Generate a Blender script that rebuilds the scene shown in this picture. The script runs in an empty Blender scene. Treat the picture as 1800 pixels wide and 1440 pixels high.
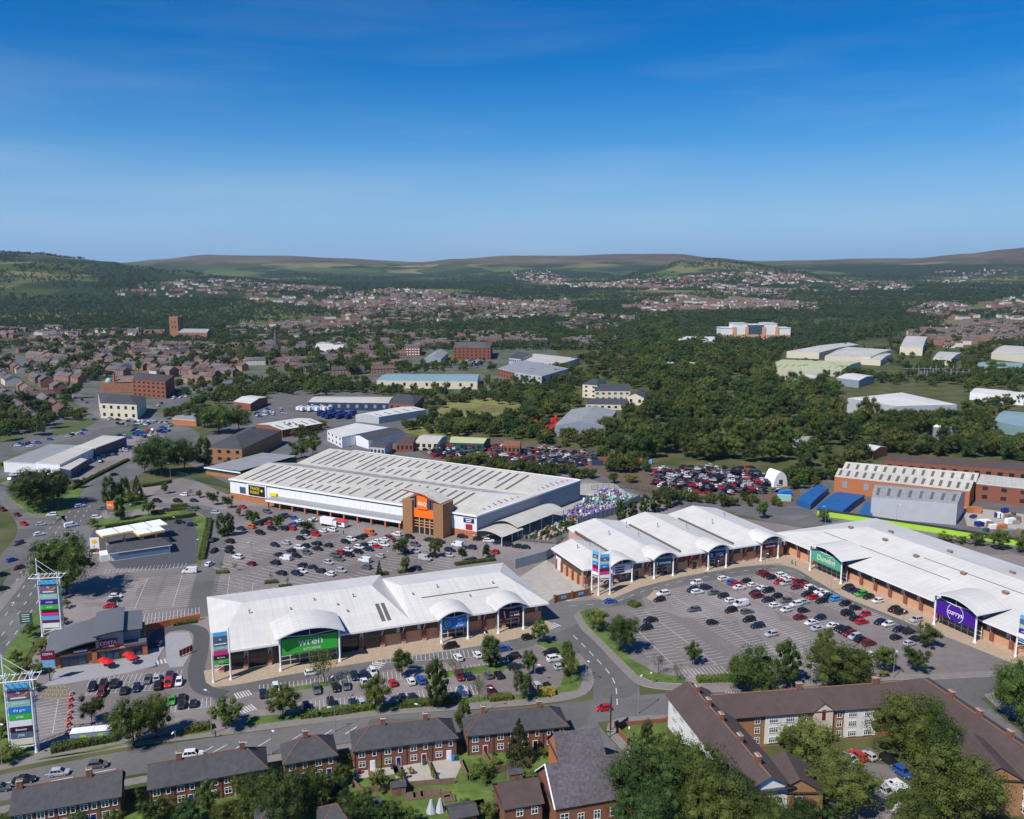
import bpy, bmesh, math, random
import numpy as np
from mathutils import Vector, Matrix, noise as mnoise
R = math.radians
random.seed(7)
rng = np.random.default_rng(7)
S = bpy.context.scene
COL = S.collection

# ------------------------------------------------------------------ camera
FPX, CAM_H = 1500.0, 102.0
PITCH = math.atan(235 / 1500.0)
cam = bpy.data.cameras.new('camera'); camo = bpy.data.objects.new('camera', cam); COL.objects.link(camo)
camo.location = (0, 0, CAM_H); camo.rotation_euler = (math.pi / 2 - PITCH, 0, 0)
cam.sensor_width = 36; cam.lens = 36 * FPX / 1800; cam.clip_start = 1; cam.clip_end = 60000
S.camera = camo
# ------------------------------------------------------------------ world and sun
SUN_EL, SUN_DIR = R(50), Vector((0.66, 0.75, 0)).normalized()   # direction the shadows fall along the ground
w = bpy.data.worlds.new('World'); S.world = w; w.use_nodes = True
nt = w.node_tree; nt.nodes.clear()
sky = nt.nodes.new('ShaderNodeTexSky'); sky.sky_type = 'NISHITA'; sky.sun_disc = False
sky.sun_elevation = SUN_EL; sky.sun_rotation = math.atan2(-SUN_DIR.x, -SUN_DIR.y)
sky.altitude = 100; sky.air_density = 1.0; sky.dust_density = 0.3; sky.ozone_density = 3.5
hsv = nt.nodes.new('ShaderNodeHueSaturation'); hsv.inputs['Saturation'].default_value = 1.8; hsv.inputs['Hue'].default_value = .512; hsv.inputs['Value'].default_value = 1.08
bg = nt.nodes.new('ShaderNodeBackground'); bg.inputs['Strength'].default_value = 0.075
wo = nt.nodes.new('ShaderNodeOutputWorld')
tc = nt.nodes.new('ShaderNodeTexCoord'); mp = nt.nodes.new('ShaderNodeMapping'); mp.inputs['Scale'].default_value = (1.6, 1.6, 14)
mp.inputs['Rotation'].default_value = (0, R(4), R(20))
nz = nt.nodes.new('ShaderNodeTexNoise'); nz.inputs['Scale'].default_value = 1.7; nz.inputs['Detail'].default_value = 7; nz.inputs['Roughness'].default_value = .55
cr = nt.nodes.new('ShaderNodeMapRange'); cr.inputs[1].default_value = .45; cr.inputs[2].default_value = .8; cr.inputs[3].default_value = 0; cr.inputs[4].default_value = .15
mx = nt.nodes.new('ShaderNodeMix'); mx.data_type = 'RGBA'; mx.inputs[7].default_value = (6.5, 7.3, 8.3, 1)
L = nt.links.new
L(sky.outputs[0], hsv.inputs['Color']); L(tc.outputs['Generated'], mp.inputs[0]); L(mp.outputs[0], nz.inputs['Vector'])
L(nz.outputs[0], cr.inputs[0]); sxyz = nt.nodes.new('ShaderNodeSeparateXYZ'); L(tc.outputs['Generated'], sxyz.inputs[0])     # pale band all round the horizon
hz = nt.nodes.new('ShaderNodeMapRange'); hz.interpolation_type = 'SMOOTHSTEP'; hz.inputs[1].default_value = -.02; hz.inputs[2].default_value = .25; hz.inputs[3].default_value = .92; hz.inputs[4].default_value = 0
L(sxyz.outputs[2], hz.inputs[0]); hm = nt.nodes.new('ShaderNodeMix'); hm.data_type = 'RGBA'; hm.inputs[7].default_value = (2.55, 4.9, 8.5, 1); L(hz.outputs[0], hm.inputs[0]); L(hsv.outputs[0], hm.inputs[6]); L(hm.outputs[2], mx.inputs[6]); L(mx.outputs[2], bg.inputs[0]); L(bg.outputs[0], wo.inputs[0])
cm = nt.nodes.new('ShaderNodeMapRange'); cm.inputs[1].default_value = .08; cm.inputs[2].default_value = .3; cm.inputs[3].default_value = 1.3; cm.inputs[4].default_value = .3; L(sxyz.outputs[2], cm.inputs[0])
cx = nt.nodes.new('ShaderNodeMath'); cx.operation = 'MULTIPLY'; L(cr.outputs[0], cx.inputs[0]); L(cm.outputs[0], cx.inputs[1]); L(cx.outputs[0], mx.inputs[0])
sl = bpy.data.lights.new('sun', 'SUN'); sl.energy = 4.2; sl.angle = R(0.53); sl.color = (1, .955, .88)
so = bpy.data.objects.new('sun', sl); COL.objects.link(so)
sd = Vector((SUN_DIR.x * math.cos(SUN_EL), SUN_DIR.y * math.cos(SUN_EL), -math.sin(SUN_EL)))
so.rotation_euler = sd.to_track_quat('-Z', 'Y').to_euler(); so.location = (-200, -200, 400)
S.view_settings.view_transform = 'Standard'; S.view_settings.look = 'None'; S.view_settings.exposure = 0.38; S.view_settings.gamma = 1
S.render.engine = 'CYCLES'

# ------------------------------------------------------------------ geometry of the view: pixel of the 1800x1440 photo -> ground point
CP, SP = math.cos(PITCH), math.sin(PITCH)
def G(px, py, z=0.0):
    u = (px - 900) / FPX; v = (720 - py) / FPX
    t = (z - CAM_H) / (-SP + v * CP)
    return Vector((u * t, (CP + v * SP) * t, z))
def PJ(x, y, z):
    d = y * CP - (z - CAM_H) * SP
    return (900 + FPX * x / d, 720 - FPX * (y * SP + (z - CAM_H) * CP) / d)
def HG(px, py, ty):
    p = G(px, py); lo, hi = 0.0, 90.0
    for _ in range(40):
        m = (lo + hi) / 2
        if PJ(p.x, p.y, m)[1] > ty: lo = m
        else: hi = m
    return lo
def MPP(px, py):                                             # metres per pixel across at a ground point
    p = G(px, py); return (p.y * CP + CAM_H * SP) / FPX
def Z(ox, oy, k=4.0):
    return lambda x, y: (ox + x / k, oy + y / k)

# ------------------------------------------------------------------ materials
MATS = {}
def mat(name, col, rough=.8, var=.12, scale=.35, bump=0, bscale=8, spec=.3, metal=0, obj_rand=0, seam=None, detail=4, var2=0, scale2=.03, streak=0, patch=0):
    if name in MATS: return MATS[name]
    m = bpy.data.materials.new(name); m.use_nodes = True; n = m.node_tree.nodes; l = m.node_tree.links.new
    b = n['Principled BSDF']; b.inputs['Roughness'].default_value = rough; b.inputs['Specular IOR Level'].default_value = spec; b.inputs['Metallic'].default_value = metal
    rgb = n.new('ShaderNodeRGB'); rgb.outputs[0].default_value = (*col, 1); out = rgb.outputs[0]
    tcn = n.new('ShaderNodeTexCoord'); geo = n.new('ShaderNodeNewGeometry')
    def mul(fac_socket, lo, hi, out):
        mr = n.new('ShaderNodeMapRange'); mr.inputs[1].default_value = .25; mr.inputs[2].default_value = .75; mr.inputs[3].default_value = lo; mr.inputs[4].default_value = hi
        l(fac_socket, mr.inputs[0]); vm = n.new('ShaderNodeVectorMath'); vm.operation = 'SCALE'
        l(out, vm.inputs[0]); l(mr.outputs[0], vm.inputs['Scale']); return vm.outputs[0]
    if var:
        t = n.new('ShaderNodeTexNoise'); t.inputs['Scale'].default_value = scale; t.inputs['Detail'].default_value = detail; t.inputs['Roughness'].default_value = .6
        l(geo.outputs['Position'], t.inputs['Vector']); out = mul(t.outputs[0], 1 - var, 1 + var, out)
    if var2:
        t = n.new('ShaderNodeTexNoise'); t.inputs['Scale'].default_value = scale2; t.inputs['Detail'].default_value = 3
        l(geo.outputs['Position'], t.inputs['Vector']); out = mul(t.outputs[0], 1 - var2, 1 + var2, out)
    if streak:                                                # rain and dirt streaks down a roof slope
        for sc_ in ((1.4, .05, .05), (.05, 1.4, .05)):
            mpp = n.new('ShaderNodeMapping'); mpp.inputs['Scale'].default_value = sc_; l(tcn.outputs['Object'], mpp.inputs[0]); t = n.new('ShaderNodeTexNoise'); t.inputs['Scale'].default_value = 1.0; t.inputs['Detail'].default_value = 4; l(mpp.outputs[0], t.inputs['Vector']); out = mul(t.outputs[0], 1 - streak, 1 + streak * .4, out)
    if patch:                                                 # relaid rectangles and oil stains
        br = n.new('ShaderNodeTexVoronoi'); br.distance = 'CHEBYCHEV'; br.inputs['Scale'].default_value = .045; l(geo.outputs['Position'], br.inputs['Vector']); sc_ = n.new('ShaderNodeSeparateColor'); l(br.outputs['Color'], sc_.inputs[0]); out = mul(sc_.outputs[0], 1 - patch, 1 + patch, out)
        t = n.new('ShaderNodeTexNoise'); t.inputs['Scale'].default_value = .9; t.inputs['Detail'].default_value = 6; l(geo.outputs['Position'], t.inputs['Vector']); mr = n.new('ShaderNodeMapRange'); mr.inputs[1].default_value = .6; mr.inputs[2].default_value = .75; mr.inputs[3].default_value = 1; mr.inputs[4].default_value = 1 - patch * 2.5; l(t.outputs[0], mr.inputs[0]); vm = n.new('ShaderNodeVectorMath'); vm.operation = 'SCALE'; l(out, vm.inputs[0]); l(mr.outputs[0], vm.inputs['Scale']); out = vm.outputs[0]
    if obj_rand:
        oi = n.new('ShaderNodeObjectInfo'); mr = n.new('ShaderNodeMapRange'); mr.inputs[3].default_value = 1 - obj_rand; mr.inputs[4].default_value = 1 + obj_rand
        l(oi.outputs['Random'], mr.inputs[0]); vm = n.new('ShaderNodeVectorMath'); vm.operation = 'SCALE'; l(out, vm.inputs[0]); l(mr.outputs[0], vm.inputs['Scale']); out = vm.outputs[0]
    if seam:                                                  # standing seams / courses: (axis, period, depth)
        sp = n.new('ShaderNodeSeparateXYZ'); l(tcn.outputs['Object'], sp.inputs[0])
        md = n.new('ShaderNodeMath'); md.operation = 'WRAP'; md.inputs[1].default_value = 0; md.inputs[2].default_value = seam[1]; l(sp.outputs[seam[0]], md.inputs[0])
        cm = n.new('ShaderNodeMath'); cm.operation = 'LESS_THAN'; cm.inputs[1].default_value = seam[1] * .12; l(md.outputs[0], cm.inputs[0])
        mr = n.new('ShaderNodeMapRange'); mr.inputs[3].default_value = 1; mr.inputs[4].default_value = 1 - seam[2]; l(cm.outputs[0], mr.inputs[0])
        vm = n.new('ShaderNodeVectorMath'); vm.operation = 'SCALE'; l(out, vm.inputs[0]); l(mr.outputs[0], vm.inputs['Scale']); out = vm.outputs[0]
    l(out, b.inputs['Base Color'])
    if bump:
        t = n.new('ShaderNodeTexNoise'); t.inputs['Scale'].default_value = bscale; t.inputs['Detail'].default_value = 3; l(geo.outputs['Position'], t.inputs['Vector'])
        bp = n.new('ShaderNodeBump'); bp.inputs['Strength'].default_value = bump; bp.inputs['Distance'].default_value = .1; l(t.outputs[0], bp.inputs['Height']); l(bp.outputs[0], b.inputs['Normal'])
    MATS[name] = m; return m
def leafmat(name, c1, c2, scale=.25):
    m = bpy.data.materials.new(name); m.use_nodes = True; n = m.node_tree.nodes; l = m.node_tree.links.new; b = n['Principled BSDF']
    b.inputs['Roughness'].default_value = .6; b.inputs['Specular IOR Level'].default_value = .18
    geo = n.new('ShaderNodeNewGeometry'); oi = n.new('ShaderNodeObjectInfo')
    t = n.new('ShaderNodeTexNoise'); t.inputs['Scale'].default_value = scale; t.inputs['Detail'].default_value = 5; t.inputs['Roughness'].default_value = .7; l(geo.outputs['Position'], t.inputs['Vector'])
    mr = n.new('ShaderNodeMapRange'); mr.inputs[1].default_value = .3; mr.inputs[2].default_value = .7; l(t.outputs[0], mr.inputs[0])
    mxn = n.new('ShaderNodeMix'); mxn.data_type = 'RGBA'; mxn.inputs[6].default_value = (*c1, 1); mxn.inputs[7].default_value = (*c2, 1); l(mr.outputs[0], mxn.inputs[0])
    h = n.new('ShaderNodeHueSaturation'); l(mxn.outputs[2], h.inputs['Color'])
    a = n.new('ShaderNodeMapRange'); a.inputs[3].default_value = .468; a.inputs[4].default_value = .52; l(oi.outputs['Random'], a.inputs[0]); l(a.outputs[0], h.inputs['Hue'])
    r2 = n.new('ShaderNodeMath'); r2.operation = 'MULTIPLY'; r2.inputs[1].default_value = 7.31; l(oi.outputs['Random'], r2.inputs[0])
    r3 = n.new('ShaderNodeMath'); r3.operation = 'FRACT'; l(r2.outputs[0], r3.inputs[0])
    a2 = n.new('ShaderNodeMapRange'); a2.inputs[3].default_value = .7; a2.inputs[4].default_value = 1.3; l(r3.outputs[0], a2.inputs[0]); l(a2.outputs[0], h.inputs['Value'])
    l(h.outputs[0], b.inputs['Base Color'])
    tr = n.new('ShaderNodeBsdfTranslucent'); l(h.outputs[0], tr.inputs[0]); ms = n.new('ShaderNodeMixShader'); ms.inputs[0].default_value = .18
    l(b.outputs[0], ms.inputs[1]); l(tr.outputs[0], ms.inputs[2]); l(ms.outputs[0], n['Material Output'].inputs[0])
    MATS[name] = m; return m
mat('asphalt_site', (.192, .167, .158), .9, .10, .5, var2=.16, scale2=.05, patch=.13)
mat('asphalt_road', (.122, .118, .114), .85, .10, .6, var2=.14, scale2=.06, patch=.13)
mat('asphalt_dark', (.075, .077, .083), .85, .1, .6)
mat('asphalt_far', (.12, .115, .112), .9, .2, .08)
mat('paving_beige', (.37, .285, .2), .85, .14, .8, seam=(0, 1.2, .12))
mat('paving_band', (.12, .1, .09), .85, .1)
mat('pavement', (.2, .175, .165), .9, .14, .6)
mat('paving_grey', (.28, .28, .29), .85, .1, .8)
mat('kerb', (.42, .4, .37), .8, .1)
mat('line', (.52, .51, .49), .7, .3, 1.2)
mat('line_yellow', (.33, .27, .13), .7, .2, 1.2)
mat('concrete', (.36, .33, .29), .85, .14, .4, var2=.1)
mat('grass', (.088, .135, .028), .95, .35, .5, var2=.35, scale2=.12)
mat('grass_dry', (.17, .165, .05), .95, .3, .12, var2=.3)
mat('soil', (.12, .085, .06), .95, .25, .4)
mat('roof_white', (.6, .582, .54), .55, .06, .15, seam=(0, 2.0, .08), var2=.07, scale2=.06, streak=.08)
mat('roof_white_v', (.6, .582, .54), .55, .06, .15, seam=(1, 2.0, .08), var2=.07, scale2=.06, streak=.08)
mat('roof_cream', (.5, .48, .42), .6, .08, .2, seam=(0, 1.5, .08), var2=.1, streak=.14)
mat('roof_grey', (.28, .285, .29), .6, .1, .2, seam=(0, 1.4, .1), streak=.15)
mat('roof_darkmetal', (.12, .125, .135), .5, .06, .3, seam=(0, .9, .14))
mat('roof_teal', (.2, .3, .31), .6, .08, .2, seam=(0, 1.5, .08))
mat('roof_yellowgreen', (.42, .44, .24), .6, .1, .2, seam=(0, 1.5, .08))
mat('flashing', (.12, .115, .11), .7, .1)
mat('trim_white', (.78, .78, .77), .5, .04)
mat('steel_white', (.76, .77, .78), .4, .03)
mat('steel_grey', (.3, .31, .32), .5, .05, metal=.3)
mat('steel_dark', (.04, .042, .045), .5, .05)
mat('brick_red', (.23, .085, .052), .9, .22, 2.2, seam=(2, .3, .1))
mat('brick_terrace', (.2, .08, .052), .9, .26, 2.0, seam=(2, .3, .1))
mat('brick_orange', (.42, .15, .06), .9, .16, 2.0, seam=(2, .3, .08))
mat('brick_peach', (.56, .3, .16), .9, .12, 1.5, seam=(2, .6, .08))
mat('brick_pink', (.5, .33, .27), .9, .12, 1.5)
mat('brick_brown', (.3, .155, .075), .9, .16, 1.5, seam=(2, .3, .08))
mat('clad_brown', (.1, .06, .042), .7, .1, .6, seam=(0, .6, .1))
mat('clad_white', (.74, .75, .76), .5, .05, .3, seam=(0, 3.0, .12))
mat('clad_grey', (.42, .44, .46), .5, .06, .3, seam=(0, 1.0, .06))
mat('clad_bluegrey', (.24, .28, .33), .5, .06, .3, seam=(0, 1.0, .06))
mat('clad_navy', (.03, .05, .1), .5, .06)
mat('soffit_blue', (.03, .06, .11), .5, .05)
mat('render_white', (.68, .68, .66), .8, .06, .5)
mat('render_cream', (.6, .54, .42), .8, .08, .5)
mat('stone', (.3, .145, .085), .9, .2, .4)
mat('glass', (.018, .024, .03), .12, .3, .4, spec=.6)
mat('glass_blue', (.05, .09, .13), .12, .3, .4, spec=.6)
mat('slate', (.062, .062, .066), .75, .26, .9, seam=(2, .35, .12), var2=.12, scale2=.15)
mat('slate_far', (.105, .095, .095), .8, .45, .05, obj_rand=.3)
mat('slate_old', (.1, .088, .098), .85, .4, 1.6, seam=(2, .35, .12), var2=.2, scale2=.2)
mat('tile_brown', (.08, .057, .052), .85, .15, .8, seam=(2, .35, .12), var2=.12, scale2=.15)
mat('tile_far', (.125, .083, .07), .85, .45, .05, obj_rand=.3)
mat('brick_far', (.26, .125, .088), .9, .4, .05, obj_rand=.3)
mat('rend_far', (.58, .54, .47), .9, .15, .3, obj_rand=.2)
mat('skylight', (.12, .115, .1), .35, .15, .5)
mat('orange', (.85, .17, .012), .5, .03); mat('orange_dark', (.36, .055, .01), .6, .08)
mat('sign_green', (.045, .42, .045), .45, .02); mat('sign_teal', (.07, .36, .23), .45, .02)
mat('sign_purple', (.06, .012, .26), .45, .02); mat('sign_blue', (.015, .2, .62), .45, .02)
mat('sign_navy', (.012, .025, .16), .45, .02); mat('sign_plum', (.05, .012, .035), .45, .02)
mat('sign_maroon', (.17, .01, .04), .45, .02); mat('sign_red', (.4, .015, .03), .45, .02)
mat('sign_mint', (.28, .5, .42), .45, .02); mat('sign_slate', (.09, .13, .19), .45, .02)
mat('sign_pink', (.62, .04, .2), .45, .02); mat('sign_white', (.75, .75, .75), .45, .02)
mat('sign_black', (.012, .012, .02), .45, .02); mat('sign_yellow', (.75, .6, .02), .45, .02)
mat('sign_sky', (.1, .4, .68), .45, .02); mat('sign_darkteal', (.012, .09, .12), .45, .02); mat('sign_lime', (.3, .6, .05), .45, .02)
mat('sign_cream', (.7, .64, .5), .45, .02); mat('shell_yellow', (.85, .5, .02), .4, .02); mat('shell_red', (.55, .03, .02), .4, .02)
mat('lime_wall', (.33, .56, .05), .6, .08, .2); mat('blue_sheet', (.02, .1, .27), .5, .2, .3); mat('fence_green', (.02, .09, .07), .6, .1)
mat('wood', (.2, .085, .04), .8, .2, 1.5); mat('fence_wood', (.19, .13, .09), .85, .2, 1.5)
mat('bark', (.06, .045, .035), .95, .2, 2); mat('tyre', (.012, .012, .013), .8, .1); mat('plastic_red', (.6, .02, .02), .5, .05)
mat('chimney_brick', (.2, .09, .06), .9, .2, 2); mat('pot', (.34, .16, .085), .8, .1); mat('rust', (.2, .09, .05), .9, .3, .5)
leafmat('leaf', (.028, .051, .01), (.096, .134, .025)); leafmat('leaf_dark', (.02, .041, .011), (.058, .093, .02))
leafmat('leaf_light', (.045, .07, .014), (.135, .155, .035)); leafmat('leaf_hedge', (.05, .075, .014), (.12, .145, .03), .5)
leafmat('leaf_conifer', (.022, .038, .012), (.06, .078, .025)); leafmat('leaf_yellow', (.2, .2, .02), (.33, .3, .04)); leafmat('leaf_far', (.024, .048, .018), (.06, .092, .03), .02)

def townmat():
    m = mat('town', (.115, .11, .105), .9, .15, .1); n = m.node_tree.nodes; l = m.node_tree.links.new; b = n['Principled BSDF']; src = b.inputs['Base Color'].links[0].from_socket
    geo = n.new('ShaderNodeNewGeometry'); t = n.new('ShaderNodeTexNoise'); t.inputs['Scale'].default_value = .035; t.inputs['Detail'].default_value = 4; l(geo.outputs['Position'], t.inputs['Vector'])
    mr = n.new('ShaderNodeMapRange'); mr.inputs[1].default_value = .47; mr.inputs[2].default_value = .53; l(t.outputs[0], mr.inputs[0]); x = n.new('ShaderNodeMix'); x.data_type = 'RGBA'; x.inputs[7].default_value = (.07, .095, .03, 1); l(mr.outputs[0], x.inputs[0]); l(src, x.inputs[6]); l(x.outputs[2], b.inputs['Base Color'])
townmat()
# ------------------------------------------------------------------ mesh builder
class MB:
    def __init__(s): s.v = []; s.f = []; s.m = []; s.mats = []; s.cur = 0
    def use(s, name):
        if name not in s.mats: s.mats.append(name)
        s.cur = s.mats.index(name); return s
    def poly(s, pts):
        i = len(s.v); s.v += [tuple(p) for p in pts]; s.f.append(tuple(range(i, i + len(pts)))); s.m.append(s.cur); return s
    def box(s, x0, x1, y0, y1, z0, z1):
        i = len(s.v); s.v += [(x0, y0, z0), (x1, y0, z0), (x1, y1, z0), (x0, y1, z0), (x0, y0, z1), (x1, y0, z1), (x1, y1, z1), (x0, y1, z1)]
        for f in ((0, 3, 2, 1), (4, 5, 6, 7), (0, 1, 5, 4), (1, 2, 6, 5), (2, 3, 7, 6), (3, 0, 4, 7)): s.f.append(tuple(i + k for k in f)); s.m.append(s.cur)
        return s
    def prism(s, pts, z0, z1):
        n = len(pts); a = sum(pts[k][0] * pts[(k + 1) % n][1] - pts[(k + 1) % n][0] * pts[k][1] for k in range(n))
        if a < 0: pts = pts[::-1]
        i = len(s.v); s.v += [(p[0], p[1], z0) for p in pts] + [(p[0], p[1], z1) for p in pts]
        s.f.append(tuple(i + n + k for k in range(n))); s.m.append(s.cur)
        for k in range(n): s.f.append((i + k, i + (k + 1) % n, i + n + (k + 1) % n, i + n + k)); s.m.append(s.cur)
        return s
    def bar(s, p, q, r, n=6, r2=None):
        p, q = Vector(p), Vector(q); d = (q - p).normalized(); a = d.orthogonal().normalized(); b = d.cross(a); r2 = r if r2 is None else r2
        i = len(s.v)
        for c, rr in ((p, r), (q, r2)):
            for k in range(n):
                t = 2 * math.pi * k / n; s.v.append(tuple(c + a * math.cos(t) * rr + b * math.sin(t) * rr))
        for k in range(n): s.f.append((i + k, i + (k + 1) % n, i + n + (k + 1) % n, i + n + k)); s.m.append(s.cur)
        s.f.append(tuple(i + n + k for k in range(n))); s.m.append(s.cur); s.f.append(tuple(i + n - 1 - k for k in range(n))); s.m.append(s.cur); return s
    def build(s, name, parent=None, mesh=None):
        me = bpy.data.meshes.new(name); me.from_pydata(s.v, [], s.f); me.polygons.foreach_set('material_index', s.m)
        for k in s.mats: me.materials.append(MATS[k])
        me.update(); o = bpy.data.objects.new(name, me); COL.objects.link(o)
        if parent is not None: o.parent = parent
        return o
def tag(o, label=None, cat=None, group=None, kind=None):
    if label: o['label'] = label
    if cat: o['category'] = cat
    if group: o['group'] = group
    if kind: o['kind'] = kind
    return o
def empty(name, loc=(0, 0, 0), rz=0, label=None, cat=None, group=None):
    o = bpy.data.objects.new(name, None); COL.objects.link(o); o.location = loc; o.rotation_euler = (0, 0, rz); o.empty_display_size = 1
    return tag(o, label, cat, group)
def copy_tree(o, parent=None):
    c = o.copy(); COL.objects.link(c); c.parent = parent
    for ch in o.children: copy_tree(ch, c)
    return c
def npmesh(name, V, Fq, mats, mi=None):
    me = bpy.data.meshes.new(name); V = np.asarray(V, dtype=np.float32); Fq = np.asarray(Fq, dtype=np.int32); k = Fq.shape[1]
    me.vertices.add(len(V)); me.vertices.foreach_set('co', V.ravel()); me.loops.add(Fq.size); me.loops.foreach_set('vertex_index', Fq.ravel())
    me.polygons.add(len(Fq)); me.polygons.foreach_set('loop_start', np.arange(0, Fq.size, k, dtype=np.int32)); me.polygons.foreach_set('loop_total', np.full(len(Fq), k, dtype=np.int32))
    for m in mats: me.materials.append(MATS[m])
    if mi is not None: me.polygons.foreach_set('material_index', np.asarray(mi, dtype=np.int32))
    me.update(calc_edges=True); me.validate(); return me
TEXTS = []
def text(s, size, loc, rot, m, parent, width=None):            # flat lettering, turned into meshes at the end
    if s[0] == '~':                                            # too blurred to read in the photo: one stroke per line of print
        for i, wd in enumerate(s[1:].split('|')):
            z = loc[2] + (len(s.split('|')) - 1) * size * .6 - i * size * 1.2; hw = float(wd) / 2; MB().use(m).box(loc[0] - hw, loc[0] + hw, loc[1] - .02, loc[1] + .01, z - size * .3, z + size * .3).build('print_line', parent)
        return
    c = bpy.data.curves.new('lettering', 'FONT'); c.body = s; c.size = size; c.align_x = 'CENTER'; c.align_y = 'CENTER'; c.extrude = .02; c.offset = .02 * size * .5
    c.materials.append(MATS[m]); o = bpy.data.objects.new('lettering', c); COL.objects.link(o); o.parent = parent; o.location = loc; o.rotation_euler = rot
    TEXTS.append((o, width)); return o
FACE = (R(90), 0, 0)                                          # lettering that faces local -Y
# ================================================================== TERRAIN
def interp(x, t):
    if x <= t[0][0]: return t[0][1]
    for (a, ya), (b, yb) in zip(t, t[1:]):
        if x <= b:
            k = (x - a) / (b - a); k = k * k * (3 - 2 * k); return ya + (yb - ya) * k
    return t[-1][1]
SIL_FAR = [(-300, 466), (-100, 468), (210, 463), (280, 457), (370, 449), (480, 450), (600, 455), (740, 461), (800, 456), (900, 450), (1000, 450), (1100, 447), (1190, 447), (1250, 454), (1330, 460), (1420, 458), (1500, 455), (1600, 455), (1700, 447), (1760, 440), (1800, 436), (1950, 430), (2400, 440)]
SIL_LEFT = [(-500, 446), (-150, 441), (0, 445), (70, 448), (130, 455), (200, 461), (240, 468), (300, 478), (420, 492), (520, 500)]
SIL_MID = [(1050, 505), (1130, 478), (1200, 459), (1250, 457), (1300, 463), (1400, 478), (1500, 505)]
def sm(a, b, x):
    t = min(1, max(0, (x - a) / (b - a))); return t * t * (3 - 2 * t)
def TZ(x, y):
    r = math.hypot(x, y)
    if r < 1500: return 0.0
    px = 900 + 1500 * (x / max(y, 1e-3)) / CP if y > abs(x) * .4 else (3000 if x > 0 else -1200)
    dep = max(y, r * .3)
    base = 58 * sm(1500, 4800, r) + 20 * sm(4800, 7000, r)
    z = base
    zf = 102 + (485 - interp(px, SIL_FAR)) / 1500 * dep * CP; z = max(z, base + (zf - base) * sm(5200, 8600, r)) - 90 * sm(9000, 13000, r)
    if px < 600:
        zl = 102 + (485 - interp(px, SIL_LEFT)) / 1500 * dep * CP
        z = max(z, base + (zl - base) * sm(2500, 4700, r) * (1 - .8 * sm(4800, 6500, r)))
    if 1000 < px < 1550:
        zl = 102 + (485 - interp(px, SIL_MID)) / 1500 * dep * CP
        z = max(z, base + (zl - base) * sm(3600, 5600, r) * (1 - sm(5800, 7200, r)))
    n = mnoise.noise((x / 900, y / 900, 0)) * 9 + mnoise.noise((x / 260, y / 260, 3)) * 3
    return z + n * sm(1700, 3500, r)
def TG(px, py):                                                # pixel -> point on the land
    u = (px - 900) / FPX; v = (720 - py) / FPX; d = Vector((u, CP + v * SP, -SP + v * CP)); o = Vector((0, 0, CAM_H))
    t = 200.0
    while t < 14000:
        p = o + d * t
        if p.z <= TZ(p.x, p.y): return Vector((p.x, p.y, TZ(p.x, p.y)))
        t *= 1.012
    return None
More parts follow.
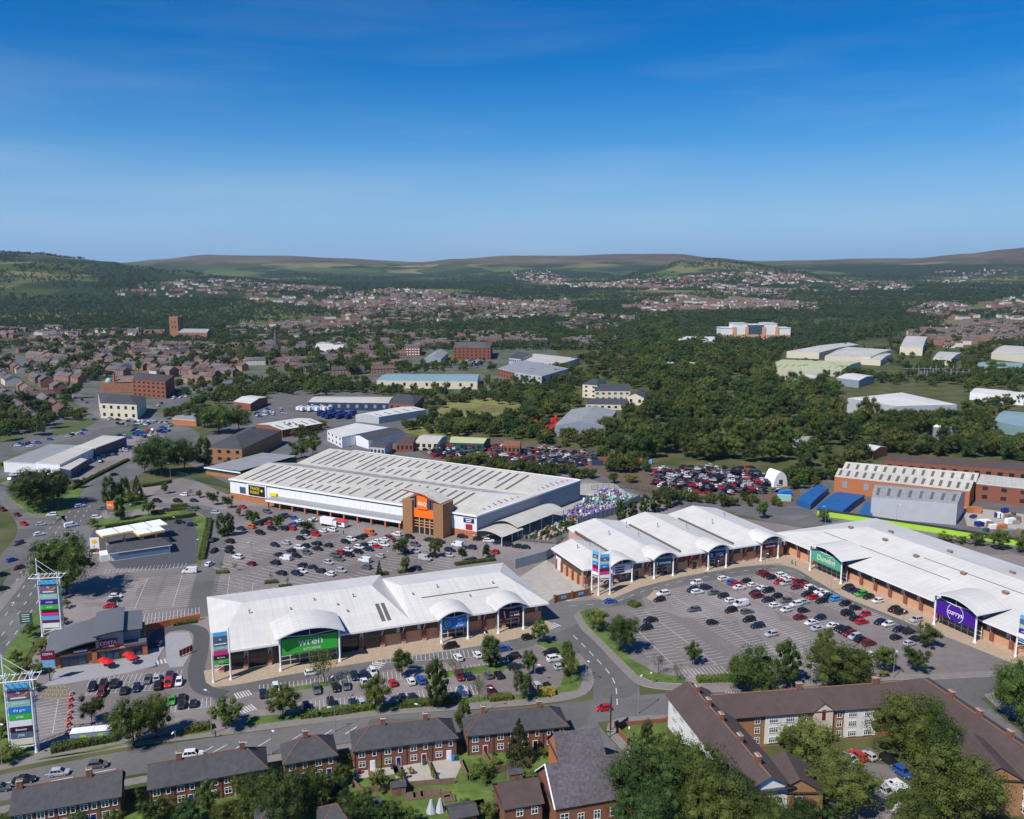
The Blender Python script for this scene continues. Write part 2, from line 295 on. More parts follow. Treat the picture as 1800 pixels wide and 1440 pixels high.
def terrain():
    rs = [15 + 35 * i for i in range(43)]
    r = rs[-1]
    while r < 16000: r *= 1.021; rs.append(r)
    az = [R(-100 + 200 * i / 300) for i in range(301)]
    V = []; n = len(az)
    for r in rs:
        for a in az: x, y = r * math.sin(a), r * math.cos(a); V.append((x, y, TZ(x, y)))
    Fq = [(i * n + j, i * n + j + 1, (i + 1) * n + j + 1, (i + 1) * n + j) for i in range(len(rs) - 1) for j in range(n - 1)]
    Fq = [f[::-1] for f in Fq]
    m = bpy.data.materials.new('land'); m.use_nodes = True; nn = m.node_tree.nodes; l = m.node_tree.links.new; b = nn['Principled BSDF']; b.inputs['Roughness'].default_value = .95; b.inputs['Specular IOR Level'].default_value = .1
    geo = nn.new('ShaderNodeNewGeometry'); sp = nn.new('ShaderNodeSeparateXYZ'); l(geo.outputs['Position'], sp.inputs[0])
    mpn = nn.new('ShaderNodeMapping'); mpn.inputs['Scale'].default_value = (.0032, .0024, 0); l(geo.outputs['Position'], mpn.inputs[0])
    wn = nn.new('ShaderNodeTexNoise'); wn.inputs['Scale'].default_value = .002; l(geo.outputs['Position'], wn.inputs['Vector'])
    ad = nn.new('ShaderNodeVectorMath'); ad.operation = 'ADD'; l(mpn.outputs[0], ad.inputs[0]); l(wn.outputs['Color'], ad.inputs[1])
    vo = nn.new('ShaderNodeTexVoronoi'); vo.inputs['Scale'].default_value = 1.0; l(ad.outputs[0], vo.inputs['Vector'])
    sc = nn.new('ShaderNodeSeparateColor'); l(vo.outputs['Color'], sc.inputs[0])
    cr = nn.new('ShaderNodeValToRGB'); cr.color_ramp.interpolation = 'CONSTANT'
    for k, (p, c) in enumerate([(0, (.028, .045, .016)), (.38, (.09, .12, .035)), (.55, (.05, .075, .02)), (.7, (.15, .145, .055)), (.82, (.075, .105, .03)), (.93, (.19, .16, .075))]):
        e = cr.color_ramp.elements[k] if k < 2 else cr.color_ramp.elements.new(p)
        e.position = p; e.color = (*c, 1)
    l(sc.outputs[0], cr.inputs[0])
    fn = nn.new('ShaderNodeTexNoise'); fn.inputs['Scale'].default_value = .0022; fn.inputs['Detail'].default_value = 8; fn.inputs['Roughness'].default_value = .62; l(geo.outputs['Position'], fn.inputs['Vector'])
    mr = nn.new('ShaderNodeMapRange'); mr.inputs[1].default_value = .46; mr.inputs[2].default_value = .56; l(fn.outputs[0], mr.inputs[0])
    dk = nn.new('ShaderNodeMix'); dk.data_type = 'RGBA'; dk.inputs[7].default_value = (.022, .038, .016, 1); l(mr.outputs[0], dk.inputs[0]); l(cr.outputs[0], dk.inputs[6])
    hm = nn.new('ShaderNodeMath'); hm.operation = 'MULTIPLY_ADD'; hm.inputs[1].default_value = 110; l(fn.outputs[0], hm.inputs[0]); l(sp.outputs[2], hm.inputs[2])
    hr = nn.new('ShaderNodeMapRange'); hr.inputs[1].default_value = 240; hr.inputs[2].default_value = 285; l(hm.outputs[0], hr.inputs[0])
    mo = nn.new('ShaderNodeMix'); mo.data_type = 'RGBA'; l(hr.outputs[0], mo.inputs[0]); l(dk.outputs[2], mo.inputs[6])
    m2 = nn.new('ShaderNodeValToRGB'); m2.color_ramp.elements[0].position = .4; m2.color_ramp.elements[0].color = (.085, .062, .045, 1); m2.color_ramp.elements[1].position = .62; m2.color_ramp.elements[1].color = (.135, .115, .06, 1)
    l(fn.outputs[0], m2.inputs[0]); l(m2.outputs[0], mo.inputs[7])
    yr = nn.new('ShaderNodeMapRange'); yr.inputs[1].default_value = 900; yr.inputs[2].default_value = 2200; l(sp.outputs[1], yr.inputs[0])
    n2 = nn.new('ShaderNodeTexNoise'); n2.inputs['Scale'].default_value = .06; n2.inputs['Detail'].default_value = 5; l(geo.outputs['Position'], n2.inputs['Vector'])
    nr = nn.new('ShaderNodeValToRGB'); nr.color_ramp.elements[0].position = .35; nr.color_ramp.elements[0].color = (.05, .07, .022, 1); nr.color_ramp.elements[1].position = .65; nr.color_ramp.elements[1].color = (.11, .105, .05, 1); l(n2.outputs[0], nr.inputs[0])
    fx = nn.new('ShaderNodeMix'); fx.data_type = 'RGBA'; l(yr.outputs[0], fx.inputs[0]); l(nr.outputs[0], fx.inputs[6]); l(mo.outputs[2], fx.inputs[7])
    l(fx.outputs[2], b.inputs['Base Color']); MATS['land'] = m
    me = npmesh('terrain', V, Fq, ['land']); me.polygons.foreach_set('use_smooth', [True] * len(me.polygons))
    o = bpy.data.objects.new('terrain', me); COL.objects.link(o); tag(o, 'open land running out to fields and moorland hills', None, None, 'structure')
terrain()

# ================================================================== SHEETS AND RIBBONS
def W(pts): return [G(*p) for p in pts]
def smooth(P, n=6):
    P = [Vector((p[0], p[1], 0)) for p in P]; out = []
    for i in range(len(P) - 1):
        p0, p1, p2, p3 = P[max(i - 1, 0)], P[i], P[i + 1], P[min(i + 2, len(P) - 1)]
        for k in range(n):
            t = k / n; out.append(.5 * ((2 * p1) + (-p0 + p2) * t + (2 * p0 - 5 * p1 + 4 * p2 - p3) * t * t + (-p0 + 3 * p1 - 3 * p2 + p3) * t ** 3))
    out.append(P[-1]); return out
def offs(P, d):
    out = []
    for i, p in enumerate(P):
        t = (P[min(i + 1, len(P) - 1)] - P[max(i - 1, 0)]); t.z = 0; t.normalize(); out.append(Vector((p.x - t.y * d, p.y + t.x * d, 0)))
    return out
def tess(pts):                                                  # ear clipping for sheets drawn as outlines
    from mathutils.geometry import tessellate_polygon
    return tessellate_polygon([[Vector((p[0], p[1], 0)) for p in pts]])
def sheet(name, pts, m, z, kind='structure', label=None, parent=None):
    V = [(p[0], p[1], z) for p in pts]; T = tess(pts); F2 = []
    for t in T:
        a, b, c = (Vector(V[k]) for k in t); F2.append(t if (b - a).cross(c - a).z > 0 else t[::-1])
    b = MB().use(m); b.v = V; b.f = [tuple(t) for t in F2]; b.m = [0] * len(F2); o = b.build(name, parent)
    if parent is None: tag(o, label, None, None, kind)
    return o
def slab(name, pts, m, z, label=None, skirt='kerb'):              # raised sheet with a kerb face
    V = [(p[0], p[1], z) for p in pts]; T = tess(pts); b = MB().use(m); b.v = V
    for t in T:
        a, bb, c = (Vector(V[k]) for k in t); b.f.append(tuple(t) if (bb - a).cross(c - a).z > 0 else tuple(t[::-1])); b.m.append(0)
    b.use(skirt); n = len(pts)
    for k in range(n):
        p, q = pts[k], pts[(k + 1) % n]; b.poly([(p[0], p[1], 0), (q[0], q[1], 0), (q[0], q[1], z), (p[0], p[1], z)])
    o = b.build(name); tag(o, label, None, None, 'structure'); return o
def ribbon(name, path, w_, m, z, label=None, off=0, parent=None, n=6):
    P = offs(smooth(path, n), off) if off else smooth(path, n); a, b = offs(P, w_ / 2), offs(P, -w_ / 2); mb = MB().use(m)
    for i in range(len(P) - 1): mb.poly([(b[i].x, b[i].y, z), (b[i + 1].x, b[i + 1].y, z), (a[i + 1].x, a[i + 1].y, z), (a[i].x, a[i].y, z)])
    o = mb.build(name, parent)
    if parent is None: tag(o, label, None, None, 'structure')
    return o
def dashes(mb, path, w_, on, gap, z, off=0):
    P = smooth(path, 8); P = offs(P, off) if off else P; acc = 0.0; s0 = None; step = []
    d = [0.0]
    for a, b in zip(P, P[1:]): d.append(d[-1] + (b - a).length)
    def at(t):
        for i in range(len(P) - 1):
            if t <= d[i + 1]:
                k = (t - d[i]) / max(1e-6, d[i + 1] - d[i]); return P[i].lerp(P[i + 1], k)
        return P[-1]
    t = 0.0
    while t + on < d[-1]:
        a, b = at(t), at(t + on); n_ = Vector((-(b - a).y, (b - a).x, 0)).normalized() * w_ / 2
        mb.poly([(*(a - n_).xy, z), (*(b - n_).xy, z), (*(b + n_).xy, z), (*(a + n_).xy, z)]); t += on + gap

# ground surfaces, each sheet a little above the one below
sheet('industrial_yard', W([(300, 800), (420, 735), (480, 690), (640, 690), (760, 715), (700, 770), (870, 790), (1080, 800), (1130, 820), (1420, 838), (1540, 850), (1800, 870), (1950, 905), (1950, 1010), (1800, 985), (1500, 915), (1390, 930), (1290, 900), (1180, 895), (1020, 890), (840, 905), (640, 800), (560, 800), (480, 820), (400, 850)]), 'asphalt_far', .02)
sheet('scrapyard_ground', W([(700, 778), (870, 770), (1080, 800), (1140, 830), (1400, 832), (1410, 890), (1280, 885), (1130, 870), (1050, 832), (850, 820), (760, 806)]), 'soil', .05)
sheet('town_ground', W([(-160, 590), (120, 582), (340, 592), (440, 605), (700, 600), (960, 600), (1000, 640), (880, 690), (700, 690), (480, 690), (420, 735), (330, 760), (300, 800), (240, 840), (100, 850), (-160, 860)]), 'town', .03)
sheet('meadow', W([(700, 760), (750, 735), (790, 706), (860, 700), (930, 715), (900, 740), (830, 762), (760, 768)]), 'grass_dry', .06)
sheet('retail_ground', W([(62, 1338), (28, 1200), (75, 1130), (110, 1080), (112, 1000), (140, 950), (160, 880), (230, 860), (330, 838), (400, 870), (600, 800), (1000, 830), (1180, 890), (1420, 930), (1520, 905), (1960, 1010), (1960, 1190), (1640, 1194), (1540, 1196), (1275, 1214), (1175, 1212), (1130, 1204), (1040, 1204), (1030, 1222), (900, 1240), (700, 1252), (450, 1283), (212, 1314)]), 'asphalt_site', .04)
FRONT = W([(-160, 1446), (-60, 1405), (0, 1386), (212, 1344), (362, 1320), (450, 1308), (590, 1288), (700, 1276), (900, 1264), (1010, 1254), (1172, 1238), (1275, 1236), (1540, 1217), (1640, 1213), (1800, 1205), (1960, 1198)])
ribbon('front_road', FRONT, 10.4, 'asphalt_road', .07)
SIDE = W([(1010, 1255), (1030, 1285), (1060, 1320), (1110, 1370), (1190, 1440), (1300, 1520)])
ribbon('side_street', SIDE, 7.5, 'asphalt_road', .075)
SIDE2 = W([(1680, 1212), (1705, 1235), (1750, 1275), (1830, 1330), (1960, 1400)])
ribbon('side_lane', SIDE2, 7.5, 'asphalt_road', .075)
ACC = W([(1085, 1240), (1078, 1195), (1040, 1150), (1005, 1115), (985, 1098), (975, 1080), (1000, 1058)])
ribbon('access_road', ACC, 11.5, 'asphalt_road', .08)
RING = W([(1000, 1066), (1080, 1058), (1130, 1040), (1200, 1022), (1300, 1005), (1370, 1000), (1430, 1020), (1520, 1060), (1640, 1115)])
ribbon('store_road', RING, 7.0, 'asphalt_road', .062)
WRD = W([(985, 1110), (900, 1135), (800, 1152), (700, 1165), (600, 1180), (500, 1195), (420, 1212), (372, 1225)])
ribbon('store_front_lane', WRD, 6.4, 'asphalt_road', .064)
MAIN = W([(-160, 1330), (-30, 1160), (45, 1060), (85, 985), (118, 930), (150, 880), (190, 848), (240, 818), (290, 790), (320, 765), (260, 735)])
ribbon('main_road', MAIN, 21, 'asphalt_road', .07)
ribbon('junction_road', W([(150, 905), (90, 915), (40, 885), (0, 868), (-120, 845)]), 14, 'asphalt_road', .078)
ribbon('carriageway', W([(-60, 1010), (20, 985), (60, 945), (62, 915), (30, 880), (-20, 860)]), 14, 'asphalt_road', .074)
ribbon('dual_carriageway', W([(-160, 830), (0, 795), (90, 775), (150, 762), (195, 742)]), 18, 'asphalt_road', .07)
ribbon('town_street', W([(210, 745), (160, 715), (70, 655), (0, 615), (-80, 590)]), 13, 'asphalt_road', .073)
ribbon('town_avenue', W([(180, 742), (240, 725), (310, 700), (360, 680), (420, 668), (480, 660)]), 14, 'asphalt_road', .076)
BQR = W([(170, 925), (200, 918), (230, 893), (300, 888), (350, 893), (378, 908), (385, 940), (372, 985), (358, 1040), (350, 1085)])
ribbon('approach_road', BQR, 8, 'asphalt_road', .082)
FORE = W([(150, 932), (200, 925), (300, 905), (372, 910), (352, 990), (290, 1000), (205, 1000), (170, 970)])
sheet('filling_station_forecourt', FORE, 'asphalt_dark', .066)
sheet('service_yard', W([(905, 1020), (960, 985), (985, 1000), (1040, 1045), (985, 1062), (975, 1065), (935, 1040)]), 'concrete', .07)
sheet('rear_road', W([(1290, 905), (1400, 915), (1430, 905), (1560, 915), (1700, 945), (1900, 1010), (1960, 1040), (1960, 1000), (1700, 930), (1560, 905), (1440, 893), (1300, 893)]), 'asphalt_road', .07)
sheet('flats_court', W([(1395, 1340), (1480, 1335), (1560, 1345), (1640, 1440), (1700, 1530), (1560, 1530), (1480, 1440)]), 'asphalt_site', .05)
sheet('factory_yard', W([(1690, 885), (1800, 885), (1960, 905), (1960, 870), (1700, 865)]), 'asphalt_road', .06)
sheet('builders_yard', W([(1690, 890), (1960, 925), (1960, 955), (1700, 925)]), 'concrete', .064)
sheet('dealer_forecourt', W([(0, 850), (60, 830), (160, 795), (230, 768), (320, 750), (330, 775), (230, 812), (150, 842), (60, 870)]), 'asphalt_site', .05)
ribbon('drive_through_lane', W([(262, 1175), (270, 1140), (282, 1112), (325, 1103), (352, 1112), (352, 1145), (345, 1180), (355, 1210), (395, 1222)]), 4.2, 'asphalt_dark', .085)
# pavements, islands and verges
def kerbed(name, path, w_, m, z, off=0):
    P = offs(smooth(W(path), 5), off) if off else smooth(W(path), 5); a, b = offs(P, w_ / 2), offs(P, -w_ / 2); return slab(name, [(p.x, p.y) for p in a] + [(p.x, p.y) for p in b[::-1]], m, z)
kerbed('pavement', [(-60, 1372), (5, 1347), (212, 1309), (362, 1290), (450, 1279), (590, 1261), (700, 1249), (900, 1236), (1005, 1223), (1032, 1205), (1030, 1180), (1010, 1150)], 3.0, 'pavement', .12)
kerbed('pavement', [(1020, 1085), (1030, 1105), (1055, 1128), (1105, 1180), (1130, 1200), (1175, 1208), (1275, 1211), (1540, 1192), (1640, 1190), (1800, 1182), (1960, 1178)], 3.0, 'pavement', .12)
kerbed('pavement', [(-60, 1446), (0, 1425), (212, 1378), (362, 1352), (450, 1338), (590, 1316), (700, 1302), (900, 1289), (985, 1282)], 2.4, 'pavement', .12)
kerbed('pavement', [(1075, 1285), (1090, 1268), (1172, 1262), (1275, 1262), (1540, 1242), (1640, 1236)], 2.4, 'pavement', .12)
kerbed('pavement', [(1075, 1288), (1110, 1325), (1160, 1368), (1240, 1440)], 2.2, 'pavement', .12)
slab('pavement', W([(1730, 1222), (1760, 1214), (1830, 1212), (1880, 1250), (1960, 1300), (1960, 1340), (1830, 1290), (1760, 1250)]), 'pavement', .13)
FW = [(412, 1184), (952, 1093)]
slab('shop_pavement', W([(358, 1180), (400, 1172), (952, 1088), (975, 1098), (955, 1112), (900, 1125), (800, 1143), (640, 1165), (500, 1188), (440, 1200), (412, 1205), (375, 1208), (362, 1200)]), 'paving_beige', .12)
slab('shop_pavement', W([(1040, 1030), (1340, 982), (1385, 968), (1500, 1012), (1800, 1150), (1900, 1200), (1850, 1195), (1740, 1150), (1660, 1118), (1640, 1112), (1480, 1048), (1400, 1000), (1370, 990), (1300, 997), (1200, 1014), (1125, 1033), (1080, 1052), (1060, 1056), (1035, 1045)]), 'paving_beige', .12)
slab('terrace_paving', W([(92, 1195), (98, 1175), (200, 1165), (255, 1145), (290, 1135), (270, 1172), (230, 1182), (120, 1202), (75, 1207)]), 'paving_grey', .12)
slab('drive_island', W([(293, 1165), (290, 1120), (300, 1113), (332, 1112), (338, 1125), (335, 1150), (322, 1172), (300, 1174)]), 'paving_grey', .12)
slab('verge', W([(62, 1338), (212, 1308), (380, 1287), (370, 1272), (270, 1296), (190, 1318), (75, 1332)]), 'grass', .14)
slab('verge', W([(428, 1278), (590, 1257), (790, 1239), (960, 1228), (960, 1219), (800, 1228), (600, 1244), (440, 1262)]), 'grass', .14)
slab('verge', W([(965, 1222), (1015, 1215), (1024, 1195), (1018, 1165), (1000, 1140), (975, 1128), (950, 1128), (940, 1133), (980, 1150), (995, 1175), (985, 1205)]), 'grass', .14)
slab('verge', W([(730, 1192), (800, 1178), (900, 1163), (905, 1170), (880, 1182), (800, 1190), (720, 1203)]), 'grass', .14)
slab('verge', W([(520, 1208), (590, 1196), (600, 1204), (540, 1213), (460, 1225), (470, 1216)]), 'grass', .14)
slab('verge', W([(1018, 1075), (1050, 1068), (1062, 1080), (1062, 1105), (1110, 1160), (1150, 1182), (1205, 1192), (1205, 1203), (1150, 1200), (1120, 1188), (1062, 1130), (1030, 1098)]), 'grass', .14)
slab('verge', W([(-60, 1380), (0, 1345), (60, 1325), (25, 1200), (70, 1110), (110, 1050), (112, 1015), (60, 1080), (20, 1130), (-30, 1220)]), 'grass', .14)
slab('roundabout_island', W([(12, 872), (55, 905), (110, 905), (135, 880), (150, 855), (110, 850), (50, 862)]), 'grass', .14)
slab('verge', W([(170, 912), (205, 912), (250, 905), (345, 893), (352, 900), (255, 917), (190, 930), (160, 928)]), 'grass', .14)
slab('verge', W([(185, 885), (205, 900), (260, 895), (262, 880), (255, 868), (225, 866), (195, 870)]), 'grass', .14)
slab('verge', W([(340, 905), (372, 912), (360, 960), (352, 995), (345, 1000), (350, 950), (340, 915)]), 'grass', .14)
slab('median', W([(-60, 1090), (0, 1050), (50, 1000), (62, 985), (55, 1008), (0, 1078), (-60, 1130)]), 'pavement', .13)
slab('lawn', W([(1085, 1275), (1172, 1268), (1172, 1310), (1150, 1330), (1115, 1325)]), 'grass', .1)
slab('garden_ground', W([(-160, 1560), (-160, 1470), (0, 1440), (200, 1400), (450, 1355), (700, 1322), (985, 1298), (1100, 1440), (1160, 1560)]), 'grass', .06, skirt='soil')
for P in [[(820, 1375), (860, 1360), (880, 1400), (870, 1412), (790, 1425), (775, 1405)], [(795, 1415), (850, 1405), (858, 1450), (790, 1470)], [(830, 1338), (880, 1332), (900, 1345), (840, 1360)]]:
    slab('lawn', W(P), 'grass', .1)
for P in [[(620, 1345), (700, 1338), (705, 1360), (625, 1370)], [(690, 1350), (805, 1330), (812, 1345), (800, 1370), (700, 1380)]]:
    slab('patio', W(P), 'concrete', .1)
slab('lawn', W([(1390, 1330), (1530, 1315), (1560, 1335), (1480, 1345), (1400, 1350)]), 'soil', .08)
slab('cart_park_island', W([(1137, 1052), (1150, 1038), (1165, 1040), (1160, 1050), (1145, 1056)]), 'paving_beige', .12)

# painted markings
mk = MB().use('line')
dashes(mk, ACC[0:4], .25, 3, 2.5, .1)
for k in range(2):
    dashes(mk, FRONT[:4], .25, 4, 4, .1, off=(-1.5, 1.5)[k])
a = MB()
P = smooth(FRONT[4:9], 8)
for i in range(0, len(P) - 1, 3):
    p = P[i]; t = (P[i + 1] - P[i]).normalized(); n_ = Vector((-t.y, t.x, 0)); q0, q1 = p - n_ * 1.3 - t * 1.4, p + n_ * 1.3 + t * 1.4; ww = t * .18
    mk.poly([(*(q0 - ww).xy, .1), (*(q0 + ww).xy, .1), (*(q1 + ww).xy, .1), (*(q1 - ww).xy, .1)])
for off in (-3.4, 0, 3.4, 6.8): dashes(mk, MAIN[1:6], .22, 3, 5, .1, off=off)
dashes(mk, RING, .18, 2.5, 3, .09); dashes(mk, SIDE[1:4], .2, 2.5, 3, .1)
# give-way and zebra markings
def zebra(px0, px1, n, ln, m='line', z=.1):
    a, b = G(*px0), G(*px1); d = (b - a) / (n - .5); t = d.normalized(); q = Vector((-t.y, t.x, 0)) * ln / 2; mk.use(m)
    for i in range(n):
        p = a + d * i; mk.poly([(*(p - q).xy, z), (*(p + d * .5 - q).xy, z), (*(p + d * .5 + q).xy, z), (*(p + q).xy, z)])
    mk.use('line')
zebra((414, 1225), (440, 1218), 6, 3.2, z=.14); zebra((421, 1252), (447, 1243), 6, 3.2); zebra((652, 1180), (668, 1165), 5, 3.4); zebra((262, 1168), (292, 1162), 5, 3)
zebra((960, 1105), (980, 1098), 5, 3); zebra((1275, 1218), (1355, 1217), 18, .5, z=.11)
mk.build('road_markings', bpy.data.objects['front_road'])
# parking bays: long row lines with short stubs
def bays(o, px0, px1, n, ln, both=True, name='bay_lines', z=.085):
    a, b = G(*px0), G(*px1); d = (b - a) / n; t = d.normalized(); q = Vector((-t.y, t.x, 0)); mb = MB().use('line')
    h = Vector((t.x, t.y, 0)) * .065; e = q * .07
    mb.poly([(*(a - e).xy, z), (*(b - e).xy, z), (*(b + e).xy, z), (*(a + e).xy, z)])
    for i in range(n + 1):
        p = a + d * i; s0, s1 = p - (q * ln if both else Vector((0, 0, 0))), p + q * ln
        mb.poly([(*(s0 - h).xy, z), (*(s0 + h).xy, z), (*(s1 + h).xy, z), (*(s1 - h).xy, z)])
    mb.build(name, bpy.data.objects['retail_ground'])
z8 = Z(1100, 900)
for p0, p1, n in [((130, 690), (640, 1075), 22), ((275, 560), (1010, 1010), 34), ((540, 560), (1320, 960), 36), ((720, 470), (1480, 850), 38), ((1010, 450), (1790, 770), 40), ((90, 840), (330, 1075), 11)]:
    bays(None, z8(*p0), z8(*p1), n, 4.8)
bays(None, z8(400, 1170), z8(720, 1140), 12, 4.6, False)
z5 = Z(0, 780)
for p0, p1, n in [((1280, 925), (1212, 1150), 17), ((1040, 945), (930, 1200), 18), ((880, 960), (800, 1210), 17), ((1615, 930), (1595, 1080), 12), ((1780, 980), (1770, 1080), 9)]:
    bays(None, z5(*p0), z5(*p1), n, 4.8)
bays(None, z5(730, 915), z5(1300, 870), 20, 4.6, False); bays(None, z5(880, 1255), z5(1400, 1190), 20, 4.6, True)
z6 = Z(350, 780)
z2 = Z(450, 1080)
for p0, p1, n in [((20, 560), (800, 470), 26), ((900, 470), (1790, 390), 30), ((300, 690), (830, 630), 18), ((1010, 620), (1560, 560), 19), ((820, 350), (1560, 300), 24)]:
    bays(None, z2(*p0), z2(*p1), n, 4.8, False)
z1 = Z(0, 1080)
for p0, p1, n in [((610, 510), (1260, 450), 20), ((600, 570), (1280, 520), 20), ((1200, 690), (1480, 650), 9)]: bays(None, z1(*p0), z1(*p1), n, 4.8, False)
bays(None, z1(410, 600), z1(370, 840), 11, 4.8, True)
yb = MB().use('line_yellow')
for i in range(7):
    for s in (0, 1):
        a, b = (G(*z1(280 + i * 28, 500)), G(*z1(330 + i * 28, 600))) if s else (G(*z1(330 + i * 28, 500)), G(*z1(280 + i * 28, 600)))
        t = (b - a).normalized(); e = Vector((-t.y, t.x, 0)) * .09; yb.poly([(*(a - e).xy, .09), (*(b - e).xy, .09), (*(b + e).xy, .09), (*(a + e).xy, .09)])
yb.build('yellow_box_marking', bpy.data.objects['retail_ground'])
# ================================================================== RETAIL PARK BUILDINGS
def hip(mb, u0, u1, v0, v1, ze, zr, hl, hr, vr=None, mroof='roof_white', fas=.5):
    vr = (v0 + v1) / 2 if vr is None else vr
    a, b, c, d = (u0, v0, ze), (u1, v0, ze), (u1, v1, ze), (u0, v1, ze); e, f = (u0 + hl, vr, zr), (u1 - hr, vr, zr)
    mb.use(mroof).poly([a, b, f, e]).poly([c, d, e, f]); mb.use(mroof + '_v' if mroof + '_v' in MATS else mroof).poly([b, c, f]).poly([d, a, e])
    mb.use('trim_white')
    for p, q in ((a, b), (b, c), (c, d), (d, a)):
        mb.poly([(p[0], p[1], ze - fas), (q[0], q[1], ze - fas), q, p])
    mb.poly([(u0, v1, ze - fas), (u1, v1, ze - fas), (u1, v0, ze - fas), (u0, v0, ze - fas)])
def canopy(P, u0, u1, vf, z0, rise, depth, sign=None, sz=(4.3, 7.0), lines=(), over=1.3, back=None, posts=True, emblem=None):
    w_ = u1 - u0; cu = (u0 + u1) / 2; hw = w_ / 2 + over; N = 14; back = depth if back is None else back
    arc = lambda u: z0 + rise * (1 - ((u - cu) / hw) ** 2)
    us = [cu - hw + 2 * hw * i / N for i in range(N + 1)]; mb = MB()
    for a, b in zip(us, us[1:]):
        for (va, vb, dz, m) in ((vf - 1.6, vf + depth, .3, 'roof_white_v'), (vf - 1.6, vf + depth, 0, 'soffit_blue')):
            q = [(a, va, arc(a) + dz), (b, va, arc(b) + dz), (b, vb, arc(b) + dz), (a, vb, arc(a) + dz)]; mb.use(m).poly(q if dz else q[::-1])
        mb.use('trim_white').poly([(a, vf - 1.6, arc(a)), (b, vf - 1.6, arc(b)), (b, vf - 1.6, arc(b) + .3), (a, vf - 1.6, arc(a) + .3)])
    for s, u in ((1, us[0]), (-1, us[-1])):
        q = [(u, vf + depth, arc(u)), (u, vf - 1.6, arc(u)), (u, vf - 1.6, arc(u) + .3), (u, vf + depth, arc(u) + .3)]; mb.poly(q if s > 0 else q[::-1])
    c = mb.build('entrance_canopy', P)
    g = MB().use('soffit_blue'); vb = vf + 2.2
    for a, b in zip(us[1:-1], us[2:-1]): g.poly([(a, vb, 5.6), (b, vb, 5.6), (b, vb, arc(b) - .01), (a, vb, arc(a) - .01)])
    g.poly([(us[1], vb + 6, 5.6), (us[1], vb, 5.6), (us[1], vb, arc(us[1]) - .01), (us[1], vb + 6, arc(us[1]) - .01)]).poly([(us[-2], vb, 5.6), (us[-2], vb + 6, 5.6), (us[-2], vb + 6, arc(us[-2]) - .01), (us[-2], vb, arc(us[-2]) - .01)])
    g.build('canopy_gable', c)
    t = MB().use('steel_white'); t.bar((u0, vf, z0 + .4), (cu, vf, z0 - .2), .11).bar((cu, vf, z0 - .2), (u1, vf, z0 + .4), .11).bar((cu, vf, z0 - .2), (cu, vf, z0 + rise - .05), .09); t.build('tie_truss', c)
    if posts:
        for u in (u0, u1):
            q = MB().use('steel_white'); q.bar((u, vf, .12), (u, vf, 1.2), .5, 8, .26).bar((u, vf, 1.2), (u, vf, arc(u) - .02), .26, 8); q.build('post', P)
    if sign:
        s = MB().use(sign).box(u0 + .5, u1 - .5, vf - .05, vf + .25, *sz).build('sign_board', P)
        for txt, size, du, dz, m in lines: text(txt, size, (cu + du, vf - .09, (sz[0] + sz[1]) / 2 + dz), FACE, m, s)
        if emblem: emblem(s, cu, vf - .09, (sz[0] + sz[1]) / 2)
        # glazed entrance below the board
    e = MB().use('glass').box(u0 + .4, u1 - .4, vf + 3.0, vf + 3.2, .13, 4.4); ent = e.build('entrance_glazing', P)
    fr = MB().use('steel_white'); n = max(3, int(w_ / 2.2))
    for i in range(n + 1):
        u = u0 + .4 + (w_ - .8) * i / n; fr.box(u - .07, u + .07, vf + 2.9, vf + 3.0, .13, 4.4)
    for z in (1.4, 2.6): fr.box(u0 + .4, u1 - .4, vf + 2.92, vf + 2.99, z - .06, z + .06)
    fr.build('glazing_frame', ent)
    return c
def bay_proto(kind, L):
    o = {}
    lo = MB()
    if kind == 'brick':
        lo.use('brick_pink').box(0, L, -.12, 0, .1, .9); lo.use('brick_peach').box(0, L, -.1, 0, .9, 3.3); o['brick_panel'] = lo
        o['cladding_panel'] = MB().use('clad_brown').box(0, L, -.14, 0, 3.3, 6.1)
        o['grey_panel'] = MB().use('clad_grey').box(L - 1.9, L - 1.0, -.22, -.14, 3.5, 5.9)
    elif kind == 'glass':
        lo.use('glass').box(.9, L - .5, -.1, 0, .15, 5.4); o['window'] = lo
        f = MB().use('steel_dark')
        for k in (0, .5, 1): u = .9 + (L - 1.4) * k; f.box(u - .06, u + .06, -.16, -.1, .15, 5.4)
        f.box(.9, L - .5, -.15, -.1, 2.6, 2.72); o['window_frame'] = f
        o['cladding_panel'] = MB().use('clad_grey').box(0, .9, -.14, 0, .1, 6.1).box(L - .5, L, -.14, 0, .1, 6.1).use('clad_brown').box(.9, L - .5, -.14, 0, 5.4, 6.1)
    p = MB().use('brick_red').box(-.55, .55, -.75, -.1, .1, 3.4); p.use('brick_pink').box(-.6, .6, -.8, -.1, .1, .8); p.use('brick_red').box(-.35, .35, -.35, -.1, 3.4, 6.0); p.use('steel_white').bar((-.3, -.6, 3.4), (.15, -1.6, 5.9), .08, 5); o['pier'] = p
    return o
def shopfront(P, u0, u1, v, n, kinds=('brick',), skip=()):
    L_ = (u1 - u0) / n; protos = {}
    for i in range(n):
        k = kinds[i % len(kinds)]
        if k not in protos: protos[k] = {nm: None for nm in bay_proto(k, L_)}; src = bay_proto(k, L_)
        for nm in protos[k]:
            if i in skip and nm != 'pier': continue
            if protos[k][nm] is None: protos[k][nm] = o = bay_proto(k, L_)[nm].build(nm, P)
            else: o = protos[k][nm].copy(); COL.objects.link(o)
            o.location = (u0 + i * L_, v, 0)

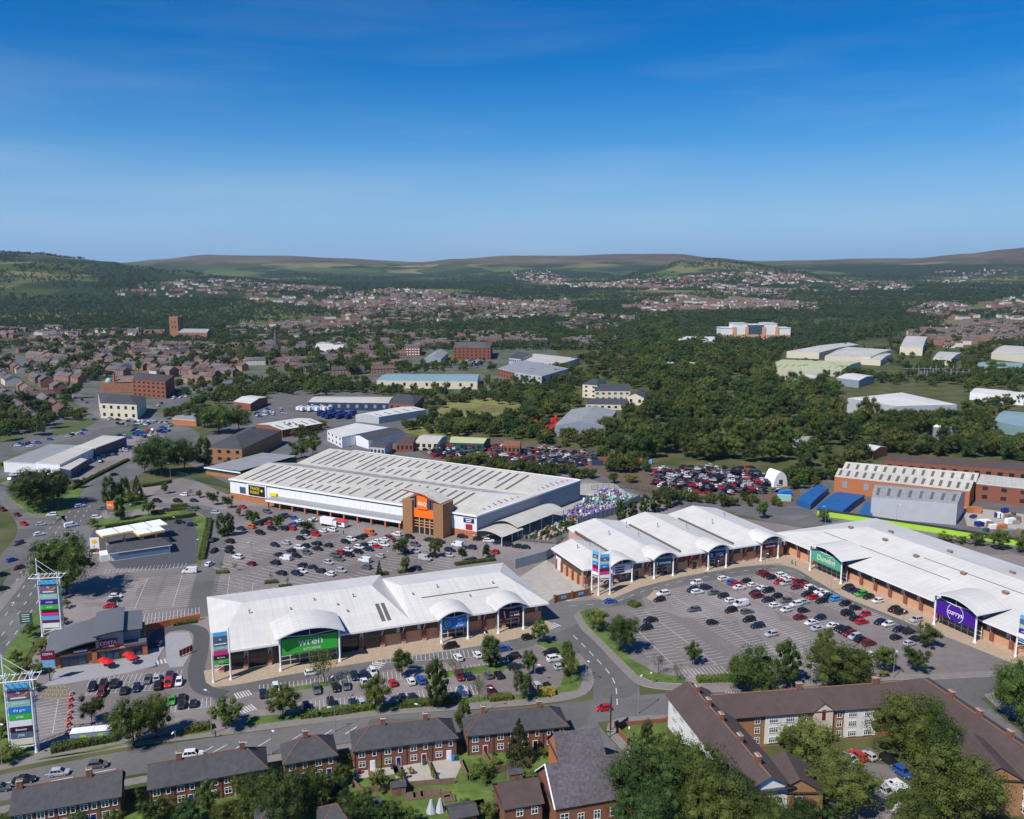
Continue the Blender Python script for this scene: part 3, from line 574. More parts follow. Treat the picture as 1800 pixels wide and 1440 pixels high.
# ---- store block one (the long block with the green board)
WA = math.atan2(240.3 - 208.4, 10.9 + 70.6)
A = empty('store_block', (-70.6, 208.4, 0), WA, 'long white roofed store block with the big green sign board over one entrance', 'shop')
MB().use('brick_peach').box(-5.2, 86.2, 2.6, 38, 0, 6.0).build('wall', A)
r = MB(); hip(r, -6.5, 46.5, 0, 42, 6.5, 10.8, 9, 7, 22); ra = r.build('roof', A)
r = MB(); hip(r, 45.8, 87.6, .02, 38.5, 6.48, 10.4, 2, 8, 20); r.build('roof', A)
s = MB().use('skylight').poly([(38.2, 3.0, 7.14), (39.3, 3.0, 7.14), (39.3, 12, 8.9), (38.2, 12, 8.9)]).poly([(39.8, 3.0, 7.14), (40.9, 3.0, 7.14), (40.9, 12, 8.9), (39.8, 12, 8.9)]); s.build('rooflight', ra)
MB().use('flashing').poly([(52, 11.6, 8.87), (76, 11.6, 8.87), (76, 12.0, 8.95), (52, 12.0, 8.95)]).build('roof_flashing', A)
shopfront(A, -4.5, 38, 2.5, 7, ('glass',), ()); shopfront(A, 38, 86, 2.5, 8, ('brick', 'brick'), ())
def gymlogo(s, u, v, z):
    m = MB().use('sign_lime')
    for i in range(20):
        if i in (4, 5): continue
        a, b = 2 * math.pi * i / 20, 2 * math.pi * (i + 1) / 20
        m.poly([(u - 2.1 + .95 * math.cos(a), v, z + .95 * math.sin(a)), (u - 2.1 + .95 * math.cos(b), v, z + .95 * math.sin(b)), (u - 2.1 + .62 * math.cos(b), v, z + .62 * math.sin(b)), (u - 2.1 + .62 * math.cos(a), v, z + .62 * math.sin(a))][::-1])
    m.build('emblem', s); MB().use('sign_white').poly([(u - 2.25, v, z - .2), (u - 1.95, v, z - .2), (u - 1.95, v, z + .2), (u - 2.25, v, z + .2)]).build('emblem_dot', s)
canopy(A, 10.0, 25.4, -2.6, 8.9, 2.2, 11, 'sign_green', (4.2, 8.5), [('wren', 3.1, .2, .75, 'sign_white'), ('KITCHENS', .95, .5, -1.35, 'sign_white')])
canopy(A, 54.0, 61.8, -1.5, 7.3, 2.0, 8, 'sign_blue', (3.9, 7.0), [('the\ngym\ngroup', .85, 1.5, 0, 'sign_white')], emblem=gymlogo)
def bensons(s, u, v, z):
    MB().use('sign_maroon').box(u - 3, u - 1.7, v + .005, v + .03, z - 1.2, z + 1.2).build('emblem_panel', s); m = MB().use('sign_white').poly([(u - 1.9, v, z - 1.1), (u - 1.6, v, z - 1.1), (u - 2.0, v, z + 1.1), (u - 2.3, v, z + 1.1)]); m.build('emblem', s)
canopy(A, 71.2, 79.0, -1.0, 7.3, 2.0, 8, 'sign_plum', (4.0, 6.8), [('Bensons\nfor Beds', .9, 1.1, 0, 'sign_white')], emblem=bensons)

for u, v, h in [(4, 16, .9), (15, 15, .5), (22, 18, .6), (30, 10, .5), (33, 17, .9), (50, 14, .5), (58, 16, .8), (66, 9, .5), (75, 14, .6), (28, 14, .4)]:
    z = 6.5 + 4.3 * v / 22 if u < 46 else 6.5 + 3.9 * v / 20; m = MB().use('steel_grey'); m.bar((u, v, z - .3), (u, v, z + h), .16, 7).use('flashing').bar((u, v, z + h), (u, v, z + h + .12), .3, 7); m.build('roof_vent', A)
# ---- store block two (valley roofs) and block three
B2 = empty('store_block', (23.4, 268.9, 0), R(22.6), 'store block with stepped white roof bays and a row of arched entrances', 'shop')
MB().use('brick_pink').box(.9, 16, 2.3, 23.5, 0, 6.0).box(16, 84, 2.3, 43, 0, 6.0).build('wall', B2)
def vroof(P, u0, u1, v0, v1, ze, zr, hf):
    m = MB(); c = (u0 + u1) / 2; m.use('roof_white_v').poly([(u0, v0, ze), (c, v0 + hf, zr), (c, v1, zr), (u0, v1, ze)]).poly([(c, v0 + hf, zr), (u1, v0, ze), (u1, v1, ze), (c, v1, zr)]); m.use('roof_white').poly([(u0, v0, ze), (u1, v0, ze), (c, v0 + hf, zr)])
    m.use('trim_white').poly([(u0, v0, ze - .5), (u1, v0, ze - .5), (u1, v0, ze), (u0, v0, ze)]).poly([(u0, v1, ze - .5), (u0, v0, ze - .5), (u0, v0, ze), (u0, v1, ze)]).poly([(u1, v0, ze - .5), (u1, v1, ze - .5), (u1, v1, ze), (u1, v0, ze)])
    m.poly([(u1, v1, ze - .5), (u0, v1, ze - .5), (u0, v1, ze), (c, v1, zr), (u1, v1, ze)]); m.poly([(u0, v1, ze - .5), (u1, v1, ze - .5), (u1, v0, ze - .5), (u0, v0, ze - .5)]); return m.build('roof', P)
for k, (u0, u1, v1) in enumerate([(0, 16.4, 25), (16.4, 39.8, 45), (39.8, 62.2, 45.5), (62.2, 86, 46)]):
    vroof(B2, u0 + (.01 * k), u1, .01 * k, v1, 6.5 + .02 * k, 8.9, 10)
    if k: MB().use('flashing').box(u0 - .45, u0 + .1, 3, 38, 6.3, 7.15 + .03 * k).build('step_shade_strip', B2)  # dark strip between bays: shade of the roof step put in as colour
shopfront(B2, 2, 84, 2.2, 14, ('brick',))
for u, v in [(6, 16), (12, 18), (24, 26), (33, 20), (46, 28), (55, 22), (68, 24), (78, 30), (36, 34)]:
    z = 8.5; MB().use('steel_grey').bar((u, v, 6.8), (u, v, z + .9), .15, 7).use('flashing').bar((u, v, z + .9), (u, v, z + 1.05), .3, 7).build('roof_vent', B2)
sd = MB().use('clad_brown').box(.7, .9, 3, 23, 3.4, 6.0); sd.use('brick_peach').box(.75, .9, 3, 23, .1, 3.4); sd.build('side_wall', B2)
for i in range(5):
    MB().use('brick_red').box(.2, .8, 4 + i * 4.2, 4.9 + i * 4.2, .1, 3.5).build('pier', B2)
MB().use('render_white').box(.55, .72, 18, 22, .1, 4.5).build('loading_door', B2)
canopy(B2, 10.3, 18.0, -.9, 7.0, 1.9, 8, 'sign_white', (3.6, 6.6), [('~3.6|3.4|3.4', .7, -.9, 0, 'sign_black')])
def hobby(s, u, v, z): MB().use('sign_white').poly([(u - 3, v, z - .6), (u - 2.4, v, z - .6), (u - 2.4, v, z + .6), (u - 3, v, z + .6)]).build('emblem', s)
canopy(B2, 26.6, 34.2, -1.0, 7.2, 2.0, 8, 'sign_darkteal', (4.0, 6.5), [('~4.6', 1.15, .4, 0, 'sign_white')], emblem=hobby)
canopy(B2, 48.6, 56.2, -1.0, 7.2, 2.0, 8, 'sign_navy', (4.0, 6.5), [('JYSK', 1.7, .9, 0, 'sign_white'), ('R', 2.0, -2.4, 0, 'sign_white')])
canopy(B2, 72.2, 79.8, .0, 7.2, 2.0, 8, 'sign_maroon', (4.0, 6.3), [('~4.2', .9, .2, 0, 'sign_white')])
for u, w_, m, t in [(37, 3, 'sign_maroon', None), (43, 4.2, 'sign_red', 'SALE'), (21, 4.4, 'sign_darkteal', None)]:
    s = MB().use(m).box(u - w_ / 2, u + w_ / 2, 1.85, 2.05, 3.8, 5.8).build('sign_board', B2)
for u in (20.5, 44):
    wn = MB().use('glass').box(u - 2, u + 2, 1.98, 2.08, .3, 2.6).build('window', B2); f = MB().use('trim_white')
    for k in (-2, 0, 2): f.box(u + k - .06, u + k + .06, 1.9, 1.98, .3, 2.6)
    f.build('window_frame', wn)

B3 = empty('store_block', (105.5, 290.2, 0), R(-67.2), 'largest white roofed store block with the teal and the purple sign boards', 'shop')
MB().use('brick_peach').box(-16, 128, 2.5, 48, 0, 6.0).build('wall', B3)
r = MB(); hip(r, -21, 130, 0, 52, 6.5, 11.4, 20, 12, 27); r3 = r.build('roof', B3)
for u0, u1, v, z in [(-8, 46, 13.2, 8.92), (30, 110, 20.0, 10.16)]:
    MB().use('flashing').poly([(u0, v, z), (u1, v, z), (u1, v + .35, z + .07), (u0, v + .35, z + .07)]).build('roof_flashing', B3)
for u, v in [(-4, 22), (12, 22), (28, 19), (46, 19), (62, 17), (6, 31), (30, 32), (52, 33), (75, 31)]:
    z = 6.5 + 4.9 * (v / 27 if v < 27 else (52 - v) / 25); m = MB().use('brick_brown').box(u - .8, u + .8, v - .5, v + .5, z - .3, z + .7); m.use('steel_grey').box(u - .95, u + .95, v - .65, v + .65, z + .7, z + .8); m.build('roof_vent', B3)
shopfront(B3, -14, 124, 2.4, 23, ('brick',))
def dunelm(s, u, v, z):
    m = MB().use('sign_cream')
    for p, q in (((1.0, .9), (2.6, 1.7)), ((2.6, 1.7), (4.2, .9)), ((4.2, .9), (4.2, -1.0))):
        a, b = Vector((u + p[0], v, z + p[1])), Vector((u + q[0], v, z + q[1])); d = (b - a).normalized(); n_ = Vector((-d.z, 0, d.x)) * .09; m.poly([a - n_, b - n_, b + n_, a + n_])
    m.build('emblem', s)
canopy(B3, 2.8, 17.4, -2.4, 8.3, 2.2, 12, 'sign_teal', (4.2, 8.2), [('Dunelm', 2.6, 0, -.2, 'sign_cream')], emblem=dunelm)
def currys(s, u, v, z):
    for a0, a1 in ((130, 235), (-60, 60)):
        m = MB().use('sign_white')
        for k in range(12):
            a, b = R(a0 + (a1 - a0) * k / 12), R(a0 + (a1 - a0) * (k + 1) / 12)
            m.poly([(u + rr * math.cos(t), v, z + rr * math.sin(t)) for rr, t in ((2.75, a), (2.75, b), (2.6, b), (2.6, a))][::-1])
        m.build('emblem', s)
canopy(B3, 54.2, 67.9, -1.9, 8.6, 2.3, 12, 'sign_purple', (3.9, 8.3), [('currys', 2.0, 0, 0, 'sign_white')], emblem=currys)

# ---- totem signs
def totem(px, py, h, ang, w_, panels, mast, label, steel=True, four=False):
    p = G(px, py); T = empty('totem_sign', p, ang, label, 'sign', 'tall tenant totems of the retail park'); hw = w_ / 2
    for s in (-1, 1):
        m = MB().use('steel_white')
        hh = h + (mast if s < 0 else .5)
        m.bar((s * hw, 0, 0), (s * hw, 0, 1), .42, 8, .25).bar((s * hw, 0, 1), (s * hw, 0, hh), .25, 8, .14); m.build('post', T)
        if mast:
            l2 = MB().use('steel_white'); l2.bar((s * (hw + .1), 1.5, 0), (s * (hw + .1), 1.5, h), .16, 6)
            for k in range(int(h / 1.5)): l2.bar((s * hw, 0, .8 + k * 1.5), (s * (hw + .1), 1.5, 1.5 + k * 1.5), .06, 4)
            l2.build('lattice', T)
    if mast:
        c = MB().use('steel_white'); z = h - .6
        for y in (-1.6, 1.9): c.bar((-hw - 1.8, y, z), (hw + 1.8, y, z), .12, 5)
        for k in range(8): x = -hw - 1.8 + (w_ + 3.6) * k / 7; c.bar((x, -1.6, z), (x, 1.9, z + .35), .09, 5)
        c.bar((-hw, 0, h + mast - .4), (hw, 0, h + .2), .07, 5).bar((-hw, 0, h + mast - 1.9), (hw * .1, 0, h), .07, 5); c.build('crown_frame', T)
    z = h * (.9 if mast else .98)
    for m, hh, t, tm in panels:
        s = MB().use(m).box(-hw + .35, hw - .35, -.18, .18, z - hh + .14, z).build('sign_panel', T)
        if t: text(t, .5 if t[0] == '~' else min(hh * .5, 1.5 * (w_ - 1) / max(3, len(t))), (0, -.22, z - hh / 2 + .07), FACE, tm, s)
        z -= hh
    MB().use('steel_white').box(-hw, hw, -.08, .08, z - .5, z - .34).bar((-hw, 0, z - 2), (hw * .3, 0, z - .5), .06, 5).build('brace', T)
    return T
def bqlogo(T, z, w_):
    m = MB().use('sign_pink')
    for k in range(10):
        a, b = math.pi + math.pi * k / 10, math.pi + math.pi * (k + 1) / 10; q = []
        for rr, t in ((.42, a), (.42, b), (.3, b), (.3, a)): q.append((w_ * rr * math.cos(t), -.23, z + w_ * .8 * rr * math.sin(t) * .6))
        m.use('sign_pink' if k < 5 else 'orange').poly(q)
    m.build('emblem', T)
wh = 'sign_white'
TP1 = [('sign_sky', 1.2, None, wh), ('sign_slate', 1.5, 'bg', wh), ('sign_slate', 1.2, '~3', wh), ('sign_mint', 1.5, 'Dunelm', wh), ('sign_blue', 1.5, 'the gym', wh), ('sign_green', 1.5, 'wren', wh), ('sign_white', 1.5, None, wh), ('sign_plum', 1.3, 'Bensons', wh), ('sign_slate', 1.4, 'JYSK', wh), ('sign_cream', 1.5, None, wh)]
t = totem(42, 1325, 18, R(14), 5.0, TP1, 4.8, 'tall white steel totem of coloured shop panels beside the front road'); bqlogo(t, 18 * .9 - 2.0, 5)
TP2 = [('sign_sky', 1.3, None, wh), ('sign_slate', 1.5, 'bg', wh), ('sign_slate', 1.2, '~3', wh), ('sign_mint', 1.7, 'Dunelm', wh), ('sign_purple', 1.5, 'currys', wh), ('sign_green', 1.5, 'wren', wh), ('sign_plum', .9, None, wh), ('sign_pink', 1.0, None, wh), ('sign_sky', 1.3, None, wh), ('sign_maroon', .8, None, wh), ('sign_white', 1.5, None, wh)]
t = totem(92, 1118, 18.5, R(8), 5.2, TP2, 4.8, 'tall white steel totem of shop panels above the main road verge'); bqlogo(t, 18.5 * .9 - 2.0, 5)
TP3 = [('sign_sky', 1.2, None, wh), ('sign_slate', 1.4, 'bg', wh), ('sign_slate', 1.1, '~3', wh), ('sign_mint', 1.2, 'Dunelm', wh), ('sign_pink', 1.3, None, wh), ('sign_plum', 1.1, 'Bensons', wh), ('sign_green', 1.2, 'wren', wh)]
totem(391, 1198, 13.5, R(20), 4.2, TP3, 0, 'slim white totem of shop panels at the corner of the green signed block')
TP4 = [('sign_sky', 1.1, None, wh), ('sign_slate', 1.3, 'bg', wh), ('sign_mint', 1.1, 'Dunelm', wh), ('sign_blue', 1.2, 'gym', wh), ('sign_maroon', 1.1, None, wh), ('sign_pink', 1.1, None, wh), ('sign_white', 1.2, None, wh)]
totem(1062, 1046, 14, R(12), 3.8, TP4, 0, 'white panel totem facing the ring road at the service yard gate')
totem(1046, 1040, 14, R(-48), 3.0, TP4, 0, 'second white totem face turned toward the service yard')
totem(1797, 1160, 12.5, R(-62), 3.8, [('sign_sky', 1.2, None, wh), ('sign_slate', 1.3, 'bg', wh), ('sign_mint', 1.3, 'Dunelm', wh), ('sign_purple', 1.3, 'currys', wh), ('sign_white', .9, None, wh), ('sign_sky', 1.2, None, wh)], 0, 'panel totem at the far end of the purple signed store front')
# service yard gates
gp = [G(975, 1060), G(1036, 1047)]; GA = empty('timber_gate', gp[0], math.atan2(gp[1].y - gp[0].y, gp[1].x - gp[0].x), 'brown timber gates and posts closing the service yard', 'gate'); LG = (gp[1] - gp[0]).length
for i in range(14): MB().use('wood').box(i * LG / 14 + .04, (i + 1) * LG / 14 - .04, -.06, .06, .1, 2.4).build('board', GA)
for i in range(3): MB().use('brick_red').box(i * LG / 2 - .3, i * LG / 2 + .3, -.3, .3, .05, 2.7).build('gate_post', GA)
for u in (LG * .25, LG * .75): MB().use('sign_sky').box(u - 1, u + 1, -.12, -.07, .9, 1.8).build('notice', GA)
# yard retaining wall
yw = W([(905, 1000), (960, 985), (972, 975)]); WL = empty('yard_wall', yw[0], 0, 'grey concrete wall along the back of the service yard', 'wall')
m = MB().use('clad_bluegrey')
for a, b in zip(yw, yw[1:]):
    a, b = a - yw[0], b - yw[0]; d = (b - a).normalized(); n_ = Vector((-d.y, d.x, 0)) * .2; m.prism([(a - n_).xy, (b - n_).xy, (b + n_).xy, (a + n_).xy], 0, 3.6)
m.build('wall_panel', WL)

# ---- the DIY warehouse
q0, q1, q2, q3 = G(404, 843, 9), G(838, 908, 9), G(1020, 845, 9), G(622, 793, 9)
BQA = math.atan2(q1.y - q0.y, q1.x - q0.x); D = empty('warehouse_store', (q0.x, q0.y, 0), BQA, 'huge white warehouse store with an orange entrance tower', 'shop')
ci, si = math.cos(-BQA), math.sin(-BQA)
def DL(p): x, y = p.x - q0.x, p.y - q0.y; return (x * ci - y * si, x * si + y * ci)
d0, d1, d2, d3 = DL(q0), DL(q1), DL(q2), DL(q3); LQ = d1[0]
def bl(s, t, z=0):
    a = (d0[0] + (d1[0] - d0[0]) * s, d0[1] + (d1[1] - d0[1]) * s); b = (d3[0] + (d2[0] - d3[0]) * s, d3[1] + (d2[1] - d3[1]) * s); return (a[0] + (b[0] - a[0]) * t, a[1] + (b[1] - a[1]) * t, z)
wl = MB()
for (a, b, m) in (((0, 0), (1, 0), 'clad_white'), ((1, 0), (1, 1), 'clad_bluegrey'), ((1, 1), (0, 1), 'clad_white'), ((0, 1), (0, 0), 'clad_white')):
    wl.use('brick_orange' if m == 'clad_white' else m).poly([bl(*a, 0), bl(*b, 0), bl(*b, 2.8), bl(*a, 2.8)]); wl.use(m).poly([bl(*a, 2.8), bl(*b, 2.8), bl(*b, 9), bl(*a, 9)])
wl.build('wall', D)
tq = [0, .28, .5, .78, 1.0]; zq = [9.1, 13.0, 9.6, 13.4, 9.2]; rf = MB().use('roof_cream')
for k in range(4):
    e0 = 1.0; ridge = lambda i: .93 if i in (1, 3) else 1.0
    rf.poly([bl(0, tq[k], zq[k]), bl(ridge(k), tq[k], zq[k]), bl(ridge(k + 1), tq[k + 1], zq[k + 1]), bl(0, tq[k + 1], zq[k + 1])])
for k in (0, 2): rf.use('roof_white').poly([bl(1, tq[k], zq[k]), bl(1, tq[k + 2], zq[k + 2]), bl(.93, tq[k + 1], zq[k + 1])]); rf.use('clad_white').poly([bl(0, tq[k + 2], zq[k + 2]), bl(0, tq[k], zq[k]), bl(0, tq[k + 1], zq[k + 1])])
rf.use('trim_white')
for a, b in (((0, 0), (1, 0)), ((1, 0), (1, 1)), ((1, 1), (0, 1)), ((0, 1), (0, 0))):
    A_, B_ = Vector(bl(*a)), Vector(bl(*b)); dd = (B_ - A_).normalized(); n_ = Vector((dd.y, -dd.x, 0)) * .5
    rf.prism([(A_ + n_ - dd * .5).xy, (B_ + n_ + dd * .5).xy, (B_ - n_ * .4 + dd * .2).xy, (A_ - n_ * .4 - dd * .2).xy], 8.8, 9.45)
droof = rf.build('roof', D)
MB().use('clad_navy').poly([(0.3, -.04, 8.1), (LQ - .3, -.04, 8.1), (LQ - .3, -.04, 8.78), (.3, -.04, 8.78)]).build('fascia_band', D)
for k, n in ((0, 25), (1, 22), (2, 25), (3, 22)):
    for i in range(n):
        s = .035 + .87 * (i + .5) / n + random.uniform(-.004, .004); ds = .0048; a, b = (.1, .92) if k in (0, 2) else (.2, .8)
        if k in (0, 2) and i in (5, 14, 22): a = .45
        def rp(s_, f, dz=.05): t = tq[k] + (tq[k + 1] - tq[k]) * f; z = zq[k] + (zq[k + 1] - zq[k]) * f + dz; return bl(s_, t, z)
        MB().use('skylight').poly([rp(s - ds, a), rp(s + ds, a), rp(s + ds, b), rp(s - ds, b)]).build('rooflight', droof)
for k in (0, 2):
    for i in range(7):
        f = .2 + .6 * i / 6; g = 1 - abs(f - .5) * 1.2
        t0 = tq[k] + (tq[k + 2] - tq[k]) * f; base = zq[k] + (zq[k + 2] - zq[k]) * f
        # on the hipped end, a third of the way up
        def hp(t, c): zed = base + (zq[k + 1] - (zq[k] + zq[k + 2]) / 2) * c * 1.0; return bl(1 - .07 * c, t, zed + .06)
        c0 = .18; c1 = .42 * g
        if c1 > c0 + .05: MB().use('brick_brown').poly([hp(t0 - .006, c0), hp(t0 + .006, c0), hp(t0 + .006, c1), hp(t0 - .006, c1)]).build('rooflight', droof)
# long front canopy
fc = MB().use('roof_grey').poly([(26, -4.6, 3.7), (99, -4.6, 3.7), (99, -.05, 4.6), (26, -.05, 4.6)]); fc.use('trim_white').box(26, 99, -4.75, -4.55, 2.9, 3.75); fc.use('soffit_blue').poly([(99, -4.6, 3.0), (26, -4.6, 3.0), (26, -.05, 3.0), (99, -.05, 3.0)]); cn = fc.build('front_canopy', D)
for i in range(11):
    u = 27 + i * 7.1; MB().use('brick_orange').box(u - .35, u + .35, -4.5, -3.8, .05, 2.95).build('column', D)
for i, u in enumerate(range(50, 98, 8)):
    g = MB().use('glass').box(u, u + 6.6, -.7, -.5, .1, 2.9).build('window', D); f = MB().use('steel_dark')
    for k in range(4): f.box(u + k * 2.2 - .05, u + k * 2.2 + .05, -.78, -.7, .1, 2.9)
    f.build('window_frame', g)
tr = MB().use('trim_white').box(11.2, 22.6, -.45, -.05, 2.8, 8.4).use('sign_black').box(12, 21.8, -.6, -.46, 3.3, 8.0).build('sign_board', D)
text('TRADE\nPOINT', 1.9, (15.8, -.64, 5.7), FACE, 'sign_yellow', tr)
MB().use('sign_yellow').poly([(20, -.64, 5.2), (20.8, -.64, 6), (20, -.64, 6.8), (19.2, -.64, 6)]).build('emblem', tr)
MB().use('sign_yellow').box(25.3, 29, -1.1, -.3, 4.6, 6.0).build('sign_panel', D)
MB().use('glass_blue').box(6.2, 9.6, -.3, -.1, 3.6, 6.4).build('window', D)
TWu = 101.0
for u in (TWu, TWu + 14.5): MB().use('brick_brown').box(u, u + 4.6, -6.2, 1.5, .03, 13.7).build('tower_pier', D)
MB().use('orange').box(TWu + 4.6, TWu + 14.5, -5.2, -4.8, 6.8, 10.4).build('tower_panel', D)
og = MB().use('glass').box(TWu + 4.6, TWu + 14.5, -4.6, -4.4, .05, 6.8).build('tower_glazing', D); f = MB().use('brick_peach')
for k in range(5): u = TWu + 4.6 + 9.9 * k / 4; f.box(u - .22, u + .22, -4.9, -4.6, .05, 6.8)
for z in (3.0, 4.2, 5.3): f.box(TWu + 4.6, TWu + 14.5, -4.85, -4.62, z - .12, z + .12)
f.build('glazing_frame', og)
tr2 = MB().use('orange_dark'); tr2.poly([(TWu + .5, -6.2, 17.6), (TWu + 9.5, -6.2, 16.8), (TWu + 9.5, 2, 16.8), (TWu + .5, 2, 17.6)]).poly([(TWu + 9.5, -6.2, 16.8), (TWu + 18, -6.2, 13.9), (TWu + 18, 2, 13.9), (TWu + 9.5, 2, 16.8)]); tr2.use('roof_cream').poly([(TWu + .5, -6.2, 17.7), (TWu + 9.5, -6.2, 16.9), (TWu + 9.5, 2, 16.9), (TWu + .5, 2, 17.7)]).poly([(TWu + 9.5, -6.2, 16.9), (TWu + 18, -6.2, 14.0), (TWu + 18, 2, 14.0), (TWu + 9.5, 2, 16.9)])
tr2.use('orange_dark').poly([(TWu + .5, -6.22, 17.2), (TWu + 9.5, -6.22, 16.4), (TWu + 9.5, -6.22, 16.9), (TWu + .5, -6.22, 17.7)]).poly([(TWu + 9.5, -6.22, 16.4), (TWu + 18, -6.22, 13.5), (TWu + 18, -6.22, 14.0), (TWu + 9.5, -6.22, 16.9)]); tr2.build('tower_roof', D)
sg = MB().use('orange').box(TWu + 6.6, TWu + 11.4, -5.6, -5.2, 10.4, 16.4).build('sign_board', D); text('B&Q', 2.0, (TWu + 9.0, -5.64, 12.6), FACE, 'sign_white', sg)
for u in (TWu + 5, TWu + 6.1, TWu + 12, TWu + 13.4): MB().use('steel_grey').bar((u, -5.2, 10.4), (u, -5.2, 16.4), .12, 5).build('sign_strut', D)
nb = MB().use('sign_navy').box(LQ - 6, LQ - 1.2, -.2, -.05, 6.0, 7.8).build('sign_board', D); text('~2.8|2.4', .6, (LQ - 3.6, -.24, 6.9), FACE, 'sign_white', nb)
MB().use('sign_red').box(LQ - 5, LQ - 2, -.2, -.05, 3.2, 5.4).build('poster', D)
# left annexe with fence, garden centre at the right
an = empty('warehouse_annexe', G(362, 835), BQA, 'low grey roofed annexe at the end of the white warehouse store', 'shop')
MB().use('brick_orange').box(-1, 24, 1, 42, 0, 1.6).use('fence_green').box(-.9, 23.9, 1.1, 41.9, 1.6, 3.4).build('wall', an)
MB().use('roof_grey').poly([(-1.5, .5, 3.8), (24, .5, 4.6), (24, 42.5, 4.6), (-1.5, 42.5, 3.8)]).use('trim_white').box(-1.5, 24, .3, .5, 3.3, 4.0).build('roof', an)
def vault(name, P, u0, u1, v0, v1, ze, rise, m, ax=0):
    b = MB().use(m); n = 8
    for k in range(n):
        f0, f1 = k / n, (k + 1) / n; h0, h1 = ze + rise * math.sin(math.pi * f0), ze + rise * math.sin(math.pi * f1); va, vb = v0 + (v1 - v0) * f0, v0 + (v1 - v0) * f1
        b.poly([(u0, va, h0), (u1, va, h0), (u1, vb, h1), (u0, vb, h1)] if ax == 0 else [(va, u1, h0), (va, u0, h0), (vb, u0, h1), (vb, u1, h1)])
    return b.build(name, P)
GC = empty('garden_canopy', (q1.x, q1.y, 0), math.atan2(q2.y - q1.y, q2.x - q1.x), 'pale curved canopy roof on posts over the garden centre', 'canopy')
vault('roof', GC, 9, 42, -13, -1, 4.6, 1.6, 'roof_cream')
vault('roof', GC, -2, 12, -14, -1, 3.6, 1.2, 'roof_cream')
for u in range(10, 43, 8):
    for v in (-12.6,): MB().use('steel_white').bar((u, v, 0), (u, v, 4.6), .15, 6).build('post', GC)
for u in (-1.5, 5, 11.5): MB().use('steel_white').bar((u, -13.6, 0), (u, -13.6, 3.6), .15, 6).build('post', GC)
GS = empty('garden_stock', (q1.x, q1.y, 0), math.atan2(q2.y - q1.y, q2.x - q1.x))
mat('sign_lilac', (.2, .14, .36), .6, .1); gs = MB(); pal = ['sign_purple', 'sign_blue', 'leaf_light', 'sign_white', 'leaf_hedge', 'sign_purple', 'sign_yellow', 'sign_mint', 'sign_pink', 'brick_pink']
SA = math.atan2(q2.y - q1.y, q2.x - q1.x); YP = [(p.x, p.y) for p in W([(905, 948), (935, 925), (985, 915), (1000, 900), (1040, 872), (1065, 858), (1108, 872), (1118, 884), (1050, 908), (1005, 925), (975, 950), (930, 948)])]
def _in(x, y, P):
    c = False
    for i in range(len(P)):
        (x0, y0), (x1, y1) = P[i], P[i - 1]
        if (y0 > y) != (y1 > y) and x < (x1 - x0) * (y - y0) / (y1 - y0) + x0: c = not c
    return c
for r_ in range(48):
    if r_ % 4 == 3: continue
    for c_ in range(100):
        u = -8 + c_ * 1.05 + random.uniform(-.2, .2); v = -.5 - r_ * 1.25 + random.uniform(-.2, .2); x = q1.x + u * math.cos(SA) - v * math.sin(SA); y = q1.y + u * math.sin(SA) + v * math.cos(SA)
        if random.random() < .14 or not _in(x, y, YP) or (v > -15 and u < 43): continue
        far = u > 42; gs.use((['sign_lilac', 'fence_wood', 'clad_bluegrey', 'sign_lilac', 'sign_mint', 'concrete', 'clad_grey', 'sign_slate'][(c_ // 6 * 5 + r_ // 4 * 3) % 8] if random.random() < .93 else 'sign_white') if far else random.choice(['leaf_hedge', 'leaf', 'fence_wood', 'clad_grey', 'leaf_light', 'leaf', 'brick_pink'])); s_ = random.uniform(.3, .52); gs.box(u - s_, u + s_, v - s_, v + s_, .06, random.uniform(.5, 1.9))
o = gs.build('garden_centre_stock'); o.matrix_world = Matrix.Translation((q1.x, q1.y, 0)) @ Matrix.Rotation(math.atan2(q2.y - q1.y, q2.x - q1.x), 4, 'Z'); tag(o, 'rows of bagged goods and potted plants in the garden centre', None, None, 'stuff')
bpy.data.objects.remove(GS)
sheet('garden_centre_ground', W([(842, 940), (955, 948), (985, 940), (1120, 880), (1080, 850), (1025, 850)]), 'concrete', .055)
def fence(path, h, m, label, post=3.0, name='fence', mesh=True, smoothn=1, cat='fence'):
    P = path if smoothn <= 1 else smooth(path, smoothn); F_ = empty(name, (P[0].x, P[0].y, 0), 0, label, cat); o0 = P[0]
    for a, b in zip(P, P[1:]):
        a, b = a - o0, b - o0; d = (b - a); Ls = d.length; d.normalize(); n_ = Vector((-d.y, d.x, 0)); k = max(1, round(Ls / post))
        for i in range(k):
            p, q = a + d * (Ls * i / k), a + d * (Ls * (i + 1) / k); e = n_ * .03
            b2 = MB().use(m)
            if mesh:
                nb = 9
                for j in range(nb): c = p + (q - p) * ((j + .5) / nb); b2.bar((c.x, c.y, .1), (c.x, c.y, h), .035, 4)
                for z in (.25, h - .2): b2.bar((p.x, p.y, z), (q.x, q.y, z), .04, 4)
            else: b2.prism([(p - e).xy, (q - e).xy, (q + e).xy, (p + e).xy], .1, h)
            b2.build('panel', F_)
            MB().use(m).box(p.x - .07, p.x + .07, p.y - .07, p.y + .07, 0, h + .1).build('post', F_)
    return F_
fence(W([(915, 951), (978, 957), (990, 945)]), 2.8, 'fence_green', 'dark green mesh fence beside the garden centre yard')
fence(W([(1015, 925), (1080, 905), (1125, 882)]), 3.4, 'clad_bluegrey', 'tall pale blue panel fence behind the garden centre', mesh=False)
fence(W([(310, 838), (360, 850), (404, 860)]), 3.0, 'fence_green', 'dark green fence at the end of the annexe')
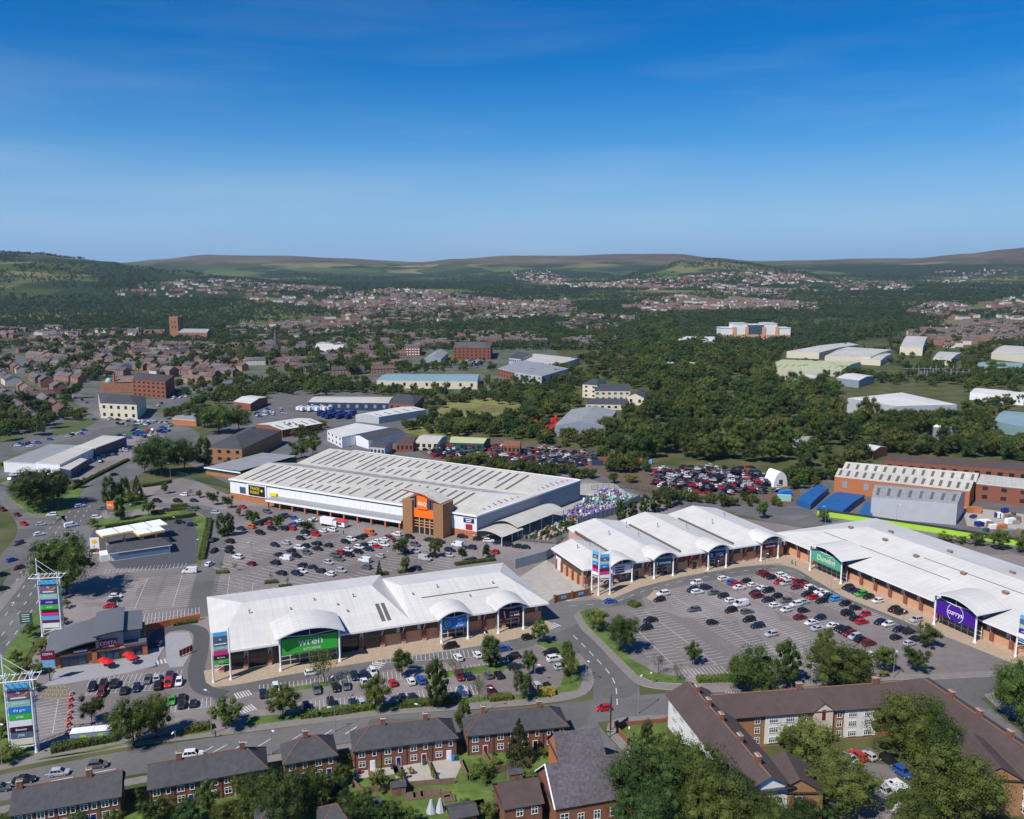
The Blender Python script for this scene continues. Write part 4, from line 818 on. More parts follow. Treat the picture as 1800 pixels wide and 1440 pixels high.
fence(W([(1040, 862), (1100, 858), (1150, 868)]), 2.6, 'fence_green', 'dark green fence between the garden centre and the scrapyard')

# ---- coffee shop with curved grey roof
cA, cB = G(98, 1178), G(256, 1153); C = empty('coffee_shop', (cA.x, cA.y, 0), math.atan2(cB.y - cA.y, cB.x - cA.x), 'coffee shop and bakery under curved dark grey metal roofs', 'shop'); LC = (cB - cA).length
MB().use('brick_brown').box(0, LC, 1.0, 15, 0, 4.0).build('wall', C)
def croof(u0, u1, v0, v1, z0, z1, nm='roof'):
    b = MB(); n = 8
    for k in range(n):
        f0, f1 = k / n, (k + 1) / n; h = lambda f: z0 + (z1 - z0) * math.sin(f * math.pi / 2); a, c2 = u0 + (u1 - u0) * f0, u0 + (u1 - u0) * f1
        b.use('roof_darkmetal').poly([(a, v0, h(f0) + .35), (c2, v0, h(f1) + .35), (c2, v1, h(f1) + .35), (a, v1, h(f0) + .35)]); b.use('steel_dark').poly([(a, v0, h(f0)), (c2, v0, h(f1)), (c2, v0, h(f1) + .35), (a, v0, h(f0) + .35)]).poly([(a, v1, h(f0)), (c2, v1, h(f1)), (c2, v0, h(f1)), (a, v0, h(f0))])
    for u, f in ((u0, 0), (u1, 1)): b.use('steel_dark').poly([(u, v1, h(f)), (u, v0, h(f)), (u, v0, h(f) + .35), (u, v1, h(f) + .35)])
    return b.build(nm, C)
croof(-2.5, LC * .5, -.8, 16, 3.7, 6.4); croof(LC * .43, LC * .77, -1.0, 17, 7.6, 8.3); croof(LC * .74, LC * .98, 1.5, 16, 7.2, 7.0)
MB().use('clad_bluegrey').box(LC * .45, LC * .76, .6, 15.5, 4, 7.6).box(LC * .76, LC * .95, 3, 15, 4, 7.0).build('upper_wall', C)
MB().use('roof_darkmetal').box(LC * .76, LC * 1.02, -.1, 3, 3.6, 4.1).build('canopy_roof', C)
for u0, u1 in ((.06, .33), (.48, .7), (.74, .95)):
    g = MB().use('glass_blue').box(LC * u0, LC * u1, .8, 1.0, .15, 3.0).build('window', C); f = MB().use('steel_dark')
    for k in range(4): u = LC * (u0 + (u1 - u0) * k / 3); f.box(u - .05, u + .05, .7, .8, .15, 3.0)
    f.build('window_frame', g)
for u in (.0, .4, .97): MB().use('brick_orange').box(LC * u, LC * u + 1.2, .3, .95, .1, 3.4).build('pier', C)
MB().use('brick_peach').box(LC * .05, LC * .4, .4, .7, 3.05, 3.6).box(LC * .46, LC * .97, .4, .7, 3.05, 3.5).build('lintel', C)
s = MB().use('sign_maroon').box(LC * .49, LC * .69, .2, .5, 3.7, 6.1).build('sign_board', C); text('COSTA', 1.25, (LC * .59, .16, 5.2), FACE, wh, s); text('DRIVE THRU', .5, (LC * .59, .16, 4.2), FACE, wh, s)
s = MB().use('sign_navy').box(LC * .2, LC * .36, .1, .35, 3.5, 4.7).build('sign_board', C); text('~3.2', .7, (LC * .28, .06, 4.1), FACE, wh, s)
# coffee pylon sign
p = G(88, 1198); T = empty('pylon_sign', p, R(10), 'maroon and blue twin panel sign on a dark pole by the coffee shop', 'sign')
MB().use('steel_dark').bar((0, 0, 0), (0, 0, 8), .14, 8).build('pole', T)
s = MB().use('sign_maroon').box(-1.6, 1.6, -.15, .15, 5.9, 8.2).build('sign_panel', T); text('COSTA', .75, (0, -.19, 7.4), FACE, wh, s)
s = MB().use('sign_sky').box(-1.3, 1.5, -.15, .15, 4.0, 5.8).build('sign_panel', T); MB().use('orange').box(-.3, .3, -.2, -.16, 4.6, 5.2).build('emblem', s)
# terrace umbrellas, tables
for i, (x, y) in enumerate([(182, 1172), (226, 1162), (190, 1176), (232, 1168)]):
    p = G(x, y); U = empty('parasol', p, random.random(), 'red parasol on the coffee shop terrace', 'parasol', 'red parasols on the coffee terrace'); b = MB().use('plastic_red')
    for k in range(8): a, c2 = 2 * math.pi * k / 8, 2 * math.pi * (k + 1) / 8; b.poly([(1.5 * math.cos(a), 1.5 * math.sin(a), 2.0), (1.5 * math.cos(c2), 1.5 * math.sin(c2), 2.0), (0, 0, 2.6)])
    b.build('shade', U); MB().use('steel_grey').bar((0, 0, .1), (0, 0, 2.6), .04, 5).build('pole', U)
p = G(327, 1152); T = empty('menu_board', p, R(60), 'row of maroon drive through menu boards on the grey island', 'sign')
for i in range(4): MB().use('sign_maroon').box(i * 1.1 - 2, i * 1.1 - 1.1, -.1, .1, .5, 2.2).use('steel_dark').box(i * 1.1 - 1.6, i * 1.1 - 1.5, -.05, .05, .12, .5).build('board', T)
# retaining wall behind coffee shop
yw = W([(250, 1112), (300, 1100), (352, 1090)]); WL = empty('brick_wall', yw[0], 0, 'low orange brick retaining wall behind the drive through lane', 'wall')
for a, b in zip(yw, yw[1:]):
    a, b = a - yw[0], b - yw[0]; d = (b - a).normalized(); n_ = Vector((-d.y, d.x, 0)) * .2; MB().use('brick_orange').prism([(a - n_).xy, (b - n_).xy, (b + n_).xy, (a + n_).xy], 0, 2.0).build('wall_panel', WL)

# ---- filling station
fa, fb = G(182, 968), G(296, 946); Fs = empty('fuel_canopy', (fa.x, fa.y, 0), math.atan2(fb.y - fa.y, fb.x - fa.x), 'white filling station canopy with yellow fascia on columns', 'canopy')
def can(P, u0, u1, v0, v1, n):
    b = MB().use('trim_white').box(u0, u1, v0, v1, 5.05, 5.7); b.use('shell_yellow').box(u0 - .03, u1 + .03, v0 - .03, v1 + .03, 4.75, 5.3); b.use('shell_red').box(u0 - .05, u1 + .05, v0 - .05, v1 + .05, 4.62, 4.78); r_ = b.build('roof', P)
    g = MB().use('flashing')
    for k in range(1, n): u = u0 + (u1 - u0) * k / n; g.box(u - .12, u + .12, v0 + .1, v1 - .1, 5.7, 5.74)
    g.build('roof_joint', r_)
    for k in range(n):
        u = u0 + (u1 - u0) * (k + .5) / n; MB().use('steel_white').box(u - .2, u + .2, (v0 + v1) / 2 - .2, (v0 + v1) / 2 + .2, .07, 4.7).build('column', P); pu = MB().use('shell_yellow').box(u - .5, u + .5, (v0 + v1) / 2 + .5, (v0 + v1) / 2 + 1.2, .1, 1.8); pu.build('fuel_pump', P)
LF = (fb - fa).length; can(Fs, 0, LF, 0, 9, 4); can(Fs, LF * .46, LF * .86, -7, -.2, 2)
ka, kb = G(196, 987), G(300, 972); K = empty('station_shop', (ka.x, ka.y, 0), math.atan2(kb.y - ka.y, kb.x - ka.x), 'filling station shop with white walls and a dark hipped roof', 'shop'); LK = (kb - ka).length
MB().use('render_white').box(0, LK, 0, 9, 0, 3.0).use('clad_bluegrey').box(2.5, LK - .5, -.1, 0, 1.7, 2.9).build('wall', K)
r = MB(); hip(r, -1, LK + .6, -.8, 9.8, 3.3, 5.2, 3, 3, None, 'slate', .3); r.build('roof', K)
MB().use('render_white').box(-3.5, -.2, 1, 7, 0, 2.4).build('store', K)
p = G(168, 975); T = empty('price_sign', p, R(8), 'white price pylon with a yellow shell emblem at the filling station', 'sign'); MB().use('trim_white').box(-1.6, 1.6, -.2, .2, .3, 6.5).use('shell_red').box(-1.0, 1.4, -.25, -.2, 1, 2.2).build('sign_panel', T)
b = MB().use('shell_yellow'); q = [(0.35 * -1, -.23, 4.0), (.35, -.23, 4.0), (.4, -.23, 4.3)] + [(1.05 * math.cos(R(a)), -.23, 4.75 + 1.05 * math.sin(R(a))) for a in range(-10, 191, 20)] + [(-.4, -.23, 4.3)]; b.poly(q); b.build('emblem', T); MB().use('steel_grey').box(-1.2, 1.2, -.15, .15, 0, .35).build('base', T)
p = G(196, 905); T = empty('orange_sign', p, R(5), 'square orange store sign board at the car park entrance', 'sign'); s = MB().use('orange').box(-1.7, 1.7, -.2, .2, 2.6, 6.0).build('sign_panel', T); text('B&Q', 1.4, (0, -.24, 4.3), FACE, wh, s); MB().use('sign_slate').box(-1.6, 1.6, -.18, .18, 1.2, 2.55).build('sign_panel', T); MB().use('steel_dark').box(-1.4, -1.2, -.1, .1, 0, 1.2).box(1.2, 1.4, -.1, .1, 0, 1.2).build('leg', T)
# ================================================================== HOUSES, FLATS, MID-GROUND BUILDINGS
def roofgen(mb, L_, d, ze, zr, hl, hr, m, ov=.4, axis=0, under=True):
    u0, u1, v0, v1, vr = -ov, L_ + ov, -ov, d + ov, d / 2; zo = ze - .12
    a, b, c, e = (u0, v0, zo), (u1, v0, zo), (u1, v1, zo), (u0, v1, zo); p, q = (u0 + hl, vr, zr), (u1 - hr, vr, zr)
    mb.use(m).poly([a, b, q, p]).poly([c, e, p, q])
    if hr: mb.poly([b, c, q])
    if hl: mb.poly([e, a, p])
    if under: mb.use('steel_dark').poly([e, c, b, a])
def gable_tri(mb, L_, d, ze, zr, left, right):
    if left: mb.poly([(0, d, ze - .12), (0, 0, ze - .12), (0, d / 2, zr - .15)])
    if right: mb.poly([(L_, 0, ze - .12), (L_, d, ze - .12), (L_, d / 2, zr - .15)])
_WIN = {}
def window(P, u, z, w_=1.2, h=1.2, v=0, bars=2, frame='trim_white', rot=0):
    k = (w_, h, bars, frame)
    if k not in _WIN:
        a = MB().use('glass').box(-w_ / 2, w_ / 2, -.03, .03, 0, h).build('window', P); f = MB().use(frame)
        f.box(-w_ / 2 - .08, w_ / 2 + .08, -.09, -.031, -.12, 0).box(-w_ / 2 - .08, w_ / 2 + .08, -.08, -.031, h, h + .1)
        for i in range(bars + 1): x = -w_ / 2 + w_ * i / bars; f.box(x - .06, x + .06, -.075, -.032, 0, h)
        f.box(-w_ / 2, w_ / 2, -.07, -.033, h * .62, h * .62 + .09); fo = f.build('window_frame', a); _WIN[k] = (a, fo)
    else:
        s, sf = _WIN[k]; a = s.copy(); COL.objects.link(a); fo = sf.copy(); COL.objects.link(fo); a.parent = P; fo.parent = a
    a.location = (u, v - .03, z); a.rotation_euler = (0, 0, rot); return a
def chimney(P, u, v, z, h=1.8, m='chimney_brick', w_=1.0):
    c = MB().use(m).box(u - w_ / 2, u + w_ / 2, v - .4, v + .4, z - .8, z + h); c.use('concrete').box(u - w_ / 2 - .08, u + w_ / 2 + .08, v - .48, v + .48, z + h, z + h + .12); o = c.build('chimney', P)
    p = MB().use('pot')
    for k in (-.3, .05, .4): p.bar((u + k * w_, v, z + h + .12), (u + k * w_, v, z + h + .5), .12, 6)
    p.build('chimney_pots', o)
DOORS = ['sign_navy', 'sign_white', 'sign_black', 'sign_maroon']
def terrace(p0, p1, depth, eave, ridge, hl, hr, n, label, wall='brick_terrace', roof='slate', chims=(), doors=True, ext=(0, 0)):
    a, b = G(*p0, eave), G(*p1, eave); an = math.atan2(b.y - a.y, b.x - a.x); L_ = (Vector((b.x, b.y)) - Vector((a.x, a.y))).length
    H_ = empty('terraced_house', (a.x, a.y, 0), an, label, 'house'); wl = MB().use(wall).box(0, L_, 0, depth, 0, eave)
    gable_tri(wl, L_, depth, eave, ridge, hl == 0, hr == 0); wl.build('wall', H_)
    r_ = MB(); roofgen(r_, L_, depth, eave, ridge, hl, hr, roof); ro = r_.build('roof', H_)
    rt = MB().use('chimney_brick'); rt.bar((-.4 + hl, depth / 2, ridge), (L_ + .4 - hr, depth / 2, ridge), .13, 5)
    for s, hh, u in ((1, hl, -.4), (-1, hr, L_ + .4)):
        if hh: rt.bar((u + s * hh, depth / 2, ridge), (u, -.4, eave - .1), .1, 4).bar((u + s * hh, depth / 2, ridge), (u, depth + .4, eave - .1), .1, 4)
    rt.build('ridge_tiles', ro)
    MB().use('steel_dark').box(-.3, L_ + .3, -.5, -.38, eave - .25, eave - .08).build('gutter', H_)
    Lu = L_ / n
    for i in range(n):
        for f in (.3, .78):
            window(H_, (i + f) * Lu, eave - 1.75, 1.25 if f < .5 else .8, 1.15, 0, 2 if f < .5 else 1)
        window(H_, (i + .3) * Lu, .95, 1.3, 1.2, 0, 2)
        if doors:
            d = MB().use('trim_white').box(-.55, .55, -.05, .0, .05, 2.15).use(random.choice(DOORS)).box(-.42, .42, -.09, -.05, .08, 2.0).build('door', H_); d.location = ((i + .7) * Lu, 0, 0)
        MB().use('steel_dark').bar((i * Lu + .12, -.12, .1), (i * Lu + .12, -.12, eave - .2), .05, 5).build('downpipe', H_)
    for u in chims: chimney(H_, u * L_, depth / 2, ridge, 1.3)
    return H_
terrace((500, 1342), (591, 1326), 7.6, 4.9, 7.8, 4, 4, 2, 'short brick terrace with hipped slate roof between two gaps on the front road', chims=(.45,))
terrace((622, 1319), (802, 1296), 7.6, 4.9, 7.8, 4, 4, 4, 'four house brick terrace with slate hips and a white door', chims=(.3, .72))
terrace((822, 1292), (997, 1275), 7.6, 4.9, 7.8, 4, 4, 4, 'brick terrace on the corner of the side street behind a conifer', chims=(.18, .75))
terrace((262, 1386), (468, 1349), 7.6, 4.9, 7.8, .0, 4, 5, 'brick terrace facing the coffee shop car park, roof seen from above', chims=(.25, .8))
terrace((20, 1432), (210, 1398), 7.6, 4.9, 7.8, .0, 0, 5, 'brick terrace opposite the tall totem sign by the road', chims=(.05, .7))
terrace((450, 1462), (510, 1452), 7.6, 4.9, 7.8, 3, 3, 2, 'slate hipped cottage roof between the dense garden trees', chims=())
terrace((560, 1466), (620, 1458), 7.6, 4.9, 7.8, 3, 3, 2, 'second small slate roof in the dense garden trees', chims=())
# old slate hall and its side house
def block(name, p0, p1, depth, eave, ridge, hl, hr, wall, roof, label, cat, chims=(), barge=None, ov=.4, wins=(), frame=None):
    a, b = (G(*p0, eave), G(*p1, eave)) if frame is None else frame; an = math.atan2(b.y - a.y, b.x - a.x); L_ = (Vector((b.x, b.y)) - Vector((a.x, a.y))).length
    H_ = empty(name, (a.x, a.y, 0), an, label, cat); wl = MB().use(wall).box(0, L_, 0, depth, 0, eave); gable_tri(wl, L_, depth, eave, ridge, hl == 0, hr == 0); wl.build('wall', H_)
    r_ = MB(); roofgen(r_, L_, depth, eave, ridge, hl, hr, roof, ov); r_.build('roof', H_)
    if barge:
        bm = MB().use(barge)
        for u in (-ov - .03, L_ + ov + .03): bm.bar((u, -ov, eave - .1), (u, depth / 2, ridge), .16, 4).bar((u, depth / 2, ridge), (u, depth + ov, eave - .1), .16, 4)
        bm.build('barge_board', H_)
    for u, z, w_, h, bars in wins: window(H_, u * L_, z, w_, h, 0, bars)
    for u in chims: chimney(H_, u * L_, depth / 2, ridge, 1.4)
    return H_, L_
block('old_hall', (978, 1420), (1120, 1396), 12, 5.0, 10.2, 0, 0, 'brick_red', 'slate_old', 'old brick hall with a mottled slate roof and white barge boards', 'hall', barge='trim_white', wins=[(.1, 1.5, 1.6, 2, 2), (.3, 1.5, 1.2, 1.6, 2), (.5, 1.5, 1.2, 1.6, 2), (.7, 1.5, 1.2, 1.6, 2)])
block('hall_wing', (985, 1340), (1062, 1330), 9, 5.0, 9.0, 0, 0, 'brick_orange', 'slate_old', 'rear slate wing of the old hall toward the side street', 'hall', chims=())
block('brick_cottage', (887, 1421), (953, 1410), 8, 4.6, 7.2, 0, 0, 'brick_terrace', 'tile_brown', 'brick cottage with a brown tiled roof beside the old hall', 'house', wins=[(.4, 2.6, 1.2, 1.3, 2), (.8, 2.6, 1.2, 1.3, 2)])
block('garden_shed', (795, 1438), (838, 1430), 4, 2.2, 3.0, 0, 0, 'wood', 'slate', 'dark garden shed behind the allotment beds', 'shed')
# flats
FL = 7.6
def flats_wing(a, b, depth, label, face, chims, eave=FL, ridge=10.4, hl=0, hr=0, wall='brick_brown', wings=()):
    an = math.atan2(b.y - a.y, b.x - a.x); L_ = (b - a).xy.length; H_ = empty('flats', (a.x, a.y, 0), an, label, 'flats')
    wl = MB().use(wall).box(0, L_, 0, depth, 0, eave); gable_tri(wl, L_, depth, eave, ridge, hl == 0, hr == 0); wl.build('wall', H_)
    r_ = MB(); roofgen(r_, L_, depth, eave, ridge, hl, hr, 'tile_brown', .7); ro = r_.build('roof', H_); MB().use('pot').bar((hl - .7, depth / 2, ridge), (L_ - hr + .7, depth / 2, ridge), .1, 4).build('ridge_tiles', ro)
    for u, kind, w_ in face:
        if kind == 'w':
            MB().use('render_white').box(u - w_ / 2, u + w_ / 2, -.14, 0, .6, eave - .25).build('white_bay', H_)
            for z in (.95, 3.3, 5.55):
                for k in (-.25, .25): window(H_, u + k * w_, z, 1.9, 1.15, -.14, 4)
        elif kind == 'b':
            for z in (.95, 3.3, 5.55): window(H_, u, z, 1.15, 1.3, 0, 2)
        elif kind == 'g':
            g = MB().use('render_cream').box(u - 2.2, u + 2.2, -.5, 0, .3, eave); g.poly([(u - 2.2, -.5, eave), (u + 2.2, -.5, eave), (u, -.5, eave + 1.6)]); g.use('tile_brown').poly([(u - 2.5, -.7, eave - .1), (u, -.7, eave + 1.75), (u, depth / 2, eave + 1.75), (u - 2.5, depth * .2, eave - .1)][::-1]).poly([(u, -.7, eave + 1.75), (u + 2.5, -.7, eave - .1), (u + 2.5, depth * .2, eave - .1), (u, depth / 2, eave + 1.75)][::-1]); g.use('sign_maroon').box(u - .4, u + .4, -.56, -.5, eave - 2.2, eave + .2); g.build('gabled_bay', H_)
    for u in chims:
        chimney(H_, u * L_, depth * .5, ridge - .2, 1.5, 'chimney_brick', 1.3)
    return H_, L_
a, b = G(1313, 1258, FL), G(1545, 1240, FL); LW = (b - a).xy.length
face = [(LW * .08, 'b', 1), (LW * .26, 'w', 7.6), (LW * .43, 'b', 1), (LW * .57, 'g', 1), (LW * .7, 'b', 1), (LW * .86, 'w', 7.6)]
d_ = (b - a).normalized(); flats_wing(a - d_ * 6, b + d_ * 8, 9.5, 'three storey flats with white window bays and a brown tiled roof', [(u + 6, k, w_) for u, k, w_ in face], (.45, .86))
r0, r1 = G(1211, 1199, 10.4), G(1352, 1362, 10.4); d_ = (r1 - r0).normalized(); n_ = Vector((-d_.y, d_.x, 0)) * 4.8
flats_wing(r0 - n_, r1 - n_, 9.6, 'brown tiled flats wing with a white gable end beside the junction', [(6, 'w', 8), (16, 'w', 8), (26, 'w', 8)], (.12, .28, .45, .68, .88), hl=0, hr=0, wall='render_white')
r0, r1 = G(1602, 1177, 10.4), G(1860, 1352, 10.4); d_ = (r1 - r0).normalized(); n_ = Vector((-d_.y, d_.x, 0)) * 4.8
flats_wing(r0 - n_, r1 - n_, 9.6, 'brown tiled flats wing running beside the side lane', [(20, 'w', 8), (30, 'b', 1), (38, 'w', 8)], (.32, .52, .72, .9), hl=5, hr=0)
a, b = G(1362, 1392, 6.5), G(1440, 1394, 6.5)
H_, L_ = block('flats_gable', None, None, 9, 6.5, 9.2, 0, 0, 'brick_brown', 'tile_brown', 'small gabled brick block with a white window at the court entrance', 'flats', frame=(G(1447, 1392, 6.5), G(1447, 1392, 6.5) + Vector((.12, 9, 0))))
window(H_, -.03, 4.2, 1.2, 1.3, 4.5, 2, rot=-math.pi / 2); window(H_, -.03, 1.2, 1.2, 1.3, 4.5, 2, rot=-math.pi / 2)
H_, L_ = block('flats_gable', None, None, 9, 7.4, 10, 0, 0, 'brick_brown', 'tile_brown', 'brick gable of flats beyond the court with three small windows', 'flats', frame=(G(1800, 1372, 7.4), G(1800, 1372, 7.4) + Vector((1.2, 12, 0))))
for z in (1.2, 3.6, 5.9): window(H_, -.03, z, 1.1, 1.2, 6, 2, rot=-math.pi / 2)
MB().use('plastic_red').box(-1, 1, -1, 1, 0, .05).build('porch_roof', None)
o = bpy.data.objects['porch_roof']; bpy.data.objects.remove(o)
p = G(1330, 1340); PR = empty('porch', p, R(-40), 'bright red porch canopy at the flats entrance', 'porch'); MB().use('plastic_red').box(-1.4, 1.4, -1.2, 1.2, 2.4, 2.6).build('roof', PR)
for x, y in ((-1.2, -1), (1.2, -1), (-1.2, 1), (1.2, 1)): MB().use('plastic_red').box(x - .06, x + .06, y - .06, y + .06, 0, 2.4).build('post', PR)
# low walls round the flats lawn
for pts, lab in (([(1085, 1278), (1172, 1270)], 'low brick wall between the front road and the flats lawn'), ([(1082, 1280), (1105, 1310), (1135, 1338)], 'low brick wall along the side street pavement')):
    yw = W(pts); WL = empty('garden_wall', yw[0], 0, lab, 'wall')
    for a, b in zip(yw, yw[1:]):
        a, b = a - yw[0], b - yw[0]; d = (b - a).normalized(); n_ = Vector((-d.y, d.x, 0)) * .12; MB().use('brick_red').prism([(a - n_).xy, (b - n_).xy, (b + n_).xy, (a + n_).xy], .05, 1.1).build('wall_panel', WL)
        for k in (a, b): MB().use('brick_red').box(k.x - .25, k.x + .25, k.y - .25, k.y + .25, .05, 1.5).build('pier', WL)
# garden fences
fence(W([(868, 1362), (905, 1352), (935, 1345)]), 1.6, 'fence_wood', 'weathered timber fence behind the corner terrace', mesh=False)
fence(W([(640, 1395), (720, 1385), (800, 1378)]), 1.4, 'fence_wood', 'long timber garden fence above the allotment beds', mesh=False)
for i, (x, y) in enumerate([(758, 1428), (774, 1426)]):
    p = G(x, y); t = MB().use('clad_grey'); t.bar((0, 0, .05), (0, 0, 2.6), 1.0, 8, .25); o = t.build('plant_tent'); o.location = p; tag(o, 'pale conical garden cloche standing in the allotment', 'cloche', 'garden cloches')
for i in range(6):
    p = G(*[(722, 1402), (735, 1400), (748, 1398), (765, 1396), (782, 1400), (790, 1406)][i]); B_ = empty('raised_bed', p, R(12), 'timber raised vegetable bed in the allotment', 'planter', 'raised beds of the allotment')
    for x0, x1, y0, y1 in ((-1, 1, -1.1, -1), (-1, 1, 1, 1.1), (-1.1, -1, -1.1, 1.1), (1, 1.1, -1.1, 1.1)): MB().use('fence_wood').box(x0, x1, y0, y1, .05, .5).build('board', B_)
    MB().use('soil').box(-1, 1, -1, 1, .05, .4).build('soil', B_)

# ---- mid-ground buildings traced as roof outlines at eave height
def rblock(name, quad, eave, rise, axis, kind, wall, roof, label, cat='building', wins=0, floors=1, sky=0, mulrow=None, winm='glass', frame='trim_white'):
    c = [G(x, y, eave) for x, y in quad]; o0 = c[0].copy(); an = math.atan2(c[1].y - c[0].y, c[1].x - c[0].x); B_ = empty(name, (o0.x, o0.y, 0), an, label, cat)
    M = Matrix.Rotation(-an, 3, 'Z'); q = [(M @ (Vector((p.x, p.y, 0)) - Vector((o0.x, o0.y, 0)))) for p in c]; q = [(p.x, p.y) for p in q]
    wl = MB().use(wall)
    for i in range(4): a, b = q[i], q[(i + 1) % 4]; wl.poly([(*a, 0), (*b, 0), (*b, eave), (*a, eave)])
    r_ = MB().use(roof); mid = lambda a, b: ((a[0] + b[0]) / 2, (a[1] + b[1]) / 2, eave + rise)
    if kind == 'flat': r_.poly([(*p, eave + .15) for p in q]); [r_.use('trim_white').poly([(*q[i], eave - .3), (*q[(i + 1) % 4], eave - .3), (*q[(i + 1) % 4], eave + .15), (*q[i], eave + .15)]) for i in range(4)]
    else:
        if axis == 1: q2 = q[1:] + q[:1]
        else: q2 = q
        m0, m1 = mid(q2[3], q2[0]), mid(q2[1], q2[2])
        if kind == 'hip': k = .28; m0, m1 = tuple(m0[i] + (m1[i] - m0[i]) * k for i in range(3)), tuple(m1[i] + (m0[i] - m1[i]) * k for i in range(3)); r_.poly([(*q2[1], eave), (*q2[2], eave), m1]).poly([(*q2[3], eave), (*q2[0], eave), m0])
        else: wl.poly([(*q2[3], eave), (*q2[0], eave), m0]).poly([(*q2[1], eave), (*q2[2], eave), m1])
        r_.poly([(*q2[0], eave), (*q2[1], eave), m1, m0]).poly([(*q2[2], eave), (*q2[3], eave), m0, m1])
        if sky:
            for s in range(sky):
                f = (s + .5) / sky; A0 = Vector((*q2[0], eave)).lerp(Vector((*q2[1], eave)), f); A1 = Vector(m0).lerp(Vector(m1), f); dd = (Vector((*q2[1], 0)) - Vector((*q2[0], 0))).normalized() * .6; up = Vector((0, 0, .06))
                MB().use('skylight').poly([tuple(A0.lerp(A1, .2) - dd + up), tuple(A0.lerp(A1, .2) + dd + up), tuple(A0.lerp(A1, .8) + dd + up), tuple(A0.lerp(A1, .8) - dd + up)]).build('rooflight', B_)
    wl.build('wall', B_); r_.build('roof', B_)
    if wins:
        Lf = q[1][0]
        for f in range(floors):
            for i in range(wins):
                u = Lf * (i + .5) / wins; z = eave * (f + .35) / floors; h = eave / floors * .42; w_ = min(Lf / wins * .55, 2.2); MB().use(winm).box(u - w_ / 2, u + w_ / 2, -.08, .02, z, z + h).build('window', B_)
    return B_
RB = rblock
RB('dealership', [(6, 812), (62, 815), (140, 783), (88, 781)], 5.5, 0, 0, 'flat', 'render_white', 'roof_grey', 'grey flat roofed dealership wing with a white front wall', 'showroom')
RB('dealership', [(62, 813.5), (105, 817), (170, 786), (140, 782)], 6.0, 0, 0, 'flat', 'clad_white', 'roof_cream', 'cream flat roofed car showroom with dark glass sides', 'showroom')
RB('dealership', [(138, 784), (168, 788), (222, 768), (180, 766)], 6.3, 0, 0, 'flat', 'clad_navy', 'roof_cream', 'cream roofed showroom block with dark navy side', 'showroom')
RB('dealership', [(105, 822), (124, 826), (154, 808), (136, 804)], 4.6, 0, 0, 'flat', 'clad_navy', 'roof_cream', 'small dark showroom extension in front of the cream roof', 'showroom')
RB('brick_office', [(362, 787), (425, 790), (495, 757), (435, 752)], 8, 4, 1, 'hip', 'brick_brown', 'slate', 'brown brick office with a long dark slate roof behind the warehouse annexe', 'office', 4, 2)
RB('brick_unit', [(450, 746), (496, 756), (567, 744), (524, 735)], 5, 1.5, 1, 'gable', 'brick_red', 'roof_white', 'red brick unit with white roof beside the brown brick office', sky=5)
RB('showroom', [(575, 757), (601, 769), (684, 752), (626, 744)], 6.5, 0, 0, 'flat', 'clad_white', 'roof_white', 'white flat roofed showroom with a grey glass front', 'showroom', 4, 2, winm='glass_blue')
RB('workshop', [(617, 766), (648, 775), (712, 760), (684, 752)], 5, 1.6, 1, 'gable', 'clad_white', 'slate', 'workshop with dark solar panel roof beside the white showroom', 'workshop', sky=0)
RB('depot_shed', [(541, 707), (683, 709), (692, 698), (555, 697)], 6, 1.0, 0, 'gable', 'clad_navy', 'roof_cream', 'long dark navy depot shed with a pale roof', 'warehouse', 9, 1, winm='clad_bluegrey')
RB('depot_office', [(683, 709), (728, 712), (746, 696), (700, 692)], 6, 3.5, 0, 'hip', 'brick_red', 'slate', 'depot office with a dark pyramid roof', 'office', 4, 1)
RB('white_shed', [(625, 729), (666, 733), (749, 720), (706, 715)], 5, 1.2, 1, 'gable', 'clad_grey', 'roof_white', 'grey walled shed with white roof beside the meadow', 'warehouse', sky=5)
RB('superstore', [(662, 669), (839, 671), (843, 658), (680, 657)], 7, 1.6, 0, 'gable', 'render_cream', 'roof_teal', 'long cream supermarket with a teal grey roof', 'shop', 9, 1)
RB('town_hall_office', [(797, 611), (862, 611), (866, 602), (801, 602)], 15, 4, 0, 'hip', 'brick_red', 'slate_far', 'four storey red brick office block with a slate hip roof', 'office', 9, 4)
RB('mill_block', [(713, 612), (738, 612), (742, 606), (717, 606)], 10, 3, 0, 'hip', 'brick_red', 'slate_far', 'square three storey red brick block with white windows', 'building', 5, 3, winm='trim_white')
RB('gabled_hall', [(745, 631), (775, 632), (788, 620), (762, 619)], 7, 4, 1, 'gable', 'clad_bluegrey', 'roof_grey', 'grey steep gabled hall next to the brick office block', 'hall')
for i, (q, e, wm, rm, lab) in enumerate([([(875, 648), (905, 655), (960, 640), (915, 633)], 8, 'brick_red', 'roof_grey', 'brick wing of the grey flat roofed school complex'), ([(905, 655), (952, 662), (1000, 648), (960, 640)], 9, 'clad_grey', 'roof_grey', 'grey flat roofed block of the school complex'), ([(915, 633), (985, 640), (1018, 630), (940, 622)], 7, 'clad_grey', 'roof_cream', 'pale flat roofed block at the back of the school complex'), ([(895, 630), (915, 632), (935, 622), (910, 618)], 10, 'clad_grey', 'slate', 'dark roofed hall of the school complex')]):
    RB('school_block', q, e, 0, 0, 'flat', wm, rm, lab, 'school', 6, 2)
RB('cream_office', [(1045, 688), (1108, 688), (1108, 676), (1045, 676)], 8, 3.2, 0, 'gable', 'render_cream', 'slate', 'cream office range with dark roof and blue windows among trees', 'office', 6, 2, winm='glass_blue')
RB('cream_office', [(1024, 676), (1050, 678), (1066, 668), (1042, 667)], 11, 3, 0, 'hip', 'render_cream', 'slate', 'cream stair tower with a dark hipped roof', 'office', 2, 3)
